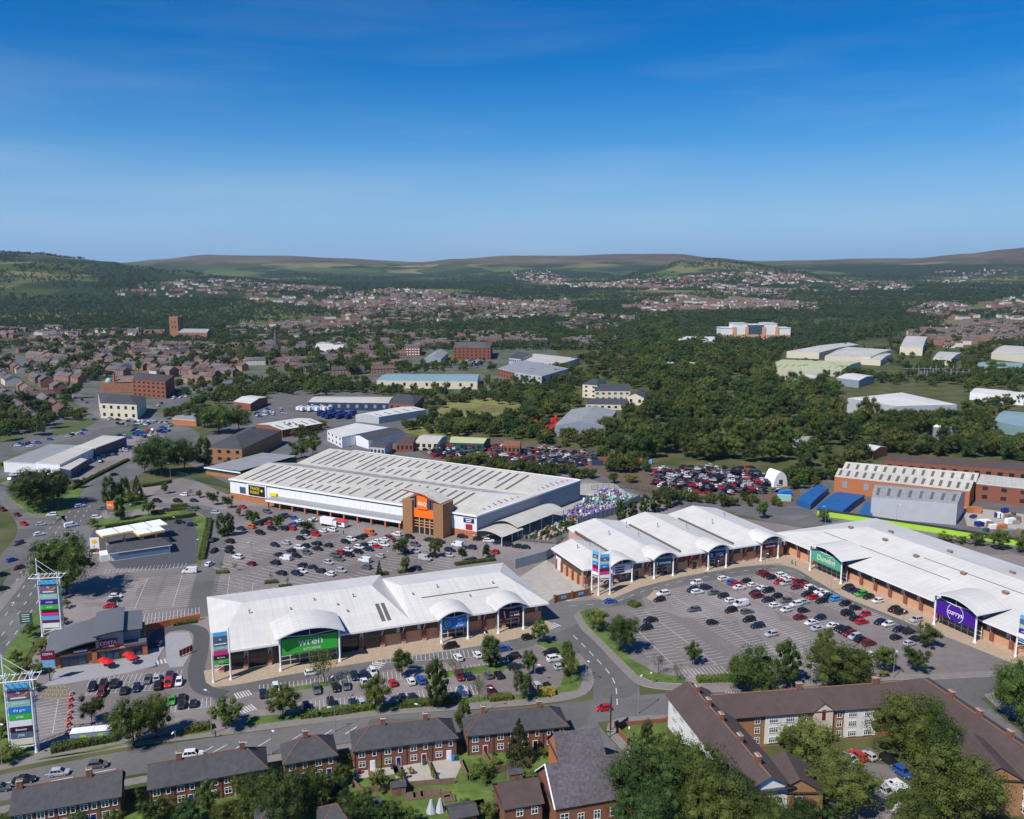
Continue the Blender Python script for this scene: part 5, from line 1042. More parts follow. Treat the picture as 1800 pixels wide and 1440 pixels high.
RB('cream_office', [(1102, 698), (1132, 700), (1140, 690), (1114, 688)], 6, 3, 1, 'gable', 'render_cream', 'slate', 'cream gabled office wing at the edge of the wood', 'office', 2, 1)
RB('cream_office', [(1030, 711), (1100, 712), (1104, 701), (1034, 700)], 4, 1.6, 0, 'gable', 'render_cream', 'slate', 'low dark roofed range in front of the cream offices', 'office', 6, 1)
RB('hire_depot', [(975, 748), (1064, 750), (1084, 722), (1004, 720)], 7, 3.2, 1, 'gable', 'clad_bluegrey', 'roof_grey', 'grey gabled hire depot shed with red machines outside', 'warehouse')
for i, (q, rm, wm, lab) in enumerate([([(730, 776), (770, 778), (786, 766), (745, 764)], 'roof_cream', 'render_cream', 'cream scrapyard workshop with a ribbed roof'), ([(790, 778), (850, 780), (862, 770), (795, 767)], 'roof_yellowgreen', 'fence_green', 'green roofed scrapyard shed'), ([(696, 780), (726, 780), (735, 768), (700, 768)], 'tile_brown', 'brick_red', 'brown roofed brick house beside the scrapyard'), ([(650, 786), (676, 788), (690, 778), (660, 774)], 'slate', 'clad_grey', 'grey boarded unit behind the warehouse store'), ([(885, 783), (914, 785), (916, 776), (886, 774)], 'rust', 'rust', 'rusty lean-to beside the scrapyard trees')]):
    RB('yard_building', q, 5, 1.4, 0, 'gable', wm, rm, lab, 'workshop', 4, 1)
p = G(1372, 856); NH = empty('arched_hut', p, R(18), 'white arched hut with a dark door at the edge of the scrapyard', 'hut'); vault('shell', NH, 0, 9, -4, 4, .05, 7.5, 'trim_white', 1); MB().use('render_white').poly([(4 * -math.cos(math.pi * k / 8), -.0, .05 + 7.5 * math.sin(math.pi * k / 8)) for k in range(9)][::-1]).build('front_wall', NH); MB().use('steel_dark').box(-1, 1, -.1, -.02, .05, 3.6).build('door', NH)
# right hand works
RB('factory', [(1467, 838), (1705, 864), (1716, 848), (1480, 826)], 7.5, 2.5, 0, 'gable', 'brick_orange', 'roof_cream', 'brick factory front range with a pale roof and skylights', 'factory', 6, 1, sky=16, winm='clad_bluegrey')
RB('factory', [(1480, 826), (1716, 848), (1724, 836), (1492, 817)], 7.5, 2.8, 0, 'gable', 'brick_red', 'roof_cream', 'brick factory rear range with a pale skylit roof', 'factory', sky=14)
RB('brick_works', [(1716, 850), (1960, 876), (1960, 858), (1724, 834)], 8, 0, 0, 'flat', 'brick_red', 'roof_cream', 'red brick works wall beside the factory yard', 'factory', 7, 2)
RB('brick_mill', [(1555, 810), (1960, 840), (1960, 824), (1566, 801)], 7, 2, 0, 'gable', 'brick_red', 'tile_brown', 'long low brick mill with a brown roof below the trees', 'mill', 20, 1)
RB('grey_warehouse', [(1532, 874), (1683, 886), (1697, 865), (1541, 851)], 9, 2.4, 0, 'gable', 'clad_grey', 'roof_grey', 'tall plain grey clad warehouse behind the lime green wall', 'warehouse', sky=8)
for q, lab in (([(1400, 878), (1425, 886), (1457, 858), (1437, 852)], 'narrow stack of blue sheeted goods in the yard'), ([(1436, 890), (1482, 898), (1520, 870), (1472, 864)], 'wide stack of blue sheeted goods beside the grey warehouse'), ([(1508, 905), (1532, 908), (1536, 884), (1522, 882)], 'low blue sheeted stack against the grey warehouse')):
    RB('sheeted_stack', q, 2.8 if 'low' not in lab else 2.0, .4, 0, 'gable', 'blue_sheet', 'blue_sheet', lab, 'stack')
lw = W([(1436, 906), (1520, 918), (1640, 936), (1800, 962), (1900, 980)]); WL = empty('boundary_wall', lw[0], 0, 'lime green hoarding with a dark top rail along the works road', 'hoarding')
for a, b in zip(lw, lw[1:]):
    n = max(1, int((b - a).length / 6)); 
    for i in range(n):
        p, q = a.lerp(b, i / n) - lw[0], a.lerp(b, (i + 1) / n) - lw[0]; d = (q - p).normalized(); n_ = Vector((-d.y, d.x, 0)) * .1; m = MB().use('lime_wall').prism([(p - n_).xy, (q - n_).xy, (q + n_).xy, (p + n_).xy], 0, 2.2); m.use('steel_dark').prism([(p - n_ * 1.3).xy, (q - n_ * 1.3).xy, (q + n_ * 1.3).xy, (p + n_ * 1.3).xy], 2.2, 3.1); m.build('panel', WL)
for q, e, rm, wm, lab in [([(1490, 700), (1575, 714), (1682, 711), (1585, 690)], 11, 'roof_white', 'clad_grey', 'very large white distribution warehouse above the wood'), ([(1366, 668), (1392, 675), (1450, 664), (1420, 658)], 7, 'roof_white', 'clad_bluegrey', 'white roofed shed standing in the trees left of the large warehouse'), ([(1470, 664), (1510, 669), (1536, 661), (1500, 656)], 7, 'roof_white', 'clad_bluegrey', 'small white roofed shed behind the large warehouse'), ([(1345, 650), (1480, 650), (1513, 636), (1375, 632)], 7, 'roof_yellowgreen', 'render_cream', 'yellow green roofed factory with ribbed skylights'), ([(1383, 618), (1440, 620), (1510, 606), (1490, 602)], 8, 'roof_cream', 'render_cream', 'cream long shed on the trading estate'), ([(1450, 626), (1530, 628), (1568, 615), (1490, 610)], 8, 'roof_cream', 'render_cream', 'second cream shed on the trading estate'), ([(1515, 632), (1548, 634), (1568, 622), (1535, 618)], 6, 'roof_cream', 'render_cream', 'low cream unit on the trading estate'), ([(1582, 610), (1622, 612), (1630, 592), (1594, 590)], 10, 'roof_cream', 'render_cream', 'tall cream ridge roofed mill shed'), ([(1640, 630), (1672, 632), (1690, 620), (1652, 618)], 7, 'roof_cream', 'render_cream', 'cream unit beside the brick terraces'), ([(1743, 620), (1840, 630), (1850, 612), (1765, 607)], 8, 'roof_cream', 'render_cream', 'pale green white shed at the edge of town'), ([(1717, 645), (1795, 648), (1800, 638), (1722, 636)], 6, 'roof_teal', 'clad_bluegrey', 'blue grey low shed beyond the substation'), ([(1747, 740), (1850, 760), (1860, 730), (1765, 722)], 7, 'roof_teal', 'roof_teal', 'teal clad shed beside the scrap plant'), ([(1705, 690), (1800, 700), (1810, 690), (1720, 682)], 6, 'roof_white', 'clad_white', 'white office range right of the distribution warehouse'), ([(1508, 788), (1535, 794), (1560, 786), (1530, 781)], 5, 'roof_white', 'brick_red', 'white roofed cottage unit in the wood'), ([(1392, 772), (1420, 776), (1436, 768), (1410, 764)], 5, 'roof_grey', 'clad_grey', 'grey cabin hidden in the wood'), ([(1190, 599), (1256, 600), (1258, 592), (1196, 591)], 9, 'roof_white', 'sign_mint', 'pale teal college block beyond the wood'), ([(1170, 642), (1240, 643), (1244, 637), (1175, 636)], 6, 'roof_white', 'render_white', 'white low pavilion in the wood'), ([(410, 706), (440, 710), (470, 698), (440, 695)], 6, 'roof_white', 'brick_red', 'white roofed garage unit by the avenue'), ([(553, 612), (600, 614), (612, 602), (560, 600)], 7, 'roof_white', 'render_white', 'white roofed hall in the old town')]:
    RB('works_shed', q, e, 1.6, 0, 'gable' if e < 11 else 'hip', wm, rm, lab, 'warehouse', sky=12 if rm == 'roof_yellowgreen' else 0)
# white stand-like college
p = G(1267, 598); Cq = empty('college', p, 0, 'white and gold college block with stepped towers above the trees', 'college'); k = MPP(1267, 598)
for x0, x1, zt, m in ((0, 22, 19, 'render_white'), (22, 46, 26, 'render_white'), (46, 75, 24, 'glass_blue'), (75, 98, 26, 'render_white'), (98, 122, 19, 'render_white')):
    MB().use('brick_peach').box(x0 * k, x1 * k, 0, 30, 0, 9).use(m).box(x0 * k, x1 * k, .5, 30, 9, zt).use('roof_white').box(x0 * k - .5, x1 * k + .5, 0, 31, zt, zt + .8).build('wing', Cq)
for x in (20, 42, 72, 95): MB().use('brick_peach').box(x * k, (x + 6) * k, -1, 4, 0, 21).build('stair_tower', Cq)
# silos
for i in range(4):
    p = G(1645 + i * 9, 772); h = HG(1645 + i * 9, 772, 750); t = MB().use('steel_grey').bar((0, 0, 0), (0, 0, h), 2.2, 12).use('steel_white').bar((0, 0, h), (0, 0, h + 1.2), 2.2, 12, .4); o = t.build('silo'); o.location = p; tag(o, 'grey steel silo at the concrete plant', 'silo', 'silos at the plant')
# church and spire
p = G(311, 596); Ch = empty('church', p, R(-8), 'red sandstone church with a tall square tower', 'church'); s_ = MPP(311, 596)
h = HG(311, 596, 557); tw = MB().use('stone').box(-8 * s_, 8 * s_, -8 * s_, 8 * s_, 0, h); tw.build('tower', Ch)
pr = MB().use('stone')
for x, y in ((-1, -1), (1, -1), (1, 1), (-1, 1)): pr.bar((x * 7 * s_, y * 7 * s_, h), (x * 7 * s_, y * 7 * s_, h + 4), 1.2, 4, .1)
pr.build('pinnacles', Ch)
MB().use('stone').box(8 * s_, 62 * s_, -9, 9, 0, 11).build('nave', Ch); r_ = MB(); r_.use('roof_grey').poly([(8 * s_, -9.5, 11), (62 * s_, -9.5, 11), (62 * s_, 0, 17), (8 * s_, 0, 17)]).poly([(62 * s_, 9.5, 11), (8 * s_, 9.5, 11), (8 * s_, 0, 17), (62 * s_, 0, 17)]); r_.use('stone').poly([(62 * s_, -9, 11), (62 * s_, 9, 11), (62 * s_, 0, 17)]); r_.build('nave_roof', Ch)
for z in (.5, .72):
    for x in (-3, 3): MB().use('glass').box(x * s_ - .8, x * s_ + .8, -8 * s_ - .1, -8 * s_ + .05, h * z, h * z + 4).build('belfry_opening', Ch)
p = G(486, 632); Sp = empty('church_spire', p, R(5), 'dark slender stone church spire rising from the old town', 'church'); h = HG(486, 632, 575); s_ = MPP(486, 632)
MB().use('slate_old').box(-5 * s_, 5 * s_, -5 * s_, 5 * s_, 0, h * .45).build('tower', Sp); MB().use('slate_old').bar((0, 0, h * .45), (0, 0, h), 5.2 * s_, 8, .1).build('spire', Sp); MB().use('stone').box(5 * s_, 30 * s_, -6, 6, 0, 8).use('slate').poly([(5 * s_, -6.5, 8), (30 * s_, -6.5, 8), (30 * s_, 0, 14), (5 * s_, 0, 14)]).poly([(30 * s_, 6.5, 8), (5 * s_, 6.5, 8), (5 * s_, 0, 14), (30 * s_, 0, 14)]).build('nave', Sp)
# mosque-like corner building, pub and brick block near the junction
p = G(190, 690); Mq = empty('domed_hall', p, R(8), 'brick hall with a small pale green dome and a slim tower', 'hall'); MB().use('stone').box(-6, 26, 0, 18, 0, 9).build('wall', Mq); MB().use('tile_far').poly([(6, -.5, 9), (26.5, -.5, 9), (26.5, 9, 13), (6, 9, 13)]).poly([(26.5, 18.5, 9), (6, 18.5, 9), (6, 9, 13), (26.5, 9, 13)]).build('roof', Mq)
b = MB().use('sign_mint')
for i in range(4):
    for j in range(10):
        a0, a1, e0, e1 = 2 * math.pi * j / 10, 2 * math.pi * (j + 1) / 10, math.pi / 2 * i / 4, math.pi / 2 * (i + 1) / 4; f = lambda a, e: (3 * math.cos(a) * math.cos(e), 4 + 3 * math.sin(a) * math.cos(e), 9 + 3.6 * math.sin(e)); b.poly([f(a0, e0), f(a1, e0), f(a1, e1), f(a0, e1)])
b.build('dome', Mq); MB().use('stone').bar((5.5, 1, 0), (5.5, 1, 17), 1.0, 8, .8).build('tower', Mq)
RB('corner_block', [(176, 709), (240, 712), (256, 697), (172, 690)], 11, 3.5, 0, 'hip', 'render_cream', 'slate', 'cream fronted corner building with grey mansard at the big junction', 'building', 5, 2)
RB('brick_block', [(232, 668), (290, 672), (306, 660), (240, 655)], 14, 1.5, 0, 'hip', 'brick_red', 'tile_brown', 'four storey red brick block behind the junction', 'building', 7, 4)
RB('low_brick_unit', [(302, 736), (345, 740), (352, 728), (315, 726)], 4, 0, 0, 'flat', 'brick_orange', 'roof_grey', 'low orange brick unit beside the avenue trees', 'shop')
RB('landmark_mill', [(892, 519), (936, 520), (942, 515), (896, 514)], 18, 0, 0, 'flat', 'brick_red', 'roof_grey', 'distant red brick mill with a blue glass side', 'mill', 6, 3)
# ================================================================== TREES, HEDGES, WOODS
def ico(sub=1):
    bm = bmesh.new(); bmesh.ops.create_icosphere(bm, subdivisions=sub, radius=1); V = np.array([v.co[:] for v in bm.verts]); T = np.array([[v.index for v in f.verts] for f in bm.faces]); bm.free(); return V, T
ICO1, ICO1T = ico(1); ICO2, ICO2T = ico(2)
def crown_geo(seed, nclump, nleaf, leaf, shape='round', core=True, z0=.22, csub=1):
    g = np.random.default_rng(seed); C = []; Rr = []
    for i in range(nclump):
        if shape == 'round':
            d = g.normal(size=3); d /= np.linalg.norm(d); d[2] = d[2] * .95 + .05; rr = g.uniform(.35, .82) if i % 4 else g.uniform(0, .45); c = d * rr; r_ = g.uniform(.16, .34) if nclump > 30 else g.uniform(.22, .38)
        elif shape == 'tall':
            z = g.uniform(-.85, .85); a = g.uniform(0, 6.28); w_ = math.sqrt(max(.05, 1 - z * z)) * .74 * math.sqrt(g.uniform(.1, 1)); c = np.array([w_ * math.cos(a), w_ * math.sin(a), z]); r_ = g.uniform(.18, .32)
        elif shape == 'cone':
            z = g.uniform(-.95, .9); a = g.uniform(0, 6.28); w_ = (1 - z) / 2 * .82; c = np.array([w_ * math.cos(a), w_ * math.sin(a), z]); r_ = .09 + .16 * (1 - z) / 2
        C.append(c); Rr.append(r_)
    C = np.array(C); Rr = np.array(Rr); Vs = []; Fs = []; n0 = 0
    if core:
        for c, r_ in zip(C, Rr):
            v = ICO1 * r_ * (.5 if nclump > 80 else .66) * (1 + g.normal(size=(len(ICO1), 1)) * .13) + c; Vs.append(v); Fs.append(np.column_stack([ICO1T, ICO1T[:, 2]]) + n0); n0 += len(v)
    k = g.choice(nclump, nleaf, p=Rr ** 2 / (Rr ** 2).sum()); d = g.normal(size=(nleaf, 3)); out = C[k] / (np.linalg.norm(C[k], axis=1, keepdims=True) + 1e-6)
    d = d / np.linalg.norm(d, axis=1, keepdims=True) + out * .55; d /= np.linalg.norm(d, axis=1, keepdims=True)
    pos = C[k] + d * (Rr[k] * g.uniform(.7, 1.16, nleaf))[:, None]; nrm = d + g.normal(size=(nleaf, 3)) * .55; nrm /= np.linalg.norm(nrm, axis=1, keepdims=True)
    t = np.cross(nrm, g.normal(size=(nleaf, 3))); t /= np.linalg.norm(t, axis=1, keepdims=True); b = np.cross(nrm, t); s = leaf * g.uniform(.6, 1.3, nleaf)[:, None]
    q = np.stack([pos - t * s, pos - b * s * .6, pos + t * s, pos + b * s * .6], 1).reshape(-1, 3); Vs.append(q); idx = np.arange(nleaf * 4).reshape(-1, 4) + n0; Fs.append(idx)
    V = np.vstack(Vs); V[:, 2] = np.where(V[:, 2] < -1, -1, V[:, 2]); V[:, 2] = z0 + (V[:, 2] + 1) / 2 * (1 - z0); V[:, 0] *= .5; V[:, 1] *= .5
    tri = np.vstack([f for f in Fs[:-1]]) if len(Fs) > 1 else np.zeros((0, 4), int)
    return V, tri, idx
def crown_mesh(name, m, **kw):
    V, tri, quad = crown_geo(**kw); me = bpy.data.meshes.new(name); faces = [tuple(t[:3]) for t in tri.tolist()] + [tuple(t) for t in quad.tolist()]
    me.from_pydata(V.tolist(), [], faces); me.materials.append(MATS[m]); me.update(); return me
def trunk_mesh(z0, top=.7):
    b = MB().use('bark'); b.bar((0, 0, 0), (0, 0, top * .55), .035, 7, .022); g = random.Random(3)
    for k in range(6): a = k * 1.05; b.bar((0, 0, .18 + .05 * k), (.3 * math.cos(a), .3 * math.sin(a), .42 + .07 * k), .014, 5, .005)
    o = b.build('trunk'); me = o.data; bpy.data.objects.remove(o); return me
# unit trees: 1 wide, 1 tall
CR = {}
for k, (m, kw) in {
    'big0': ('leaf', dict(seed=1, nclump=95, nleaf=15000, leaf=.021, z0=.08)), 'big1': ('leaf', dict(seed=2, nclump=85, nleaf=15000, leaf=.021, z0=.07)), 'big2': ('leaf_dark', dict(seed=3, nclump=100, nleaf=15000, leaf=.021, z0=.06)), 'big3': ('leaf_light', dict(seed=14, nclump=90, nleaf=14000, leaf=.021, z0=.07)),
    'mid0': ('leaf', dict(seed=4, nclump=44, nleaf=3600, leaf=.036, z0=.12)), 'mid1': ('leaf_dark', dict(seed=5, nclump=42, nleaf=3600, leaf=.036, z0=.1)), 'mid2': ('leaf_light', dict(seed=6, nclump=40, nleaf=3400, leaf=.036, z0=.12)),
    'tall0': ('leaf', dict(seed=7, nclump=60, nleaf=3000, leaf=.036, shape='tall', z0=.08)), 'tall1': ('leaf_dark', dict(seed=8, nclump=60, nleaf=3000, leaf=.036, shape='tall', z0=.07)),
    'cone': ('leaf_conifer', dict(seed=9, nclump=110, nleaf=5200, leaf=.03, shape='cone', z0=.03)), 'thin': ('leaf_light', dict(seed=10, nclump=26, nleaf=1200, leaf=.04, z0=.2, core=False)),
    'bush': ('leaf_hedge', dict(seed=11, nclump=18, nleaf=900, leaf=.055, z0=0.0)), 'gold': ('leaf_yellow', dict(seed=12, nclump=18, nleaf=900, leaf=.055, z0=0.0))}.items(): CR[k] = crown_mesh('crown', m, **kw)
TRK = trunk_mesh(.2)
DESC = {'big': 'broad leafy tree', 'mid': 'round crowned tree', 'tall': 'upright oval tree', 'cone': 'dark conifer', 'thin': 'young thin crowned tree', 'bush': 'clipped green shrub', 'gold': 'golden yellow shrub'}
def tree(px, py, wpx, ty, k, where, group=None, size=None):
    p = G(px, py); wd = wpx * MPP(px, py); h = max(1.2, HG(px, py, ty)); kind = k.rstrip('0123456789')
    nm = 'shrub' if kind in ('bush', 'gold') else ('conifer_tree' if kind == 'cone' else 'tree')
    d = DESC[kind]; sz = '' if kind in ('bush', 'gold', 'thin') else ('large ' if h > 13 else ('small ' if h < 6.5 else ''))
    T = empty(nm, p, random.uniform(0, 6.28), sz + d + ' ' + where, 'shrub' if nm == 'shrub' else 'tree', group); T.scale = (wd, wd * random.uniform(.9, 1.1), h)
    c = bpy.data.objects.new('crown', CR[k]); COL.objects.link(c); c.parent = T
    if nm != 'shrub': t = bpy.data.objects.new('trunk', TRK); COL.objects.link(t); t.parent = T; s_ = min(1.6, .3 * h / max(wd, .1)); t.scale = (max(.5, s_), max(.5, s_), 1)
    return T
def trees(where, group, lst):
    for t in lst: tree(*t, where, group)
trees('beside the main road totem', None, [(118, 1045, 125, 932, 'big0')])
trees('in the coffee shop car park', 'trees of the coffee shop car park', [(162, 1272, 50, 1218, 'mid1'), (235, 1312, 95, 1224, 'big1'), (275, 1300, 70, 1215, 'big0'), (397, 1282, 66, 1228, 'mid0')])
trees('by the green signed block', 'trees before the green signed block', [(497, 1264, 66, 1206, 'mid0'), (570, 1202, 50, 1132, 'thin'), (560, 1204, 40, 1140, 'thin'), (707, 1190, 45, 1142, 'mid0'), (660, 1250, 60, 1188, 'mid0'), (770, 1245, 54, 1160, 'tall1'), (800, 1185, 34, 1150, 'thin'), (863, 1174, 42, 1120, 'tall0'), (842, 1234, 30, 1180, 'thin'), (920, 1230, 46, 1172, 'mid1'), (930, 1188, 30, 1143, 'mid0'), (948, 1132, 34, 1090, 'mid0'), (1003, 1202, 36, 1130, 'thin'), (998, 1190, 32, 1128, 'tall0')])
trees('in the pavement between the road and the terraces', None, [(815, 1292, 36, 1232, 'tall0')])
trees('in the terrace gardens', 'trees of the terrace gardens', [(500, 1470, 110, 1345, 'big2'), (548, 1446, 72, 1345, 'big0'), (455, 1420, 80, 1358, 'big2'), (620, 1470, 80, 1392, 'big2'), (600, 1384, 46, 1344, 'mid0'), (665, 1392, 42, 1342, 'bush'), (672, 1462, 60, 1404, 'mid1'), (365, 1440, 46, 1372, 'mid0'), (265, 1452, 46, 1396, 'mid1'), (424, 1404, 42, 1362, 'mid0'), (330, 1462, 70, 1410, 'mid1'), (760, 1368, 14, 1344, 'gold'), (722, 1362, 14, 1346, 'gold'), (848, 1368, 60, 1338, 'bush'), (690, 1440, 40, 1410, 'mid2'), (870, 1345, 30, 1330, 'bush'), (930, 1372, 30, 1352, 'bush'), (20, 1470, 60, 1428, 'mid0'), (240, 1420, 30, 1385, 'mid0'), (290, 1440, 40, 1398, 'mid2'), (395, 1462, 60, 1405, 'big0'), (440, 1462, 60, 1398, 'big1'), (600, 1425, 60, 1372, 'mid1'), (640, 1432, 50, 1388, 'mid0'), (575, 1400, 40, 1362, 'mid2'), (720, 1452, 44, 1418, 'mid0'), (482, 1385, 34, 1356, 'mid2'), (130, 1470, 50, 1432, 'mid1'), (200, 1466, 44, 1425, 'mid0'), (820, 1420, 26, 1400, 'bush'), (875, 1400, 24, 1384, 'bush'), (860, 1440, 40, 1412, 'mid2'), (705, 1372, 26, 1352, 'bush'), (640, 1350, 24, 1336, 'bush'), (955, 1330, 22, 1312, 'bush'), (610, 1340, 20, 1326, 'bush')])
trees('beside the corner terrace', None, [(912, 1342, 58, 1262, 'cone')])
trees('in the grove beside the flats', 'trees of the grove beside the flats', [(1130, 1446, 150, 1296, 'big2'), (1225, 1440, 150, 1306, 'big0'), (1180, 1405, 120, 1292, 'big1'), (1290, 1462, 130, 1352, 'big2'), (1105, 1400, 70, 1312, 'big1'), (1245, 1480, 160, 1350, 'big1'), (1140, 1500, 140, 1372, 'big2'), (1136, 1312, 34, 1262, 'mid1'), (1160, 1322, 30, 1285, 'mid2'), (1340, 1480, 120, 1392, 'big0')])
trees('beside the purple signed store car park', 'trees along the purple signed store car park', [(1325, 1232, 112, 1138, 'big1'), (1385, 1205, 58, 1128, 'tall1'), (1470, 1216, 136, 1122, 'big0'), (1450, 1160, 42, 1103, 'mid0'), (1555, 1182, 46, 1135, 'mid0'), (1610, 1180, 48, 1133, 'mid1'), (1632, 1138, 48, 1096, 'mid2'), (1300, 1212, 60, 1155, 'mid0')])
trees('on the verge beside the access road', 'trees of the access road verge', [(1095, 1148, 64, 1072, 'big2'), (1050, 1108, 44, 1070, 'mid2'), (1157, 1186, 26, 1145, 'thin'), (1190, 1197, 26, 1163, 'thin'), (1217, 1168, 34, 1128, 'mid0')])
trees('in the court of the flats', 'trees in the court of the flats', [(1425, 1352, 112, 1262, 'big3'), (1600, 1342, 150, 1216, 'big0'), (1640, 1362, 110, 1238, 'big1'), (1480, 1436, 140, 1330, 'big3'), (1680, 1452, 180, 1312, 'big1'), (1600, 1480, 110, 1388, 'big3'), (1385, 1318, 50, 1340 - 55, 'mid2'), (1720, 1420, 90, 1330, 'big0'), (1420, 1500, 120, 1398, 'big2')])
trees('at the corner of the side lane', 'trees of the side lane corner', [(1790, 1275, 92, 1156, 'big0'), (1830, 1310, 90, 1180, 'big1')])
trees('in the warehouse car park', 'trees of the warehouse store car park', [(705, 977, 32, 940, 'mid1'), (765, 980, 26, 945, 'mid0'), (713, 1007, 20, 977, 'mid0'), (667, 1012, 14, 984, 'cone'), (813, 987, 20, 957, 'mid1'), (855, 982, 18, 954, 'mid1'), (445, 922, 33, 894, 'mid1'), (490, 930, 26, 905, 'mid0'), (540, 937, 33, 911, 'mid1'), (390, 944, 24, 905, 'tall1'), (405, 942, 24, 902, 'tall1'), (375, 888, 24, 860, 'mid1'), (401, 893, 22, 868, 'mid1'), (420, 908, 12, 892, 'mid0'), (388, 1002, 13, 986, 'thin'), (413, 1004, 12, 986, 'thin'), (477, 1022, 8, 1003, 'thin'), (506, 1030, 8, 1011, 'thin')])
trees('by the store entrance road', 'trees of the store entrance road', [(262, 907, 29, 875, 'mid1'), (212, 915, 27, 874, 'tall1'), (192, 888, 34, 838, 'tall1'), (222, 884, 26, 840, 'tall1'), (242, 876, 24, 835, 'cone'), (210, 880, 26, 845, 'mid1'), (232, 888, 36, 862, 'bush'), (290, 868, 16, 847, 'mid0'), (165, 928, 26, 908, 'bush'), (350, 875, 14, 862, 'mid0'), (335, 872, 12, 858, 'thin')])
trees('on the roundabout island', 'trees of the roundabout island', [(70, 895, 105, 815, 'big2'), (95, 890, 70, 822, 'big1'), (50, 888, 60, 828, 'big2'), (67, 902, 32, 868, 'mid2'), (140, 858, 24, 838, 'mid1')])
trees('beside the main road bend', 'trees of the main road bend', [(285, 836, 92, 758, 'big2'), (325, 830, 60, 768, 'big1'), (255, 832, 50, 775, 'big0'), (360, 822, 36, 770, 'tall1'), (385, 762, 70, 708, 'big0'), (420, 758, 50, 712, 'big1'), (360, 752, 50, 706, 'big2')])
trees('behind the garden centre', 'trees behind the garden centre', [(1092, 918, 26, 880, 'tall1'), (1112, 912, 26, 876, 'tall1'), (1132, 906, 26, 870, 'tall1'), (1152, 900, 26, 866, 'tall1'), (1172, 893, 26, 862, 'tall1'), (1186, 888, 26, 858, 'mid1'), (1004, 940, 36, 914, 'mid0'), (1078, 850, 20, 830, 'mid0'), (1110, 848, 30, 834, 'mid2')])
trees('by the works road', 'trees of the works road', [(1718, 960, 33, 935, 'mid2'), (1757, 967, 38, 930, 'mid0'), (1797, 972, 32, 938, 'mid2'), (1660, 952, 40, 935, 'bush'), (1690, 955, 30, 940, 'bush'), (1448, 918, 25, 895, 'mid0'), (1340, 912, 24, 880, 'mid0'), (1270, 892, 20, 865, 'mid0'), (1308, 880, 20, 862, 'mid1')])
trees('beside the brown brick office', 'trees beside the brown brick office', [(530, 806, 34, 775, 'mid2'), (550, 800, 30, 765, 'mid0'), (515, 808, 20, 790, 'bush'), (545, 812, 16, 800, 'bush')])
trees('behind the warehouse store', 'bushes behind the warehouse store', [(840, 815, 40, 795, 'mid0'), (880, 822, 36, 803, 'mid1'), (920, 825, 30, 812, 'mid0'), (985, 832, 40, 815, 'mid0'), (1010, 838, 26, 820, 'mid1'), (960, 830, 30, 815, 'mid2')])
# shrub beds and hedges
def hedge(path, w_, h, label, m='leaf_hedge', dens=14, group=None, nm='hedge'):
    P = smooth(W(path), 4); o0 = P[0]; g = np.random.default_rng(int(abs(o0.x * 7 + o0.y))); Vs = []; Fs = []; n0 = 0; b = MB().use(m)
    for i, (a, c) in enumerate(zip(P, P[1:])):
        Ls = (c - a).length; d = (c - a).normalized(); n_ = Vector((-d.y, d.x, 0)); p, q = a - o0, c - o0; e = n_ * w_ * .44
        b.prism([(p - e).xy, (q - e).xy, (q + e).xy, (p + e).xy], 0.02 + .001 * (i % 3), h * g.uniform(.82, .94))
        n = int(Ls * (w_ + 2 * h) * dens)
        for _ in range(n):
            t = g.uniform(0, 1); s = g.uniform(-1, 1) * (w_ / 2 + h); base = p.lerp(q, t)
            if abs(s) < w_ / 2: pos = base + n_ * s; pos.z = h * g.uniform(.86, 1.1)
            else: pos = base + n_ * (math.copysign(w_ / 2 * g.uniform(.88, 1.08), s)); pos.z = h - (abs(s) - w_ / 2)
            u = Vector(g.normal(size=3)).normalized(); v_ = u.orthogonal().normalized(); s2 = .16 * g.uniform(.6, 1.5); b.poly([pos - u * s2, pos - v_ * s2 * .7, pos + u * s2, pos + v_ * s2 * .7])
    o = b.build(nm); o.location = (o0.x, o0.y, 0); tag(o, label, 'hedge', group); return o
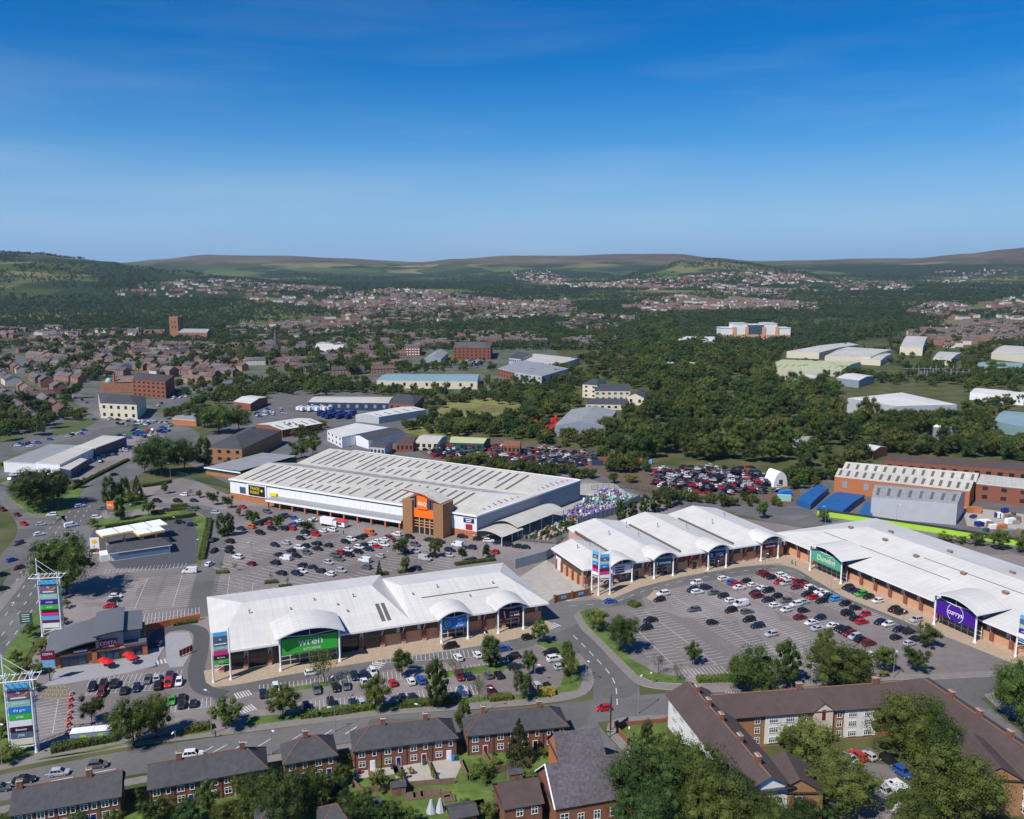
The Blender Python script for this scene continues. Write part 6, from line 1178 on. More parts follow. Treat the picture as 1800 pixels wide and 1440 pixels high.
for path, w_, h, lab in [
    ([(90, 1322), (140, 1312), (205, 1300)], 2.6, 1.5, 'clipped hedge below the coffee shop car park near the tall totem'), ([(325, 1288), (350, 1284), (372, 1279)], 2.2, 1.4, 'short clipped hedge beside the zebra crossing'), ([(528, 1262), (560, 1258)], 2.2, 1.4, 'short hedge piece next to the round leaved car park tree'), ([(565, 1258), (610, 1252), (655, 1245)], 2.4, 1.5, 'clipped hedge along the front road below the green signed block'), ([(700, 1243), (740, 1240), (800, 1234)], 2.4, 1.5, 'clipped hedge along the front road between two dark trees'), ([(860, 1232), (900, 1228)], 2.2, 1.3, 'low hedge at the end of the front car park'), ([(945, 1222), (975, 1220)], 2.4, 1.6, 'yellowing hedge at the corner of the front car park'), ([(1225, 1198), (1290, 1196)], 2.2, 1.4, 'low hedge beside the purple signed store car park'), ([(185, 930), (255, 920), (345, 908)], 1.6, 1.6, 'dark clipped hedge behind the filling station'), ([(265, 903), (305, 898), (350, 895)], 2.0, 1.2, 'low hedge along the store entrance road'), ([(368, 915), (362, 950), (354, 985)], 2.2, 1.4, 'hedge between the filling station and the car park lane'), ([(250, 857), (285, 852), (300, 848)], 1.8, 1.5, 'hedge at the head of the entrance car park'), ([(1455, 1048 + 10), (1460, 1062)], .1, .1, None), ([(1107, 1062), (1122, 1068)], 3.0, 1.2, 'rounded green shrub bed beside the ring of parking'), ([(125, 862), (165, 840), (225, 810)], 2.0, 1.4, 'hedge along the dealership forecourt'), ([(0, 820), (60, 800), (90, 790)], 2.0, 1.6, 'hedge between the dealership and the dual carriageway'), ([(305, 1100), (345, 1094)], 1.6, 1.0, 'short hedge on the orange retaining wall'), ([(380, 1008), (402, 1007)], 1.8, .9, 'low shrub bed with two young trees'), ([(465, 1026), (488, 1024)], 1.8, .9, 'low shrub bed at the edge of the warehouse car park'), ([(490, 1034), (512, 1031)], 1.8, .9, 'lower shrub bed beside the warehouse car park edge'), ([(800, 994), (830, 990), (870, 985)], 2.2, 1.0, 'shrub bed beneath two trees in the warehouse car park'), ([(660, 1012), (682, 1010)], 1.8, .9, 'shrub bed beneath the narrow conifer'), ([(700, 1008), (722, 1004)], 1.8, .9, 'shrub bed beneath the car park tree near the white roof'), ([(300, 893), (330, 890)], 1.8, 1.4, 'yellow green hedge piece by the entrance road')]:
    if lab: hedge(path, w_, h, lab, 'leaf_yellow' if 'yellowing' in lab else 'leaf_hedge')
trees('on the verge below the main road totem', 'shrubs of the main road verge', [(40, 1190, 50, 1155, 'bush'), (75, 1150, 40, 1120, 'bush'), (25, 1240, 50, 1205, 'bush'), (15, 1300, 60, 1255, 'bush'), (55, 1120, 30, 1092, 'bush'), (70, 1185, 34, 1160, 'bush'), (10, 1340, 60, 1310, 'bush'), (60, 1215, 30, 1195, 'bush'), (30, 1165, 30, 1140, 'bush'), (115, 1070, 20, 1050, 'bush'), (110, 1098, 22, 1080, 'bush'), (45, 1290, 26, 1270, 'bush')])
trees('on the access road verge', 'golden shrubs of the verges', [(1046, 1092, 20, 1078, 'gold'), (960, 1224, 26, 1213, 'gold'), (1552, 1190, 26, 1178, 'gold'), (207, 905, 16, 896, 'gold')])

# ---- scattered stuff through geometry nodes
def far_proto(name, m, seed, sub=1, n=7, leafn=40):
    return crown_mesh(name, m, seed=seed, nclump=n, nleaf=leafn, leaf=.12, z0=0.0)
def proto_obj(me): o = bpy.data.objects.new('leaf_clump', me); return o
def scatter(name, pts, protos, label):
    me = bpy.data.meshes.new(name); n = len(pts); me.vertices.add(n); me.vertices.foreach_set('co', np.array([p[:3] for p in pts], dtype=np.float32).ravel())
    a = me.attributes.new('sc', 'FLOAT_VECTOR', 'POINT'); a.data.foreach_set('vector', np.array([(p[3], p[3], p[4]) for p in pts], dtype=np.float32).ravel())
    r_ = me.attributes.new('ro', 'FLOAT_VECTOR', 'POINT'); r_.data.foreach_set('vector', np.array([(0, 0, rng.uniform(0, 6.28)) for p in pts], dtype=np.float32).ravel())
    k_ = me.attributes.new('kind', 'INT', 'POINT'); k_.data.foreach_set('value', rng.integers(0, len(protos), n).astype(np.int32))
    o = bpy.data.objects.new(name, me); COL.objects.link(o); tag(o, label, None, None, 'stuff')
    ng = bpy.data.node_groups.new(name, 'GeometryNodeTree'); ng.interface.new_socket('Geometry', in_out='INPUT', socket_type='NodeSocketGeometry'); ng.interface.new_socket('Geometry', in_out='OUTPUT', socket_type='NodeSocketGeometry')
    N = ng.nodes; l = ng.links.new; gi = N.new('NodeGroupInput'); go = N.new('NodeGroupOutput'); j = N.new('GeometryNodeJoinGeometry')
    def attr(nm, tp): x = N.new('GeometryNodeInputNamedAttribute'); x.data_type = tp; x.inputs[0].default_value = nm; return x.outputs[0]
    sc, ro, kd = attr('sc', 'FLOAT_VECTOR'), attr('ro', 'FLOAT_VECTOR'), attr('kind', 'INT')
    for i, p in enumerate(protos):
        oi = N.new('GeometryNodeObjectInfo'); oi.inputs['Object'].default_value = p; cp = N.new('FunctionNodeCompare'); cp.data_type = 'INT'; cp.operation = 'EQUAL'
        l(kd, cp.inputs[2]); cp.inputs[3].default_value = i
        ip = N.new('GeometryNodeInstanceOnPoints'); l(gi.outputs[0], ip.inputs['Points']); l(cp.outputs[0], ip.inputs['Selection']); l(oi.outputs['Geometry'], ip.inputs['Instance']); l(ro, ip.inputs['Rotation']); l(sc, ip.inputs['Scale']); l(ip.outputs[0], j.inputs[0])
    l(j.outputs[0], go.inputs[0]); md = o.modifiers.new('scatter', 'NODES'); md.node_group = ng; return o
def inpoly(x, y, P):
    c = False; n = len(P)
    for i in range(n):
        (x0, y0), (x1, y1) = P[i], P[i - 1]
        if (y0 > y) != (y1 > y) and x < (x1 - x0) * (y - y0) / (y1 - y0) + x0: c = not c
    return c
def fill(poly, n, smin, smax, asp=(.8, 1.2)):                   # n crowns spread evenly over the land inside an outline
    Wp = [(p.x, p.y) for p in (TG(*q) if q[1] < 600 else G(*q) for q in poly)]; xs = [p[0] for p in Wp]; ys = [p[1] for p in Wp]; out = []; t = 0
    while len(out) < n and t < n * 30:
        t += 1; x, y = rng.uniform(min(xs), max(xs)), rng.uniform(min(ys), max(ys))
        if inpoly(x, y, Wp): s = rng.uniform(smin, smax); out.append((x, y, TZ(x, y) - .3, s, s * rng.uniform(*asp)))
    return out
WOODS = [([(1090, 810), (1060, 770), (1140, 712), (1140, 690), (1100, 650), (1130, 570), (1180, 560), (1200, 605), (1290, 612), (1345, 650), (1370, 676), (1470, 680), (1470, 735), (1570, 745), (1720, 748), (1780, 780), (1560, 795), (1480, 830), (1460, 850), (1400, 838), (1380, 822), (1240, 812), (1130, 815)], 1350, 6, 17),
    ([(1480, 800), (1800, 778), (1960, 800), (1960, 820), (1560, 798)], 120, 7, 12), ([(870, 735), (960, 745), (970, 770), (1090, 770), (1090, 800), (880, 770), (800, 770), (700, 755), (760, 738)], 200, 5, 9),
    ([(990, 690), (930, 700), (860, 690), (850, 665), (880, 680), (1000, 640), (1020, 660), (1000, 710)], 110, 6, 11), ([(560, 690), (600, 665), (700, 685), (860, 690), (850, 700), (720, 698)], 80, 5, 9), ([(440, 690), (480, 650), (560, 655), (600, 680), (540, 695)], 70, 6, 10), ([(750, 735), (745, 715), (800, 700), (850, 690), (880, 712), (800, 708)], 36, 5, 8),
    ([(0, 780), (-60, 750), (0, 725), (60, 720), (110, 745), (80, 765)], 50, 8, 13), ([(1400, 640), (1490, 655), (1560, 660), (1640, 665), (1760, 670), (1800, 690), (1700, 682), (1480, 672), (1360, 655)], 130, 6, 10), ([(1560, 640), (1690, 640), (1800, 660), (1800, 680), (1600, 660)], 90, 7, 11), ([(1240, 618), (1380, 610), (1380, 628), (1350, 640), (1290, 618)], 80, 7, 11), ([(1690, 720), (1800, 700), (1800, 715), (1740, 745)], 30, 6, 10),
    ([(360, 700), (420, 680), (480, 690), (430, 715)], 26, 6, 10), ([(300, 690), (345, 680), (420, 672), (470, 665), (420, 690), (340, 705)], 26, 5, 9), ([(600, 640), (700, 640), (790, 640), (800, 655), (640, 660)], 60, 5, 9), ([(880, 690), (1000, 690), (1020, 715), (960, 745), (880, 740), (930, 715)], 110, 6, 11), ([(1130, 660), (1000, 640), (1060, 620), (1130, 600)], 120, 7, 12), ([(1000, 655), (1060, 650), (1130, 665), (1130, 690), (1060, 672), (1020, 690)], 70, 6, 11), ([(1560, 600), (1640, 590), (1640, 640), (1580, 640)], 50, 7, 11), ([(1480, 590), (1600, 575), (1580, 590), (1500, 602)], 70, 7, 11), ([(1690, 620), (1745, 610), (1740, 640), (1690, 660)], 40, 7, 10), ([(1640, 665), (1760, 655), (1800, 675), (1700, 690)], 60, 7, 11), ([(1450, 742), (1690, 744), (1700, 762), (1560, 768), (1440, 755)], 120, 6, 11), ([(250, 690), (330, 672), (420, 660), (430, 672), (330, 690)], 30, 5, 9), ([(480, 690), (560, 668), (650, 672), (640, 692), (540, 698)], 60, 6, 10), ([(500, 760), (560, 745), (575, 755), (520, 772)], 14, 5, 8), ([(690, 700), (760, 690), (760, 705), (720, 712)], 24, 5, 8), ([(700, 645), (800, 640), (880, 640), (870, 652), (700, 655)], 40, 5, 8), ([(770, 813), (900, 822), (1040, 838), (1050, 846), (900, 832), (780, 820)], 70, 3.5, 7), ([(1060, 800), (1140, 810), (1140, 832), (1090, 835), (1060, 825)], 26, 5, 9), ([(1150, 868), (1290, 880), (1380, 884), (1380, 892), (1280, 890), (1150, 876)], 30, 3, 6), ([(1380, 838), (1460, 842), (1440, 856), (1390, 862)], 24, 5, 9), ([(330, 700), (440, 690), (470, 702), (400, 712), (345, 718)], 34, 5, 9), ([(440, 672), (520, 664), (560, 680), (500, 690), (450, 690)], 36, 5, 9), ([(520, 755), (560, 765), (545, 785), (505, 790)], 10, 4, 7), ([(860, 700), (930, 690), (940, 712), (900, 716)], 26, 5, 9), ([(100, 738), (150, 728), (140, 742)], 10, 5, 8), ([(280, 735), (340, 720), (370, 730), (340, 745)], 20, 5, 8), ([(60, 700), (130, 705), (110, 725), (40, 720)], 16, 5, 8), ([(340, 625), (300, 612), (380, 600), (470, 615), (430, 640)], 40, 8, 13), ([(180, 615), (240, 600), (330, 605), (310, 630), (230, 628)], 50, 8, 14), ([(30, 612), (120, 595), (170, 610), (130, 630), (60, 630)], 60, 8, 14)]
pts = []
for P, n, a, b in WOODS: pts += fill(P, n, a, b)
scatter('woodland', pts, [proto_obj(CR[k]) for k in ('mid0', 'mid1', 'mid2', 'mid1')], 'dense mixed green woodland around the works and offices')
# ================================================================== TOWN HOUSES AND FAR LAND
def house_protos():
    out = []
    for nm, L_, d, e, r_, wall, roof, ch in [('terrace', 34, 8.5, 5.4, 8.6, 'brick_far', 'slate_far', 5), ('terrace', 24, 8.5, 5.4, 8.4, 'brick_far', 'tile_far', 3), ('semi', 13, 8.5, 5.2, 8.2, 'brick_far', 'tile_far', 1), ('semi', 13, 8, 5.2, 8.0, 'rend_far', 'tile_far', 1), ('shop', 18, 11, 7.5, 10.8, 'brick_far', 'slate_far', 2), ('hall', 22, 14, 6, 9, 'rend_far', 'slate_far', 0)]:
        w_ = MB().use(wall).box(-L_ / 2, L_ / 2, -d / 2, d / 2, 0, e); w_.poly([(-L_ / 2, d / 2, e), (-L_ / 2, -d / 2, e), (-L_ / 2, 0, r_ - .1)]).poly([(L_ / 2, -d / 2, e), (L_ / 2, d / 2, e), (L_ / 2, 0, r_ - .1)])
        r2 = MB().use(roof).poly([(-L_ / 2 - .3, -d / 2 - .4, e - .15), (L_ / 2 + .3, -d / 2 - .4, e - .15), (L_ / 2 + .3, 0, r_), (-L_ / 2 - .3, 0, r_)]).poly([(L_ / 2 + .3, d / 2 + .4, e - .15), (-L_ / 2 - .3, d / 2 + .4, e - .15), (-L_ / 2 - .3, 0, r_), (L_ / 2 + .3, 0, r_)])
        c = MB().use('brick_far')
        for i in range(ch): x = -L_ / 2 + L_ * (i + .5) / ch; c.box(x - .5, x + .5, -.4, .4, r_ - .6, r_ + 1.3)
        wn = MB().use('trim_white'); g = MB().use('glass'); k = int(L_ / 3.4)
        for s in (-1, 1):
            for i in range(k):
                x = -L_ / 2 + L_ * (i + .5) / k
                for z in (1.0, e - 1.9):
                    y = s * (d / 2 + .02); q = [(x - .6, y, z), (x + .6, y, z), (x + .6, y, z + 1.3), (x - .6, y, z + 1.3)]; wn.poly(q if s < 0 else q[::-1]); y = s * (d / 2 + .04); q = [(x - .42, y, z + .12), (x + .42, y, z + .12), (x + .42, y, z + 1.15), (x - .42, y, z + 1.15)]; g.poly(q if s < 0 else q[::-1])
        out.append((nm, w_, r2, c, wn, g, ch))
    return out
HP = []
for nm, w_, r2, c, wn, g, ch in house_protos():
    ms = []
    for mb, pn in ((w_, 'wall'), (r2, 'roof'), (c, 'chimneys'), (wn, 'window_frames'), (g, 'window_panes')):
        if not mb.v: continue
        o = mb.build(pn); ms.append((pn, o.data)); bpy.data.objects.remove(o)
    HP.append((nm, ms))
def put_house(x, y, rz, k, label, group):
    H_ = empty({'terrace': 'terraced_house', 'semi': 'house', 'shop': 'shop_building', 'hall': 'hall'}[HP[k][0]], (x, y, TZ(x, y) - .05), rz, label, 'house' if k < 4 else 'building', group)
    for pn, me in HP[k][1]:
        o = bpy.data.objects.new(pn, me); COL.objects.link(o); o.parent = H_
        if pn in ('window_frames', 'window_panes', 'chimneys'): o['kind'] = 'stuff'
TOWN = [([(-60, 735), (-60, 610), (60, 640), (150, 712), (120, 735), (20, 742)], R(-52), 'in the blocks left of the long town street', 22), ([(40, 612), (100, 600), (420, 612), (440, 640), (400, 664), (345, 680), (300, 672), (250, 650), (180, 668), (140, 690), (75, 645)], R(-35), 'in the old town behind the junction', 20), ([(430, 640), (430, 605), (640, 608), (700, 625), (690, 660), (590, 660), (520, 650)], R(15), 'in the streets around the spire', 21), ([(560, 606), (640, 585), (950, 590), (950, 604), (870, 606), (760, 610), (700, 620)], R(8), 'on the estate behind the brick office block', 22), ([(1590, 590), (1700, 570), (1900, 572), (1900, 605), (1740, 600), (1660, 616), (1640, 600)], R(-12), 'in the streets above the trading estate', 23), ([(990, 606), (1010, 596), (1080, 598), (1060, 612)], R(10), 'at the edge of the wood beyond the school', 22)]
KEEP = []
for o in list(bpy.data.objects):
    if o.type == 'EMPTY' and o.get('category') and o.location.y > 500: KEEP.append((o.location.x, o.location.y))
ROADS = [offs(smooth(W(p), 6), 0) for p in ([(210, 745), (160, 715), (70, 655), (0, 615), (-80, 590)], [(180, 742), (240, 725), (310, 700), (360, 680), (420, 668), (480, 660)])]
CAND = []
for P, an, where, sp in TOWN:
    Wp = [(p.x, p.y) for p in (G(*q) for q in P)]; cx, cy = sum(p[0] for p in Wp) / len(Wp), sum(p[1] for p in Wp) / len(Wp); ca, sa = math.cos(an), math.sin(an)
    for i in range(-24, 25):
        u = i * sp; v = -520.0 + random.uniform(0, 20)
        while v < 520:
            k = random.choices(range(6), [4, 4, 3, 3, 2, 1])[0]; L_ = (34, 24, 13, 13, 18, 22)[k]; v += L_ / 2 + random.uniform(1.5, 9); x, y = cx + v * ca - u * sa, cy + v * sa + u * ca; v += L_ / 2
            if not inpoly(x, y, Wp) or random.random() < .12: continue
            if any(abs(x - a) < 26 and abs(y - b) < 26 for a, b in KEEP) or any(min((q - Vector((x, y, 0))).length for q in R_) < 19 for R_ in ROADS): continue
            CAND.append((y, x, an + random.uniform(-.06, .06) + (math.pi / 2 if random.random() < .12 else 0), k, where))
CAND.sort()
for y, x, rz, k, where in CAND[:300]:
    roofc = ('slate roofed brick terrace', 'brown roofed brick terrace', 'brick pair of houses', 'pale rendered pair of houses', 'tall slate roofed shop building', 'pale walled hall')[k]
    put_house(x, y, rz, k, roofc + ' ' + where, 'houses ' + where)
# far houses and far trees in one object each
def far_houses():
    FH = [([(-60, 600), (-60, 575), (230, 580), (300, 590), (100, 605)], 70), ([(380, 600), (420, 570), (620, 560), (700, 575), (560, 595)], 110), ([(600, 560), (640, 530), (820, 520), (1000, 540), (1000, 555), (820, 565), (700, 575)], 330), ([(190, 520), (260, 500), (420, 492), (600, 505), (640, 530), (600, 545), (420, 525)], 330), ([(560, 540), (600, 512), (700, 508), (820, 520), (760, 540), (640, 555)], 240), ([(830, 535), (1000, 528), (1010, 545), (1000, 560), (860, 555)], 120), ([(900, 480), (960, 476), (1000, 490), (960, 498), (905, 492)], 130), ([(960, 498), (1200, 488), (1330, 478), (1420, 485), (1400, 500), (1150, 510), (1000, 505)], 420), ([(1080, 540), (1200, 520), (1260, 530), (1150, 552)], 120), ([(1190, 545), (1290, 525), (1440, 535), (1430, 548), (1310, 545)], 170), ([(980, 575), (1030, 555), (1120, 560), (1100, 580), (1000, 588)], 60), ([(1380, 505), (1480, 492), (1620, 500), (1600, 512), (1440, 515)], 130), ([(1590, 552), (1640, 530), (1700, 540), (1660, 560)], 50), ([(1650, 575), (1680, 545), (1800, 520), (1900, 530), (1900, 570)], 110), ([(1620, 495), (1700, 485), (1700, 498)], 30), ([(600, 560), (600, 548), (690, 545), (700, 560)], 20), ([(1640, 480), (1740, 472), (1800, 480), (1700, 488)], 40), ([(1250, 500), (1400, 510), (1380, 525), (1260, 515)], 110)]
    V = []; Fq = []; MI = []; mats = ['brick_far', 'tile_far', 'slate_far', 'rend_far']
    def one(x, y, z, an, L_, d, e, r_, wm, rm):
        ca, sa = math.cos(an), math.sin(an); i0 = len(V)
        for (u, v, zz) in ((-L_, -d, 0), (L_, -d, 0), (L_, d, 0), (-L_, d, 0), (-L_, -d, e), (L_, -d, e), (L_, d, e), (-L_, d, e), (-L_, 0, r_), (L_, 0, r_)): V.append((x + u * ca - v * sa, y + u * sa + v * ca, z + zz))
        for f, m in (((0, 1, 5, 4), wm), ((2, 3, 7, 6), wm), ((1, 2, 6, 5), wm), ((3, 0, 4, 7), wm), ((5, 6, 9, 9), wm), ((7, 4, 8, 8), wm), ((4, 5, 9, 8), rm), ((6, 7, 8, 9), rm)): Fq.append([i0 + k for k in f]); MI.append(m)
    for y, x, rz, k, where in CAND[300:]: one(x, y, TZ(x, y), rz, (17, 12, 6.5, 6.5, 9, 11)[k], 4.5, 5.5, 8.5, (0, 0, 0, 3, 0, 3)[k], (2, 1, 1, 1, 2, 2)[k])
    for P, n in FH:
        Wp = []
        for q in P:
            t = TG(*q)
            if t: Wp.append((t.x, t.y))
        if len(Wp) < 3: continue
        xs = [p[0] for p in Wp]; ys = [p[1] for p in Wp]; an0 = rng.uniform(-.4, .4); c = 0; tries = 0
        while c < n and tries < n * 40:
            tries += 1; x, y = rng.uniform(min(xs), max(xs)), rng.uniform(min(ys), max(ys))
            if not inpoly(x, y, Wp): continue
            c += 1; one(x, y, TZ(x, y) - 1, an0 + rng.choice([0, 0, 1.57]) + rng.uniform(-.15, .15), rng.choice([9, 9, 14, 22, 32]) / 2, 4.2, 6.0, 9.2, 3 if rng.random() < .35 else 0, int(rng.choice([1, 2, 2])))
    me = bpy.data.meshes.new('far_houses'); me.from_pydata(V, [], [tuple(dict.fromkeys(f)) for f in Fq])
    for m in mats: me.materials.append(MATS[m])
    me.polygons.foreach_set('material_index', MI); me.update(); o = bpy.data.objects.new('far_houses', me); COL.objects.link(o); tag(o, 'distant suburbs of small brown and pale houses', None, None, 'stuff')
    return FH
FH = far_houses()
fhW = []
for P, n in FH:
    q = [TG(*p) for p in P]; q = [(t.x, t.y) for t in q if t]
    if len(q) > 2: fhW.append((q, n))
townW = [[(p.x, p.y) for p in (G(*q) for q in P)] for P, *_ in TOWN]
fp = []; cnt = 0
while cnt < 60000:                                             # trees thicken with distance; none on open fields
    r_ = 1150 + 5200 * rng.random() ** 1.25; a = R(rng.uniform(-36, 36)); x, y = r_ * math.sin(a), r_ * math.cos(a); cnt += 1
    f = mnoise.noise((x / 420, y / 420, 5)) + .5 * mnoise.noise((x / 130, y / 130, 9))
    inh = any(inpoly(x, y, q) for q, _ in fhW); int_ = r_ < 2300 and any(inpoly(x, y, q) for q in townW)
    th = .14 if inh else (.3 if int_ else (-.42 if r_ < 3000 else -.2))
    if x < -600 and r_ > 3300 and TZ(x, y) > 95: th = .12
    elif 4200 < r_ < 6400 and TZ(x, y) > 105: th = .02
    if f < th: continue
    if r_ < 1500 and 0 < x / y * 1500 + 900 < 1900 and y < 1180: continue
    s = rng.uniform(8, 15) * (1 + .25 * (r_ > 3500)); fp.append((x, y, TZ(x, y) - .5, s, s * rng.uniform(.75, 1.05)))
for P, n in (([(190, 520), (300, 500), (230, 470), (100, 462), (20, 470), (60, 500)], 500), ([(0, 560), (300, 560), (420, 580), (300, 590), (0, 590)], 500), ([(560, 585), (700, 565), (900, 562), (1130, 560), (1130, 585), (1000, 592), (760, 588)], 700), ([(1180, 560), (1300, 545), (1500, 540), (1620, 560), (1600, 590), (1400, 605), (1290, 575), (1190, 590)], 900)):
    fp += fill([(x, y) for x, y in P], n, 9, 15)
scatter('far_trees', fp, [proto_obj(far_proto('far_crown', 'leaf_far', 21)), proto_obj(far_proto('far_crown', 'leaf_far', 22)), proto_obj(far_proto('far_crown', 'leaf_far', 23))], 'distant trees and copses filling the valley and lower hillsides')
tt = []
for P in townW:
    xs = [p[0] for p in P]; ys = [p[1] for p in P]
    for _ in range(620):
        x, y = rng.uniform(min(xs), max(xs)), rng.uniform(min(ys), max(ys))
        if inpoly(x, y, P) and mnoise.noise((x / 70, y / 70, 2)) > -.08 and all(min((q - Vector((x, y, 0))).length for q in R_) > 12 for R_ in ROADS): s = rng.uniform(8, 15); tt.append((x, y, 0, s, s * rng.uniform(.8, 1.2)))
scatter('town_trees', tt, [proto_obj(CR['mid0']), proto_obj(CR['mid1'])], 'small garden and street trees dotted through the old town')
# ================================================================== VEHICLES
PAINT = {'w': ('white', (.62, .63, .64)), 'k': ('black', (.012, .013, .015)), 'n': ('dark blue', (.012, .02, .055)), 'b': ('blue', (.02, .07, .3)), 'r': ('red', (.4, .012, .015)), 'm': ('maroon', (.13, .01, .018)), 's': ('silver', (.38, .39, .41)), 'g': ('grey', (.09, .097, .105)), 'e': ('green', (.05, .3, .03)), 'o': ('orange', (.5, .1, .02)), 'l': ('light blue', (.05, .25, .55)), 'y': ('yellow', (.6, .42, .03))}
for k, (nm, c) in PAINT.items(): mat('paint_' + k, c, .32, .03, .5, spec=.5)
mat('car_glass', (.012, .015, .018), .1, .1, .5, spec=.6); mat('head_lamp', (.7, .7, .68), .2, 0); mat('tail_lamp', (.35, .01, .01), .3, 0); mat('hub', (.35, .35, .36), .4, 0)
CAR = {'hatchback': dict(L=3.95, W=.88, bz=.9, rz=1.46, g=(-1.88, 1.0), r=(-1.45, .25)), 'saloon': dict(L=4.5, W=.9, bz=.9, rz=1.42, g=(-1.65, 1.05), r=(-.95, .3)), 'sports utility car': dict(L=4.35, W=.93, bz=1.05, rz=1.68, g=(-2.05, 1.1), r=(-1.75, .45)), 'estate car': dict(L=4.6, W=.9, bz=.92, rz=1.48, g=(-2.18, 1.0), r=(-1.8, .3)), 'van': dict(L=5.0, W=.97, bz=1.15, rz=2.0, g=(-2.46, 1.75), r=(-2.42, .95))}
def car_parts(c, kind):
    L_, W_, bz, rz = c['L'] / 2, c['W'], c['bz'], c['rz']; hood = bz - .04; st = [(-L_, .78 * W_, .38, bz - .14), (-L_ + .12, .95 * W_, .26, bz - .02), (-L_ * .6, W_, .22, bz), (0, W_, .2, bz), (L_ * .45, W_, .22, hood), (L_ - .22, .93 * W_, .25, hood - .13), (L_ - .02, .74 * W_, .36, hood - .28)]
    b = MB().use('paint_w'); R_ = []
    for x, w_, z0, z1 in st: zm = z0 + (z1 - z0) * .62; R_.append([(x, -w_ * .94, z0), (x, -w_, zm), (x, -w_ * .93, z1), (x, w_ * .93, z1), (x, w_, zm), (x, w_ * .94, z0)])
    for A_, B_ in zip(R_, R_[1:]):
        for i in range(6): j = (i + 1) % 6; b.poly([A_[i], A_[j], B_[j], B_[i]][::-1])
    b.poly(R_[0]); b.poly(R_[-1][::-1])
    (g0, g1), (r0, r1) = c['g'], c['r']; gw, rw = W_ * .92, W_ * .74 if kind != 'van' else W_ * .86; zb = bz - .03
    B4 = [Vector(p) for p in ((g0, -gw, zb), (g1, -gw, zb), (g1, gw, zb), (g0, gw, zb))]; T4 = [Vector(p) for p in ((r0, -rw, rz), (r1, -rw, rz), (r1, rw, rz), (r0, rw, rz))]
    mid = [(T4[i] + Vector((0, 0, .05)) if 0 else T4[i]) for i in range(4)]
    for i in range(4): j = (i + 1) % 4; b.poly([B4[i], B4[j], T4[j], T4[i]])
    cr = [Vector((r0 + .25, -rw * .8, rz + .06)), Vector((r1 - .2, -rw * .8, rz + .06)), Vector((r1 - .2, rw * .8, rz + .06)), Vector((r0 + .25, rw * .8, rz + .06))]
    for i in range(4): j = (i + 1) % 4; b.poly([T4[i], T4[j], cr[j], cr[i]])
    b.poly(cr)
    g = MB().use('car_glass')
    def pane(i, s0, s1, t0=.1, t1=.9):
        j = (i + 1) % 4; a, bb, d, e = B4[i], B4[j], T4[j], T4[i]; n_ = (bb - a).cross(e - a).normalized() * .015; f = lambda s, t: (a.lerp(bb, s)).lerp(e.lerp(d, s), t) + n_; g.poly([f(s0, t0), f(s1, t0), f(s1, t1), f(s0, t1)])
    pane(1, .06, .94, .06, .94)
    if kind == 'van':
        pane(0, .74, .94, .25, .9); pane(2, .06, .26, .25, .9)
    else:
        pane(3, .1, .9, .15, .9)
        for i in (0, 2):
            for s0, s1 in ((.06, .3), (.33, .63), (.66, .93)): pane(i, s0, s1)
    out = [('body', b), ('windows', g)]; wh_ = []
    for x in (-L_ * .62, L_ * .62):
        for s in (-1, 1): wm = MB().use('tyre').bar((x, s * (W_ - .2), .31), (x, s * (W_ + .01), .31), .31, 10); wm.use('hub').bar((x, s * (W_ + .01), .31), (x, s * (W_ + .03), .31), .18, 8); wh_.append(('wheel', wm))
    li = []
    for s in (-1, 1): li.append(('headlight', MB().use('head_lamp').box(L_ - .26, L_ - .06, min(s * .42 * 1, s * .74 * W_), max(s * .42, s * .74 * W_), hood - .32, hood - .16))); li.append(('tail_light', MB().use('tail_lamp').box(-L_ - .02, -L_ + .1, min(s * .5, s * .8 * W_), max(s * .5, s * .8 * W_), bz - .34, bz - .12)))
    return out + wh_ + li
CM = {}
for k, c in CAR.items():
    CM[k] = []
    for pn, mb in car_parts(c, k): o = mb.build(pn); CM[k].append((pn, o.data)); bpy.data.objects.remove(o)
    for p_ in CM[k][0][1].polygons: p_.use_smooth = True
    CM[k][0][1].set_sharp_from_angle(angle=R(35))
NC = [0]
def car(px, py, col, head, where, group, kind=None, pos=None, z=.07):
    p = pos if pos is not None else G(px, py + 2); kind = kind or random.choices(['hatchback', 'saloon', 'sports utility car', 'estate car'], [5, 1.6, 3, 1.4])[0]; NC[0] += 1
    C_ = empty('van' if kind == 'van' else 'car', (p.x, p.y, z), head + random.uniform(-.04, .04), f'{PAINT[col][0]} {kind} {where}', 'van' if kind == 'van' else 'car', group); s_ = random.uniform(.95, 1.03); C_.scale = (s_, s_, s_)
    for pn, me in CM[kind]:
        if p.y > 300 and pn.endswith('light'): continue
        o = bpy.data.objects.new(pn, me); COL.objects.link(o); o.parent = C_
        if pn == 'body': o.material_slots[0].link = 'OBJECT'; o.material_slots[0].material = MATS['paint_' + col]
    return C_
def lot(zf, lst, head, where, group, flip=.5):
    for t in lst:
        h = (t[3] if len(t) > 3 and not isinstance(t[3], str) else head) + (math.pi if random.random() < flip else 0); car(*zf(t[0], t[1]), t[2], h, where, group, 'van' if len(t) > 3 and t[3] == 'van' else None)
za = Z(1100, 900)
HC = R(22.6)
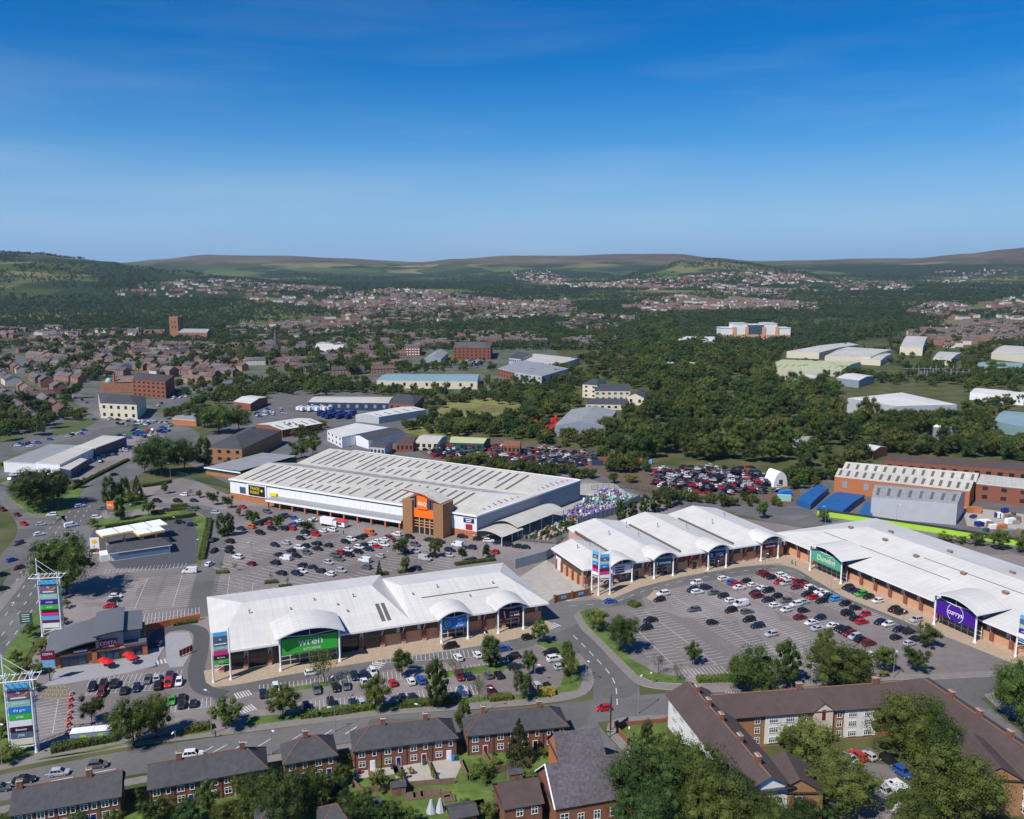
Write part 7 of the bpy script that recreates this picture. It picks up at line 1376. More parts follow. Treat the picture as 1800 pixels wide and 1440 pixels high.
lot(za, [(690, 472, 'w'), (498, 503, 'w'), (755, 503, 'b'), (785, 515, 'r'), (842, 490, 'k'), (800, 535, 'w'), (895, 517, 'w'), (470, 553, 'n'), (505, 566, 'w'), (565, 537, 'n'), (618, 572, 'g'), (685, 595, 'k'), (262, 580, 'w'), (237, 620, 'k'), (740, 628, 'w'), (478, 690, 'g'), (808, 655, 'w', 'van'), (738, 697, 'k'), (853, 705, 'g'), (172, 765, 'k'), (140, 820, 'k'), (610, 782, 'k'), (865, 763, 'k'), (925, 805, 'n'), (1023, 865, 's')], HC, 'parked across from the row of arched entrances', 'cars parked across from the arched entrances')
lot(za, [(965, 540, 'w'), (1000, 558, 'k'), (905, 575, 'k'), (928, 595, 'm'), (955, 430, 'm'), (990, 448, 'm'), (1022, 465, 'k'), (1095, 450, 'w'), (1122, 464, 'w'), (1152, 478, 'w'), (1078, 497, 'r'), (1125, 507, 's'), (1200, 488, 'r'), (1250, 497, 'k'), (1195, 533, 'm'), (1258, 520, 'r'), (1300, 538, 'w'), (1325, 552, 'k'), (1275, 583, 'k'), (1312, 605, 'r'), (1365, 565, 'w'), (1398, 583, 'w'), (1432, 602, 'n'), (1480, 617, 'l'), (1000, 622, 'n'), (1060, 597, 'k'), (1125, 627, 'g'), (1195, 655, 'w'), (1250, 635, 's'), (1050, 662, 'w'), (1127, 692, 'w'), (1250, 697, 'k'), (1225, 745, 'm'), (1365, 747, 'n'), (1303, 784, 'w'), (1375, 632, 'k'), (1540, 650, 'k')], HC, 'parked in the busy rows before the teal signed store', 'cars parked before the teal signed store')
zb = Z(1350, 780)
lot(zb, [(560, 1015, 'k'), (592, 1032, 'n'), (622, 1048, 'n'), (655, 1064, 'e'), (705, 1082, 'k'), (770, 1110, 'w'), (615, 1160, 'k'), (560, 1197, 'k'), (680, 1203, 'r'), (620, 1233, 'k'), (660, 1257, 'r'), (885, 1172, 'k'), (935, 1190, 'k'), (1040, 1245, 's'), (790, 1258, 'n'), (843, 1275, 'w'), (917, 1312, 'n'), (990, 1327, 'k'), (900, 1367, 'k'), (1030, 1380, 'k'), (995, 1410, 's'), (460, 1285, 'w'), (500, 1305, 'k'), (540, 1323, 'k'), (575, 1345, 'm'), (610, 1365, 's'), (655, 1385, 'k'), (710, 1410, 'm'), (350, 1305, 's'), (725, 1490, 'w')], HC, 'parked before the purple signed store', 'cars parked before the purple signed store')
HB = BQA
lot(z6, [(490, 530, 'k'), (450, 545, 'k'), (420, 565, 'k'), (488, 562, 'r'), (610, 505, 'n'), (670, 525, 'b'), (585, 515, 'k'), (660, 570, 'b'), (705, 545, 'w'), (800, 537, 'w'), (515, 600, 'k'), (600, 600, 'k'), (650, 598, 'r'), (430, 630, 'k'), (365, 587, 'o'), (290, 598, 'n'), (300, 445, 'r'), (480, 480, 'g'), (535, 715, 'n'), (612, 700, 's'), (715, 668, 'k'), (755, 658, 's'), (750, 630, 'k'), (820, 640, 'r'), (870, 615, 'w'), (935, 610, 'w'), (215, 690, 'k'), (215, 762, 'k'), (210, 733, 'k'), (272, 800, 'w'), (365, 847, 'm'), (825, 705, 'k'), (905, 718, 'k'), (708, 735, 'w'), (745, 720, 'n'), (645, 757, 'k'), (760, 768, 'g'), (835, 742, 'k'), (560, 783, 'k'), (685, 792, 'k'), (610, 810, 'w', 'van'), (535, 842, 'k')], HB, 'on the near side of the warehouse car park', 'cars on the near side of the warehouse car park')
lot(z6, [(725, 858, 'k'), (795, 872, 'n'), (855, 900, 'k'), (725, 900, 'w'), (690, 917, 'n'), (575, 913, 'k'), (920, 920, 'w'), (912, 838, 's'), (1000, 895, 's'), (985, 812, 'g'), (950, 785, 'g'), (985, 770, 'r'), (1055, 785, 'k'), (1120, 762, 'k'), (1050, 750, 'w'), (1125, 730, 'w'), (1195, 745, 'n'), (1155, 714, 'k'), (1195, 710, 'w'), (1250, 727, 'r'), (1300, 712, 'w'), (1240, 690, 'w'), (1030, 692, 'k'), (1070, 675, 'w'), (1125, 662, 'k'), (1155, 648, 'k'), (1205, 632, 'o', 'van'), (1340, 662, 'm'), (1390, 640, 'w'), (1480, 658, 'k'), (1300, 675, 'w'), (1165, 825, 'w', 'van'), (1175, 872, 'g'), (1272, 792, 's'), (1520, 712, 'g'), (1610, 677, 'k'), (1690, 690, 'k'), (1515, 757, 's'), (1440, 752, 'n'), (1590, 812, 's', 'van'), (1520, 878, 'n'), (1765, 750, 'k'), (1760, 787, 's'), (1640, 790, 'k')], HB, 'parked near the orange entrance tower', 'cars parked near the orange tower')
z7 = Z(750, 780)
lot(z7, [(250, 655, 'k'), (365, 672, 'k'), (437, 684, 'w'), (500, 698, 'n'), (572, 713, 'k'), (635, 724, 'k'), (687, 730, 'k')], HB + R(25), 'parked in the line below the garden centre', 'cars in the line below the garden centre')
lot(z7, [(215, 715, 'w', 'van'), (157, 750, 'n'), (312, 732, 'n'), (320, 817, 'n'), (475, 764, 'r'), (420, 782, 's')], HB, 'parked at the garden centre end of the warehouse car park', 'cars at the garden centre end of the car park')
lot(z5, [(1505, 680, 'k', R(75)), (1505, 757, 'k', R(75)), (1475, 850, 'w', R(75)), (1335, 902, 'w', 'van'), (1520, 487, 's', R(-10)), (1155, 470, 'n', R(-5)), (1345, 465, 'g', R(-5))], R(5), 'driving on the lane around the filling station', 'cars on the lane round the filling station')
lot(z5, [(1295, 360, 'w'), (1250, 404, 'k'), (1105, 404, 'k'), (1365, 402, 'n')], R(-15), 'parked at the far end of the annexe car park', 'cars at the annexe car park')
lot(z5, [(1265, 555, 'k'), (1350, 572, 'k')], R(12), 'waiting on the filling station forecourt', 'cars on the forecourt')
lot(z5, [(830, 1042, 'k'), (815, 1077, 'w'), (800, 1105, 'k'), (770, 1145, 'r')], R(8), 'parked in the shade of the large roadside tree', 'cars below the roadside tree')
lot(z5, [(565, 439, 'w', R(50)), (500, 579, 'w', 'van'), (365, 502, 'w', R(15)), (290, 567, 's', R(20)), (278, 639, 'w', R(40)), (170, 565, 'r', R(-30)), (122, 502, 'm', R(-30)), (15, 465, 'm', R(-30)), (130, 702, 'g', R(70)), (248, 744, 'k', R(60)), (85, 820, 'b', R(60)), (130, 875, 'm', R(55)), (25, 922, 'k', R(50)), (20, 1022, 'k', R(50)), (720, 457, 'g', R(10)), (805, 217, 'k', R(50)), (680, 522, 'w', R(15))], R(45), 'driving on the main road by the roundabout', 'cars on the main road')
HW = WA + math.pi / 2
lot(z2, [(825, 412, 'w'), (760, 427, 'n'), (695, 442, 'n'), (50, 562, 'n'), (425, 534, 'g'), (560, 520, 'k'), (635, 510, 'g'), (765, 487, 'w'), (960, 487, 'r'), (1090, 477, 'w'), (1160, 467, 'b'), (140, 528, 'w'), (355, 662, 'n'), (530, 637, 'k'), (680, 632, 'n'), (742, 630, 's'), (1035, 602, 'n'), (1105, 597, 'n')], HW, 'parked before the green signed block', 'cars parked before the green signed block')
lot(z2, [(1430, 442, 'm'), (1495, 439, 'n'), (1632, 434, 'g'), (1705, 432, 'k'), (1450, 557, 'w', 'van'), (1655, 552, 'm'), (1385, 592, 'n'), (1555, 290, 'w'), (1420, 308, 'w')], HW, 'parked before the blue signed gym entrance', 'cars parked before the blue sign')
lot(z2, [(395, 417, 'w'), (1365, 232, 'k'), (1740, 247, 'b')], WA, 'driving along the lane before the shop fronts', 'cars on the shop front lane')
z3 = Z(900, 1080)
lot(z3, [(270, 272, 'k', WA), (300, 320, 'w', WA), (345, 377, 's', WA), (115, 167, 'k', WA), (10, 302, 'k', WA), (25, 374, 'n', WA), (185, 522, 's'), (255, 522, 'k')], HW, 'parked at the end of the front car park', 'cars at the end of the front car park')
lot(z3, [(645, 667, 'r')], R(12), 'turning on the front road at the junction', None)
car(1073, 1058, 'b', R(15), 'driving past the service yard gates', None)
lot(z1, [(650, 517, 'k'), (725, 502, 'k'), (805, 494, 'k'), (715, 560, 'm'), (875, 542, 'k'), (960, 524, 'n'), (1040, 467, 'g'), (1105, 452, 's'), (1195, 439, 'n'), (1185, 492, 'r'), (1260, 482, 'w'), (1115, 507, 'k'), (1280, 592, 'k'), (1280, 642, 'k'), (1360, 632, 'k'), (1210, 612, 'e')], R(105), 'parked in the coffee shop car park', 'cars parked by the coffee shop')
car(*z1(1115, 212), 'n', R(100), 'in the drive through lane beside the coffee shop', None)
for t, w_ in (((1360, 997, 'w'), 'driving past the terraces opposite the zebra crossing'), ((690, 1067, 'g'), 'driving along the front road behind a silver car'), ((420, 1122, 's'), 'driving on the front road between two darker cars'), ((175, 1172, 'k'), 'driving on the front road below the tall totem'), ((5, 1232, 'g'), 'leaving along the front road past the last terrace')): car(*z1(t[0], t[1]), t[2], R(13), w_, None)
z4 = Z(1350, 1080)
lot(z4, [(570, 1017, 's'), (630, 1002, 'r'), (705, 1002, 's'), (850, 1037, 'k'), (945, 1122, 'b'), (905, 1232, 'w', 'van'), (830, 1257, 's'), (960, 1432, 'w', 'van')], R(115), 'parked in the court of the flats', 'cars in the court of the flats')
# dealership forecourt
zd = Z(0, 580); dl = []
for cx, cy, n, w_, h_ in ((1010, 690, 20, 110, 40), (870, 760, 8, 40, 30), (720, 900, 16, 60, 45), (560, 985, 8, 60, 20), (600, 700, 4, 60, 12)):
    for i in range(n): dl.append((cx + random.uniform(-w_, w_), cy + random.uniform(-h_, h_), random.choice('wwkknsgbr')))
lot(zd, dl[:max(0, 300 - NC[0])], R(20), 'for sale on the dealership forecourt', 'cars on the dealership forecourt')
# bay rows of the warehouse car park run away from its front wall
LOTP = [(p.x, p.y) for p in W([(395, 935), (470, 900), (600, 925), (720, 948), (900, 985), (690, 1012), (560, 1034), (430, 1045), (385, 1010)])]
bl_ = MB().use('line'); fu = Vector((math.cos(BQA), math.sin(BQA), 0)); fv = Vector((-math.sin(BQA), math.cos(BQA), 0))
for i in range(-1, 9):
    for j in range(0, 46):
        c = Vector((q0.x, q0.y, 0)) + fu * (6 + i * 16.2) - fv * (14 + j * 2.45)
        if inpoly(c.x, c.y, LOTP): a, b = c - fu * 4.8, c + fu * 4.8; e = fv * .09; bl_.poly([(*(a - e).xy, .085), (*(b - e).xy, .085), (*(b + e).xy, .085), (*(a + e).xy, .085)])
bl_.build('bay_lines', bpy.data.objects['retail_ground'])
# scrap cars: a heap nobody could count
def scrap_proto(col):
    b = MB(); ps = car_parts(CAR['hatchback'], 'hatchback')
    for pn, mb in ps[:2]:
        b.use('paint_' + col if pn == 'body' else 'car_glass')
        for f in mb.f: b.poly([mb.v[k] for k in f])
    o = b.build('scrap_car'); me = o.data; bpy.data.objects.remove(o); return proto_obj(me)
sp_ = []
for P, n in (([(745, 790), (870, 786), (1060, 800), (1072, 815), (980, 826), (850, 815), (760, 804)], 330), ([(1145, 832), (1240, 828), (1330, 832), (1370, 845), (1370, 868), (1270, 872), (1150, 856)], 420)):
    for x, y, z, s, h in fill(P, n, 1, 1): sp_.append((x, y, rng.choice([.1, .1, 1.4, 2.7]), .95, .95))
scatter('scrap_cars', sp_, [scrap_proto(c) for c in 'wksngkgmkr'], 'heaps of scrapped cars packed in the breakers yards')
fw = []
for P, n in (([(150, 800), (200, 782), (228, 790), (165, 822)], 26), ([(195, 770), (235, 760), (300, 748), (300, 760), (230, 775)], 36), ([(105, 835), (145, 818), (155, 826), (120, 842)], 12), ([(10, 836), (60, 830), (50, 842), (15, 848)], 10), ([(0, 788), (150, 757), (150, 763), (0, 800)], 16), ([(150, 712), (60, 650), (68, 650), (165, 716)], 22), ([(240, 722), (360, 678), (362, 684), (250, 730)], 18), ([(20, 740), (110, 720), (130, 735), (60, 745)], 20), ([(440, 665), (560, 660), (560, 668), (450, 678)], 20), ([(830, 627), (860, 627), (850, 642), (800, 642)], 60), ([(150, 738), (220, 735), (300, 745), (240, 752)], 26), ([(1560, 748), (1640, 745), (1640, 765), (1580, 768)], 30), ([(410, 722), (500, 718), (515, 730), (420, 738)], 30)):
    for x, y, z, s, h in fill(P, n, 1, 1): fw.append((x, y, .1, 1.0, 1.0))
scatter('far_parked_cars', fw, [scrap_proto(c) for c in 'wksb'], 'tiny parked cars on distant lots beyond the retail park')
# lorries and hire machines
def lorry(px, py, rz, cab, box, label, group):
    p = G(px, py); T = empty('lorry', (p.x, p.y, .05), rz, label, 'lorry', group); MB().use(cab).box(2.6, 4.2, -1.15, 1.15, .6, 2.7).use('car_glass').box(4.2, 4.24, -1.0, 1.0, 1.7, 2.5).build('cab', T); MB().use(box).box(-4.2, 2.4, -1.2, 1.2, .95, 3.5).build('cargo_box', T); MB().use('steel_dark').box(-4.2, 4.1, -.5, .5, .5, .94).build('chassis', T)
    for x in (-3, -1.8, 3.2):
        for s in (-1, 1): MB().use('tyre').bar((x, s * .85, .48), (x, s * 1.16, .48), .48, 10).build('wheel', T)
for i in range(9): lorry(528 + i * 6.5, 722 + (i % 2), R(70), 'sign_white', 'sign_white', 'white box lorry parked in the depot row', 'white lorries in the depot row')
for i in range(10): lorry(565 + i * 6 + random.uniform(-2, 2), 730 + (i % 3) * 3, R(75), random.choice(['sign_blue', 'sign_navy', 'sign_yellow']), 'sign_navy', 'dark boxed lorry parked before the depot shed', 'dark lorries before the depot shed')
lorry(*z6(920, 580), BQA, 'sign_white', 'sign_white', 'white box lorry in the warehouse store car park', None)
p = G(*z6(995, 585)); T = empty('catering_trailer', p, BQA, 'white catering trailer with a red roof before the warehouse store', 'trailer'); MB().use('sign_white').box(-3, 3, -1.3, 1.3, .5, 2.6).build('body', T); MB().use('plastic_red').box(-3.1, 3.1, -1.5, 1.4, 2.6, 2.85).build('roof', T); MB().use('steel_dark').box(-1.5, 1.5, -1.36, -1.3, 1.2, 2.2).build('hatch', T)
for x in (-1, 1): MB().use('tyre').bar((x, -1.2, .3), (x, 1.2, .3), .3, 10).build('wheel', T)
for i in range(22):
    x, y = (random.uniform(895, 935), random.uniform(744, 752)) if i < 9 else (random.uniform(940, 980), random.uniform(738, 758)); p = G(x, y); T = empty('boom_lift', p, random.uniform(0, 3), 'red hire platform machine parked beside the grey hire depot', 'machine', 'red hire machines'); MB().use('plastic_red').box(-2, 2, -1, 1, .5, 1.6).build('chassis', T); MB().use('plastic_red').bar((-1.5, 0, 1.6), (2.5, 0, 2.6), .35, 4).build('boom', T); MB().use('plastic_red').box(2.3, 3.4, -.8, .8, 2.2, 3.2).build('basket', T)
    for a in (-1.3, 1.3): MB().use('tyre').bar((a, -1.1, .5), (a, 1.1, .5), .5, 10).build('wheel', T)
for i, (x, y, c) in enumerate([(1105, 812, 'plastic_red'), (1122, 814, 'plastic_red'), (1136, 816, 'sign_sky'), (1060, 812, 'rust'), (1050, 818, 'clad_navy'), (1378, 880, 'sign_mint'), (870, 822, 'rust'), (1380, 872, 'sign_blue')]):
    p = G(x, y); T = empty('skip_container', p, R(random.uniform(-20, 20)), ('red', 'second red', 'sky blue', 'rusty', 'navy', 'mint green', 'rust brown', 'bright blue')[i] + ' steel container at the breakers yard', 'container'); MB().use(c).box(-3, 3, -1.2, 1.2, .05, 2.5).build('body', T); MB().use(c).box(-3.05, 3.05, -1.25, 1.25, 2.5, 2.62).build('lid', T)
# ---- street furniture
LP = [(1122, 1255, 1192), (312, 1350, 1284), (589, 1287, 1242), (580, 1242, 1194), (740, 1267, 1240), (855, 1250, 1208), (478, 1326, 1282), (4, 1345, 1272), (37, 1120, 1058), (102, 892, 846), (225, 914, 888), (443, 978, 952), (1570, 1192, 1142), (372, 1292, 1216), (1030, 1200, 1160), (940, 1200, 1168), (1147, 1202, 1180), (1262, 1010, 985), (1345, 1002, 972), (1460, 1042, 1018), (1586, 1110, 1072), (680, 1000, 972), (830, 962, 940), (345, 975, 948), (1450, 930, 890), (1575, 925, 888), (310, 935, 910), (300, 842, 815), (250, 850, 820), (1105, 1302, 1285), (45, 800, 760), (66, 770, 735)]
b = MB().use('steel_grey').bar((0, 0, 0), (0, 0, .14), .02, 6, .012).bar((0, 0, .14), (0, 0, 1), .011, 6, .007); o = b.build('pole'); PM = o.data; bpy.data.objects.remove(o)
for i, (x, y, t) in enumerate(LP):
    p = G(x, y); h = HG(x, y, t); T = empty('street_lamp', p, random.uniform(0, 6), 'slim grey street lamp standing by the roads and car parks', 'lamp', 'street lamps'); o = bpy.data.objects.new('pole', PM); COL.objects.link(o); o.parent = T; o.scale = (8, 8, h)
    a = MB().use('steel_grey').bar((0, 0, h - .05), (1.0, 0, h + .1), .05, 5); a.use('steel_white').box(.8, 1.6, -.16, .16, h + .02, h + .16); a.build('lamp_head', T)
p = G(48, 1108); T = empty('direction_sign', p, R(15), 'green and white direction sign on two posts beside the main road', 'sign'); MB().use('fence_green').box(-1.6, 1.6, -.08, .08, 2.2, 5.2).build('panel', T)
for z in (2.8, 3.5, 4.2, 4.8): MB().use('sign_white').box(-1.2, .9, -.11, -.08, z - .1, z + .1).build('text_line', T)
for x in (-1.1, 1.1): MB().use('steel_grey').bar((x, .1, 0), (x, .1, 5), .08, 6).build('post', T)
p = G(1073, 1290); T = empty('direction_sign', p, R(80), 'tall dark sign board seen edge on at the side street corner', 'sign'); MB().use('steel_dark').box(-2, 2, -.08, .08, 3.0, 8.5).build('panel', T)
for x in (-1.5, 1.5): MB().use('steel_dark').bar((x, 0, 0), (x, 0, 8.5), .1, 6).build('post', T)
p = G(163, 1306); T = empty('storage_container', p, R(12), 'grey storage container with two lime squares behind the hedge', 'container'); MB().use('clad_bluegrey').box(-4.5, 4.5, 0, 2.4, 0, 2.6).build('body', T)
for x in (-1.8, 1.8): MB().use('lime_wall').box(x - .6, x + .6, -.05, 0, .9, 2.0).build('lime_panel', T)
MB().use('clad_white').box(-4.6, 4.6, -.1, 2.5, 2.6, 2.7).build('roof', T)
for i in range(7):
    x, y = 126 - i * .9, 1222 + i * 11; p = G(x, y); T = empty('traffic_barrier', p, R(80), 'red and white plastic barrier in the coffee shop car park', 'barrier', 'plastic barriers'); MB().use('plastic_red' if i % 3 else 'sign_white').box(-.7, .7, -.06, .06, .4, .9).build('board', T); MB().use('plastic_red').box(-.8, -.5, -.3, .3, .05, .35).box(.5, .8, -.3, .3, .05, .35).build('foot', T)
for i in range(24):
    u = 58 + i * 3.2; T = MB().use('brick_pink').bar((0, 0, 0), (0, 0, .95), .13, 6, .13).use('steel_dark').bar((0, 0, .95), (0, 0, 1.05), .15, 6, .08); o = T.build('bollard'); q = Vector((q0.x, q0.y, 0)) + fu * u - fv * (8.2 + .4 * (u > 98)); o.location = (q.x, q.y, .04); tag(o, 'short bollard in the line before the warehouse store front', 'bollard', 'bollards before the warehouse store')
for i, (x, y) in enumerate([(437, 880), (447, 881), (457, 883), (465, 884), (473, 886)]):
    p = G(x, y); T = empty('trolley_trailer', p, BQA, 'small white hire trailer in the line before the dark sign', 'trailer', 'hire trailers'); MB().use('sign_white').box(-1.2, 1.2, -.7, .7, .45, 1.2).build('body', T)
    for s in (-1, 1): MB().use('tyre').bar((0, s * .7, .3), (0, s * .85, .3), .3, 8).build('wheel', T)
# wheelie bins and garden sheds behind the terraces
for i, (x, y, m) in enumerate([(625, 1362, 'fence_green'), (632, 1361, 'sign_maroon'), (690, 1352, 'steel_dark'), (745, 1345, 'fence_green'), (796, 1338, 'sign_blue'), (803, 1337, 'fence_green'), (868, 1330, 'steel_dark'), (470, 1372, 'fence_green'), (285, 1408, 'sign_blue'), (335, 1400, 'steel_dark'), (60, 1450, 'fence_green'), (980, 1308, 'steel_dark'), (508, 1368, 'sign_maroon'), (570, 1358, 'fence_green')]):
    p = G(x, y); T = empty('wheelie_bin', (p.x, p.y, .1), R(random.uniform(-30, 30)), {'fence_green': 'green', 'sign_maroon': 'maroon', 'steel_dark': 'black', 'sign_blue': 'blue'}[m] + ' wheelie bin behind the brick terraces', 'bin', 'wheelie bins'); MB().use(m).prism([(-.28, -.3), (.28, -.3), (.28, .3), (-.28, .3)], 0, 1.0).build('body', T); MB().use(m).box(-.31, .31, -.34, .34, 1.0, 1.08).build('lid', T)
for i, (x, y, w_) in enumerate([(655, 1425, 'pale grey'), (700, 1395, 'brown'), (905, 1372, 'brown')]):
    p = G(x, y); T = empty('garden_shed', p, R(14), f'small {w_} timber shed in a terrace garden, number {i + 1} from the totem'.replace(', number 1 from the totem', ' beside the dense trees').replace(', number 2 from the totem', ' by the long timber fence').replace(', number 3 from the totem', ' below the conifer'), 'shed'); MB().use('clad_grey' if i == 0 else 'fence_wood').box(-1.4, 1.4, -1, 1, .06, 2.1).build('wall', T); b = MB().use('slate'); b.poly([(-1.6, -1.2, 2.05), (1.6, -1.2, 2.05), (1.6, 0, 2.7), (-1.6, 0, 2.7)]).poly([(1.6, 1.2, 2.05), (-1.6, 1.2, 2.05), (-1.6, 0, 2.7), (1.6, 0, 2.7)]); b.build('roof', T); MB().use('wood').box(-.4, .4, -1.06, -1, .1, 1.8).build('door', T)
for x0, y0, x1, y1 in ((612, 1372, 640, 1400), (648, 1362, 668, 1392), (700, 1352, 712, 1384), (752, 1344, 766, 1376), (808, 1340, 822, 1372), (850, 1330, 868, 1360)):
    fence(W([(x0, y0), (x1, y1)]), 1.5, 'fence_wood', 'weathered timber fence between two terrace gardens', 2.4, mesh=False)['group'] = 'fences between the terrace gardens'
# builders yard goods behind the lime hoarding, substation and heaps at the plant
for i in range(22):
    x, y = random.uniform(1705, 1795), random.uniform(900, 940); p = G(x, y); m = random.choice(['trim_white', 'sign_navy', 'brick_orange', 'fence_wood', 'steel_grey', 'fence_green']); T = empty('goods_stack', (p.x, p.y, .06), random.random(), {'trim_white': 'white', 'sign_navy': 'navy', 'brick_orange': 'orange', 'fence_wood': 'timber', 'steel_grey': 'grey', 'fence_green': 'green'}[m] + ' stack of goods on a pallet in the builders yard', 'stack', 'stacks in the builders yard'); a, b_ = random.uniform(.8, 2.5), random.uniform(.8, 1.6)
    MB().use('fence_wood').box(-a, a, -b_, b_, 0, .2).build('pallet', T); MB().use(m).box(-a * .95, a * .95, -b_ * .95, b_ * .95, .2, random.uniform(1, 2.6)).build('load', T)
p = G(1660, 668); T = empty('substation', p, 0, 'grey lattice frames of an electricity substation in the trees', 'substation'); k = MPP(1660, 668)
for i in range(9):
    x = (-42 + i * 10.5) * k
    for yy in (0, 30): MB().use('steel_grey').bar((x, yy, 0), (x, yy, 9 + (i % 3)), .5, 4).bar((x - 3, yy, 8), (x + 3, yy, 8), .3, 4).build('frame', T)
for i in range(5):
    p = G(1575 + i * 14, 764 - (i % 2) * 5); b = MB().use('clad_white'); b.bar((0, 0, 0), (0, 0, 4 + i % 3), 6, 9, .6); o = b.build('aggregate_heap'); o.location = p; tag(o, 'pale conical heap of aggregate beside the silos', 'heap', 'heaps at the plant')
# people: one skinned walking figure, dressed by height
def person_mesh(top, legs):
    J = {'pel': (0, 0, .95), 'chest': (0, 0, 1.25), 'neck': (0, 0, 1.48), 'head': (.02, 0, 1.62), 'crown': (.02, 0, 1.74), 'sl': (0, .17, 1.42), 'el': (.04, .24, 1.15), 'hl': (.16, .24, .93), 'sr': (0, -.17, 1.42), 'er': (-.08, -.24, 1.16), 'hr': (-.04, -.26, .92), 'kl': (.12, .1, .52), 'al': (.06, .1, .08), 'tl': (.22, .1, .04), 'kr': (-.04, -.1, .52), 'ar': (-.26, -.1, .12), 'tr': (-.12, -.1, .03)}
    E_ = [('pel', 'chest'), ('chest', 'neck'), ('neck', 'head'), ('head', 'crown'), ('chest', 'sl'), ('sl', 'el'), ('el', 'hl'), ('chest', 'sr'), ('sr', 'er'), ('er', 'hr'), ('pel', 'kl'), ('kl', 'al'), ('al', 'tl'), ('pel', 'kr'), ('kr', 'ar'), ('ar', 'tr')]
    Rd = dict(pel=.15, chest=.17, neck=.06, head=.1, crown=.08, sl=.07, el=.05, hl=.045, sr=.07, er=.05, hr=.045, kl=.075, al=.05, tl=.04, kr=.075, ar=.05, tr=.04); ks = list(J)
    me = bpy.data.meshes.new('body'); me.from_pydata([J[k] for k in ks], [(ks.index(a), ks.index(b)) for a, b in E_], []); o = bpy.data.objects.new('body', me); COL.objects.link(o); sk = o.modifiers.new('s', 'SKIN'); o.modifiers.new('d', 'SUBSURF').levels = 1
    for i, k in enumerate(ks): me.skin_vertices[0].data[i].radius = (Rd[k], Rd[k])
    me.skin_vertices[0].data[0].use_root = True; return o, top, legs
mat('skin', (.45, .27, .19), .6, .05); mat('denim', (.03, .04, .08), .9, .1); mat('hair', (.03, .02, .015), .8, .1)
PEOPLE = [person_mesh(t, l) for t, l in (('sign_black', 'denim'), ('sign_white', 'sign_black'), ('plastic_red', 'denim'), ('sign_blue', 'sign_black'))]
PSPOT = [(379, 1297, 'on the pavement opposite the terraces'), (852, 1120, 'before the blue signed gym'), (1570, 1080, 'beside the purple signed store'), (1392, 992, 'before the teal signed store'), (1398, 995, 'with a companion before the teal signed store'), (1240, 1010, 'before the navy signed entrance'), (640, 945, 'on the warehouse store forecourt'), (655, 942, 'on the warehouse store forecourt'), (604, 940, 'between the parked cars of the warehouse store'), (585, 958, 'between the parked cars of the warehouse store'), (1618, 1098, 'near the parked cars of the purple signed store'), (240, 1170, 'on the coffee shop terrace')]
# ================================================================== HAZE: thin even air over the whole valley
hzm = bpy.data.materials.new('haze'); hzm.use_nodes = True; hn = hzm.node_tree.nodes; hn.clear(); ho = hn.new('ShaderNodeOutputMaterial'); hv = hn.new('ShaderNodeVolumePrincipled')
hv.inputs['Color'].default_value = (.6, .8, 1, 1); hv.inputs['Density'].default_value = 3.4e-5; hv.inputs['Anisotropy'].default_value = 0.2; hzm.node_tree.links.new(hv.outputs[0], ho.inputs['Volume']); MATS['haze'] = hzm
tag(MB().use('haze').box(-16600, 16600, -3400, 16600, -100, 480).build('haze'), 'thin blue summer haze lying over the valley', None, None, 'stuff')
# ================================================================== lettering and figures into meshes
bpy.context.view_layer.update(); dg = bpy.context.evaluated_depsgraph_get()
for o, wd in TEXTS:
    me = bpy.data.meshes.new_from_object(o.evaluated_get(dg)); n = bpy.data.objects.new('lettering', me); COL.objects.link(n); n.parent = o.parent; n.location = o.location; n.rotation_euler = o.rotation_euler
    bpy.data.objects.remove(o)
PM_ = []
for o, top, legs in PEOPLE:
    me = bpy.data.meshes.new_from_object(o.evaluated_get(dg)); me.materials.clear()
    for m in (top, legs, 'skin', 'hair', 'tyre'): me.materials.append(MATS[m])
    for p in me.polygons:
        z = p.center.z; p.use_smooth = True; p.material_index = 3 if z > 1.68 else (2 if z > 1.5 or (abs(p.center.y) > .19 and z < 1.0) else (0 if z > .95 else (4 if z < .09 else 1)))
    PM_.append(me); bpy.data.objects.remove(o)
CL = ['dark jacket and jeans', 'white top and black trousers', 'red top and jeans', 'blue top and black trousers']
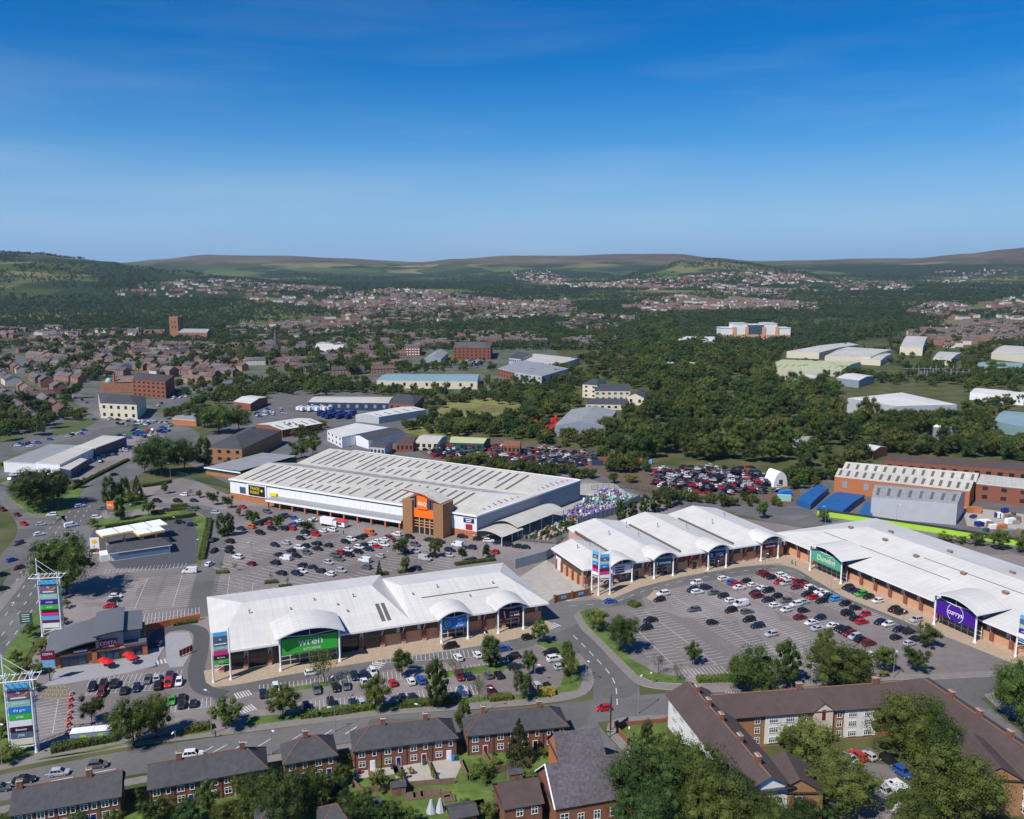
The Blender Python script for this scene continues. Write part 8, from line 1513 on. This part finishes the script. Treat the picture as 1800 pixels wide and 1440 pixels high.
for i, (x, y, w_) in enumerate(PSPOT):
    o = bpy.data.objects.new('person', PM_[i % 4]); COL.objects.link(o); p = G(x, y); o.location = (p.x, p.y, .13 if 'pavement' in w_ or 'before' in w_ or 'terrace' in w_ else .06); o.rotation_euler = (0, 0, random.uniform(0, 6.28)); tag(o, f'person in {CL[i % 4]} walking {w_}', 'person', 'people walking')
# ================================================================== labels: small sets of look-alikes told apart by their distance from a landmark
LM = [('purple', 'the purple sign', G(1680, 1115)), ('teal', 'the teal sign', G(1450, 1015)), ('arched', 'the timber gates', G(1005, 1054)), ('green signed', 'the green board', G(545, 1172)), ('gym', 'the gym sign', G(798, 1127)), ('orange', 'the orange tower', G(752, 938)), ('garden centre', 'the orange tower', G(752, 938)), ('warehouse', 'the orange tower', G(752, 938)), ('coffee', 'the coffee shop', G(180, 1165)), ('flats', 'the red porch', G(1330, 1340)), ('roundabout', 'the filling station', G(230, 960)), ('main road', 'the roundabout', G(80, 890)), ('filling', 'the price pylon', G(168, 975)), ('forecourt', 'the price pylon', G(168, 975)), ('terrace', 'the conifer', G(912, 1340)), ('access road', 'the junction', G(1090, 1235)), ('front car park', 'the junction', G(1090, 1235)), ('entrance road', 'the orange sign', G(196, 905)), ('works road', 'the grey warehouse', G(1600, 900)), ('lane', 'the green board', G(545, 1172)), ('allotment', 'the conifer', G(912, 1340)), ('', 'the church tower', G(311, 596))]
for o in bpy.data.objects:
    if o.get('category') == 'lamp': o['label'] = 'slim grey street lamp near ' + min(LM[:-1], key=lambda k: (k[2].xy - o.location.xy).length)[1]
sets = {}
for o in bpy.data.objects:
    if o.parent is None and o.get('category'): sets.setdefault(o['label'], []).append(o)
ORD = ['', 'second ', 'third ', 'fourth ', 'fifth ', 'sixth ']
for lab, os_ in sets.items():
    if not 2 <= len(os_) <= 6: continue
    if lab.startswith('slim grey'): ph, pos = 'to the church tower', G(311, 596)
    else: ph, pos = next((p, q) for k, p, q in LM if k in lab)
    if any(len((lab + f' {w_}nearest {ph}').split()) > 16 for w_ in ORD[:len(os_)]): continue
    for i, o in enumerate(sorted(os_, key=lambda o: (o.location.xy - pos.xy).length)): o['label'] = lab + f', {ORD[i]}nearest {ph}'
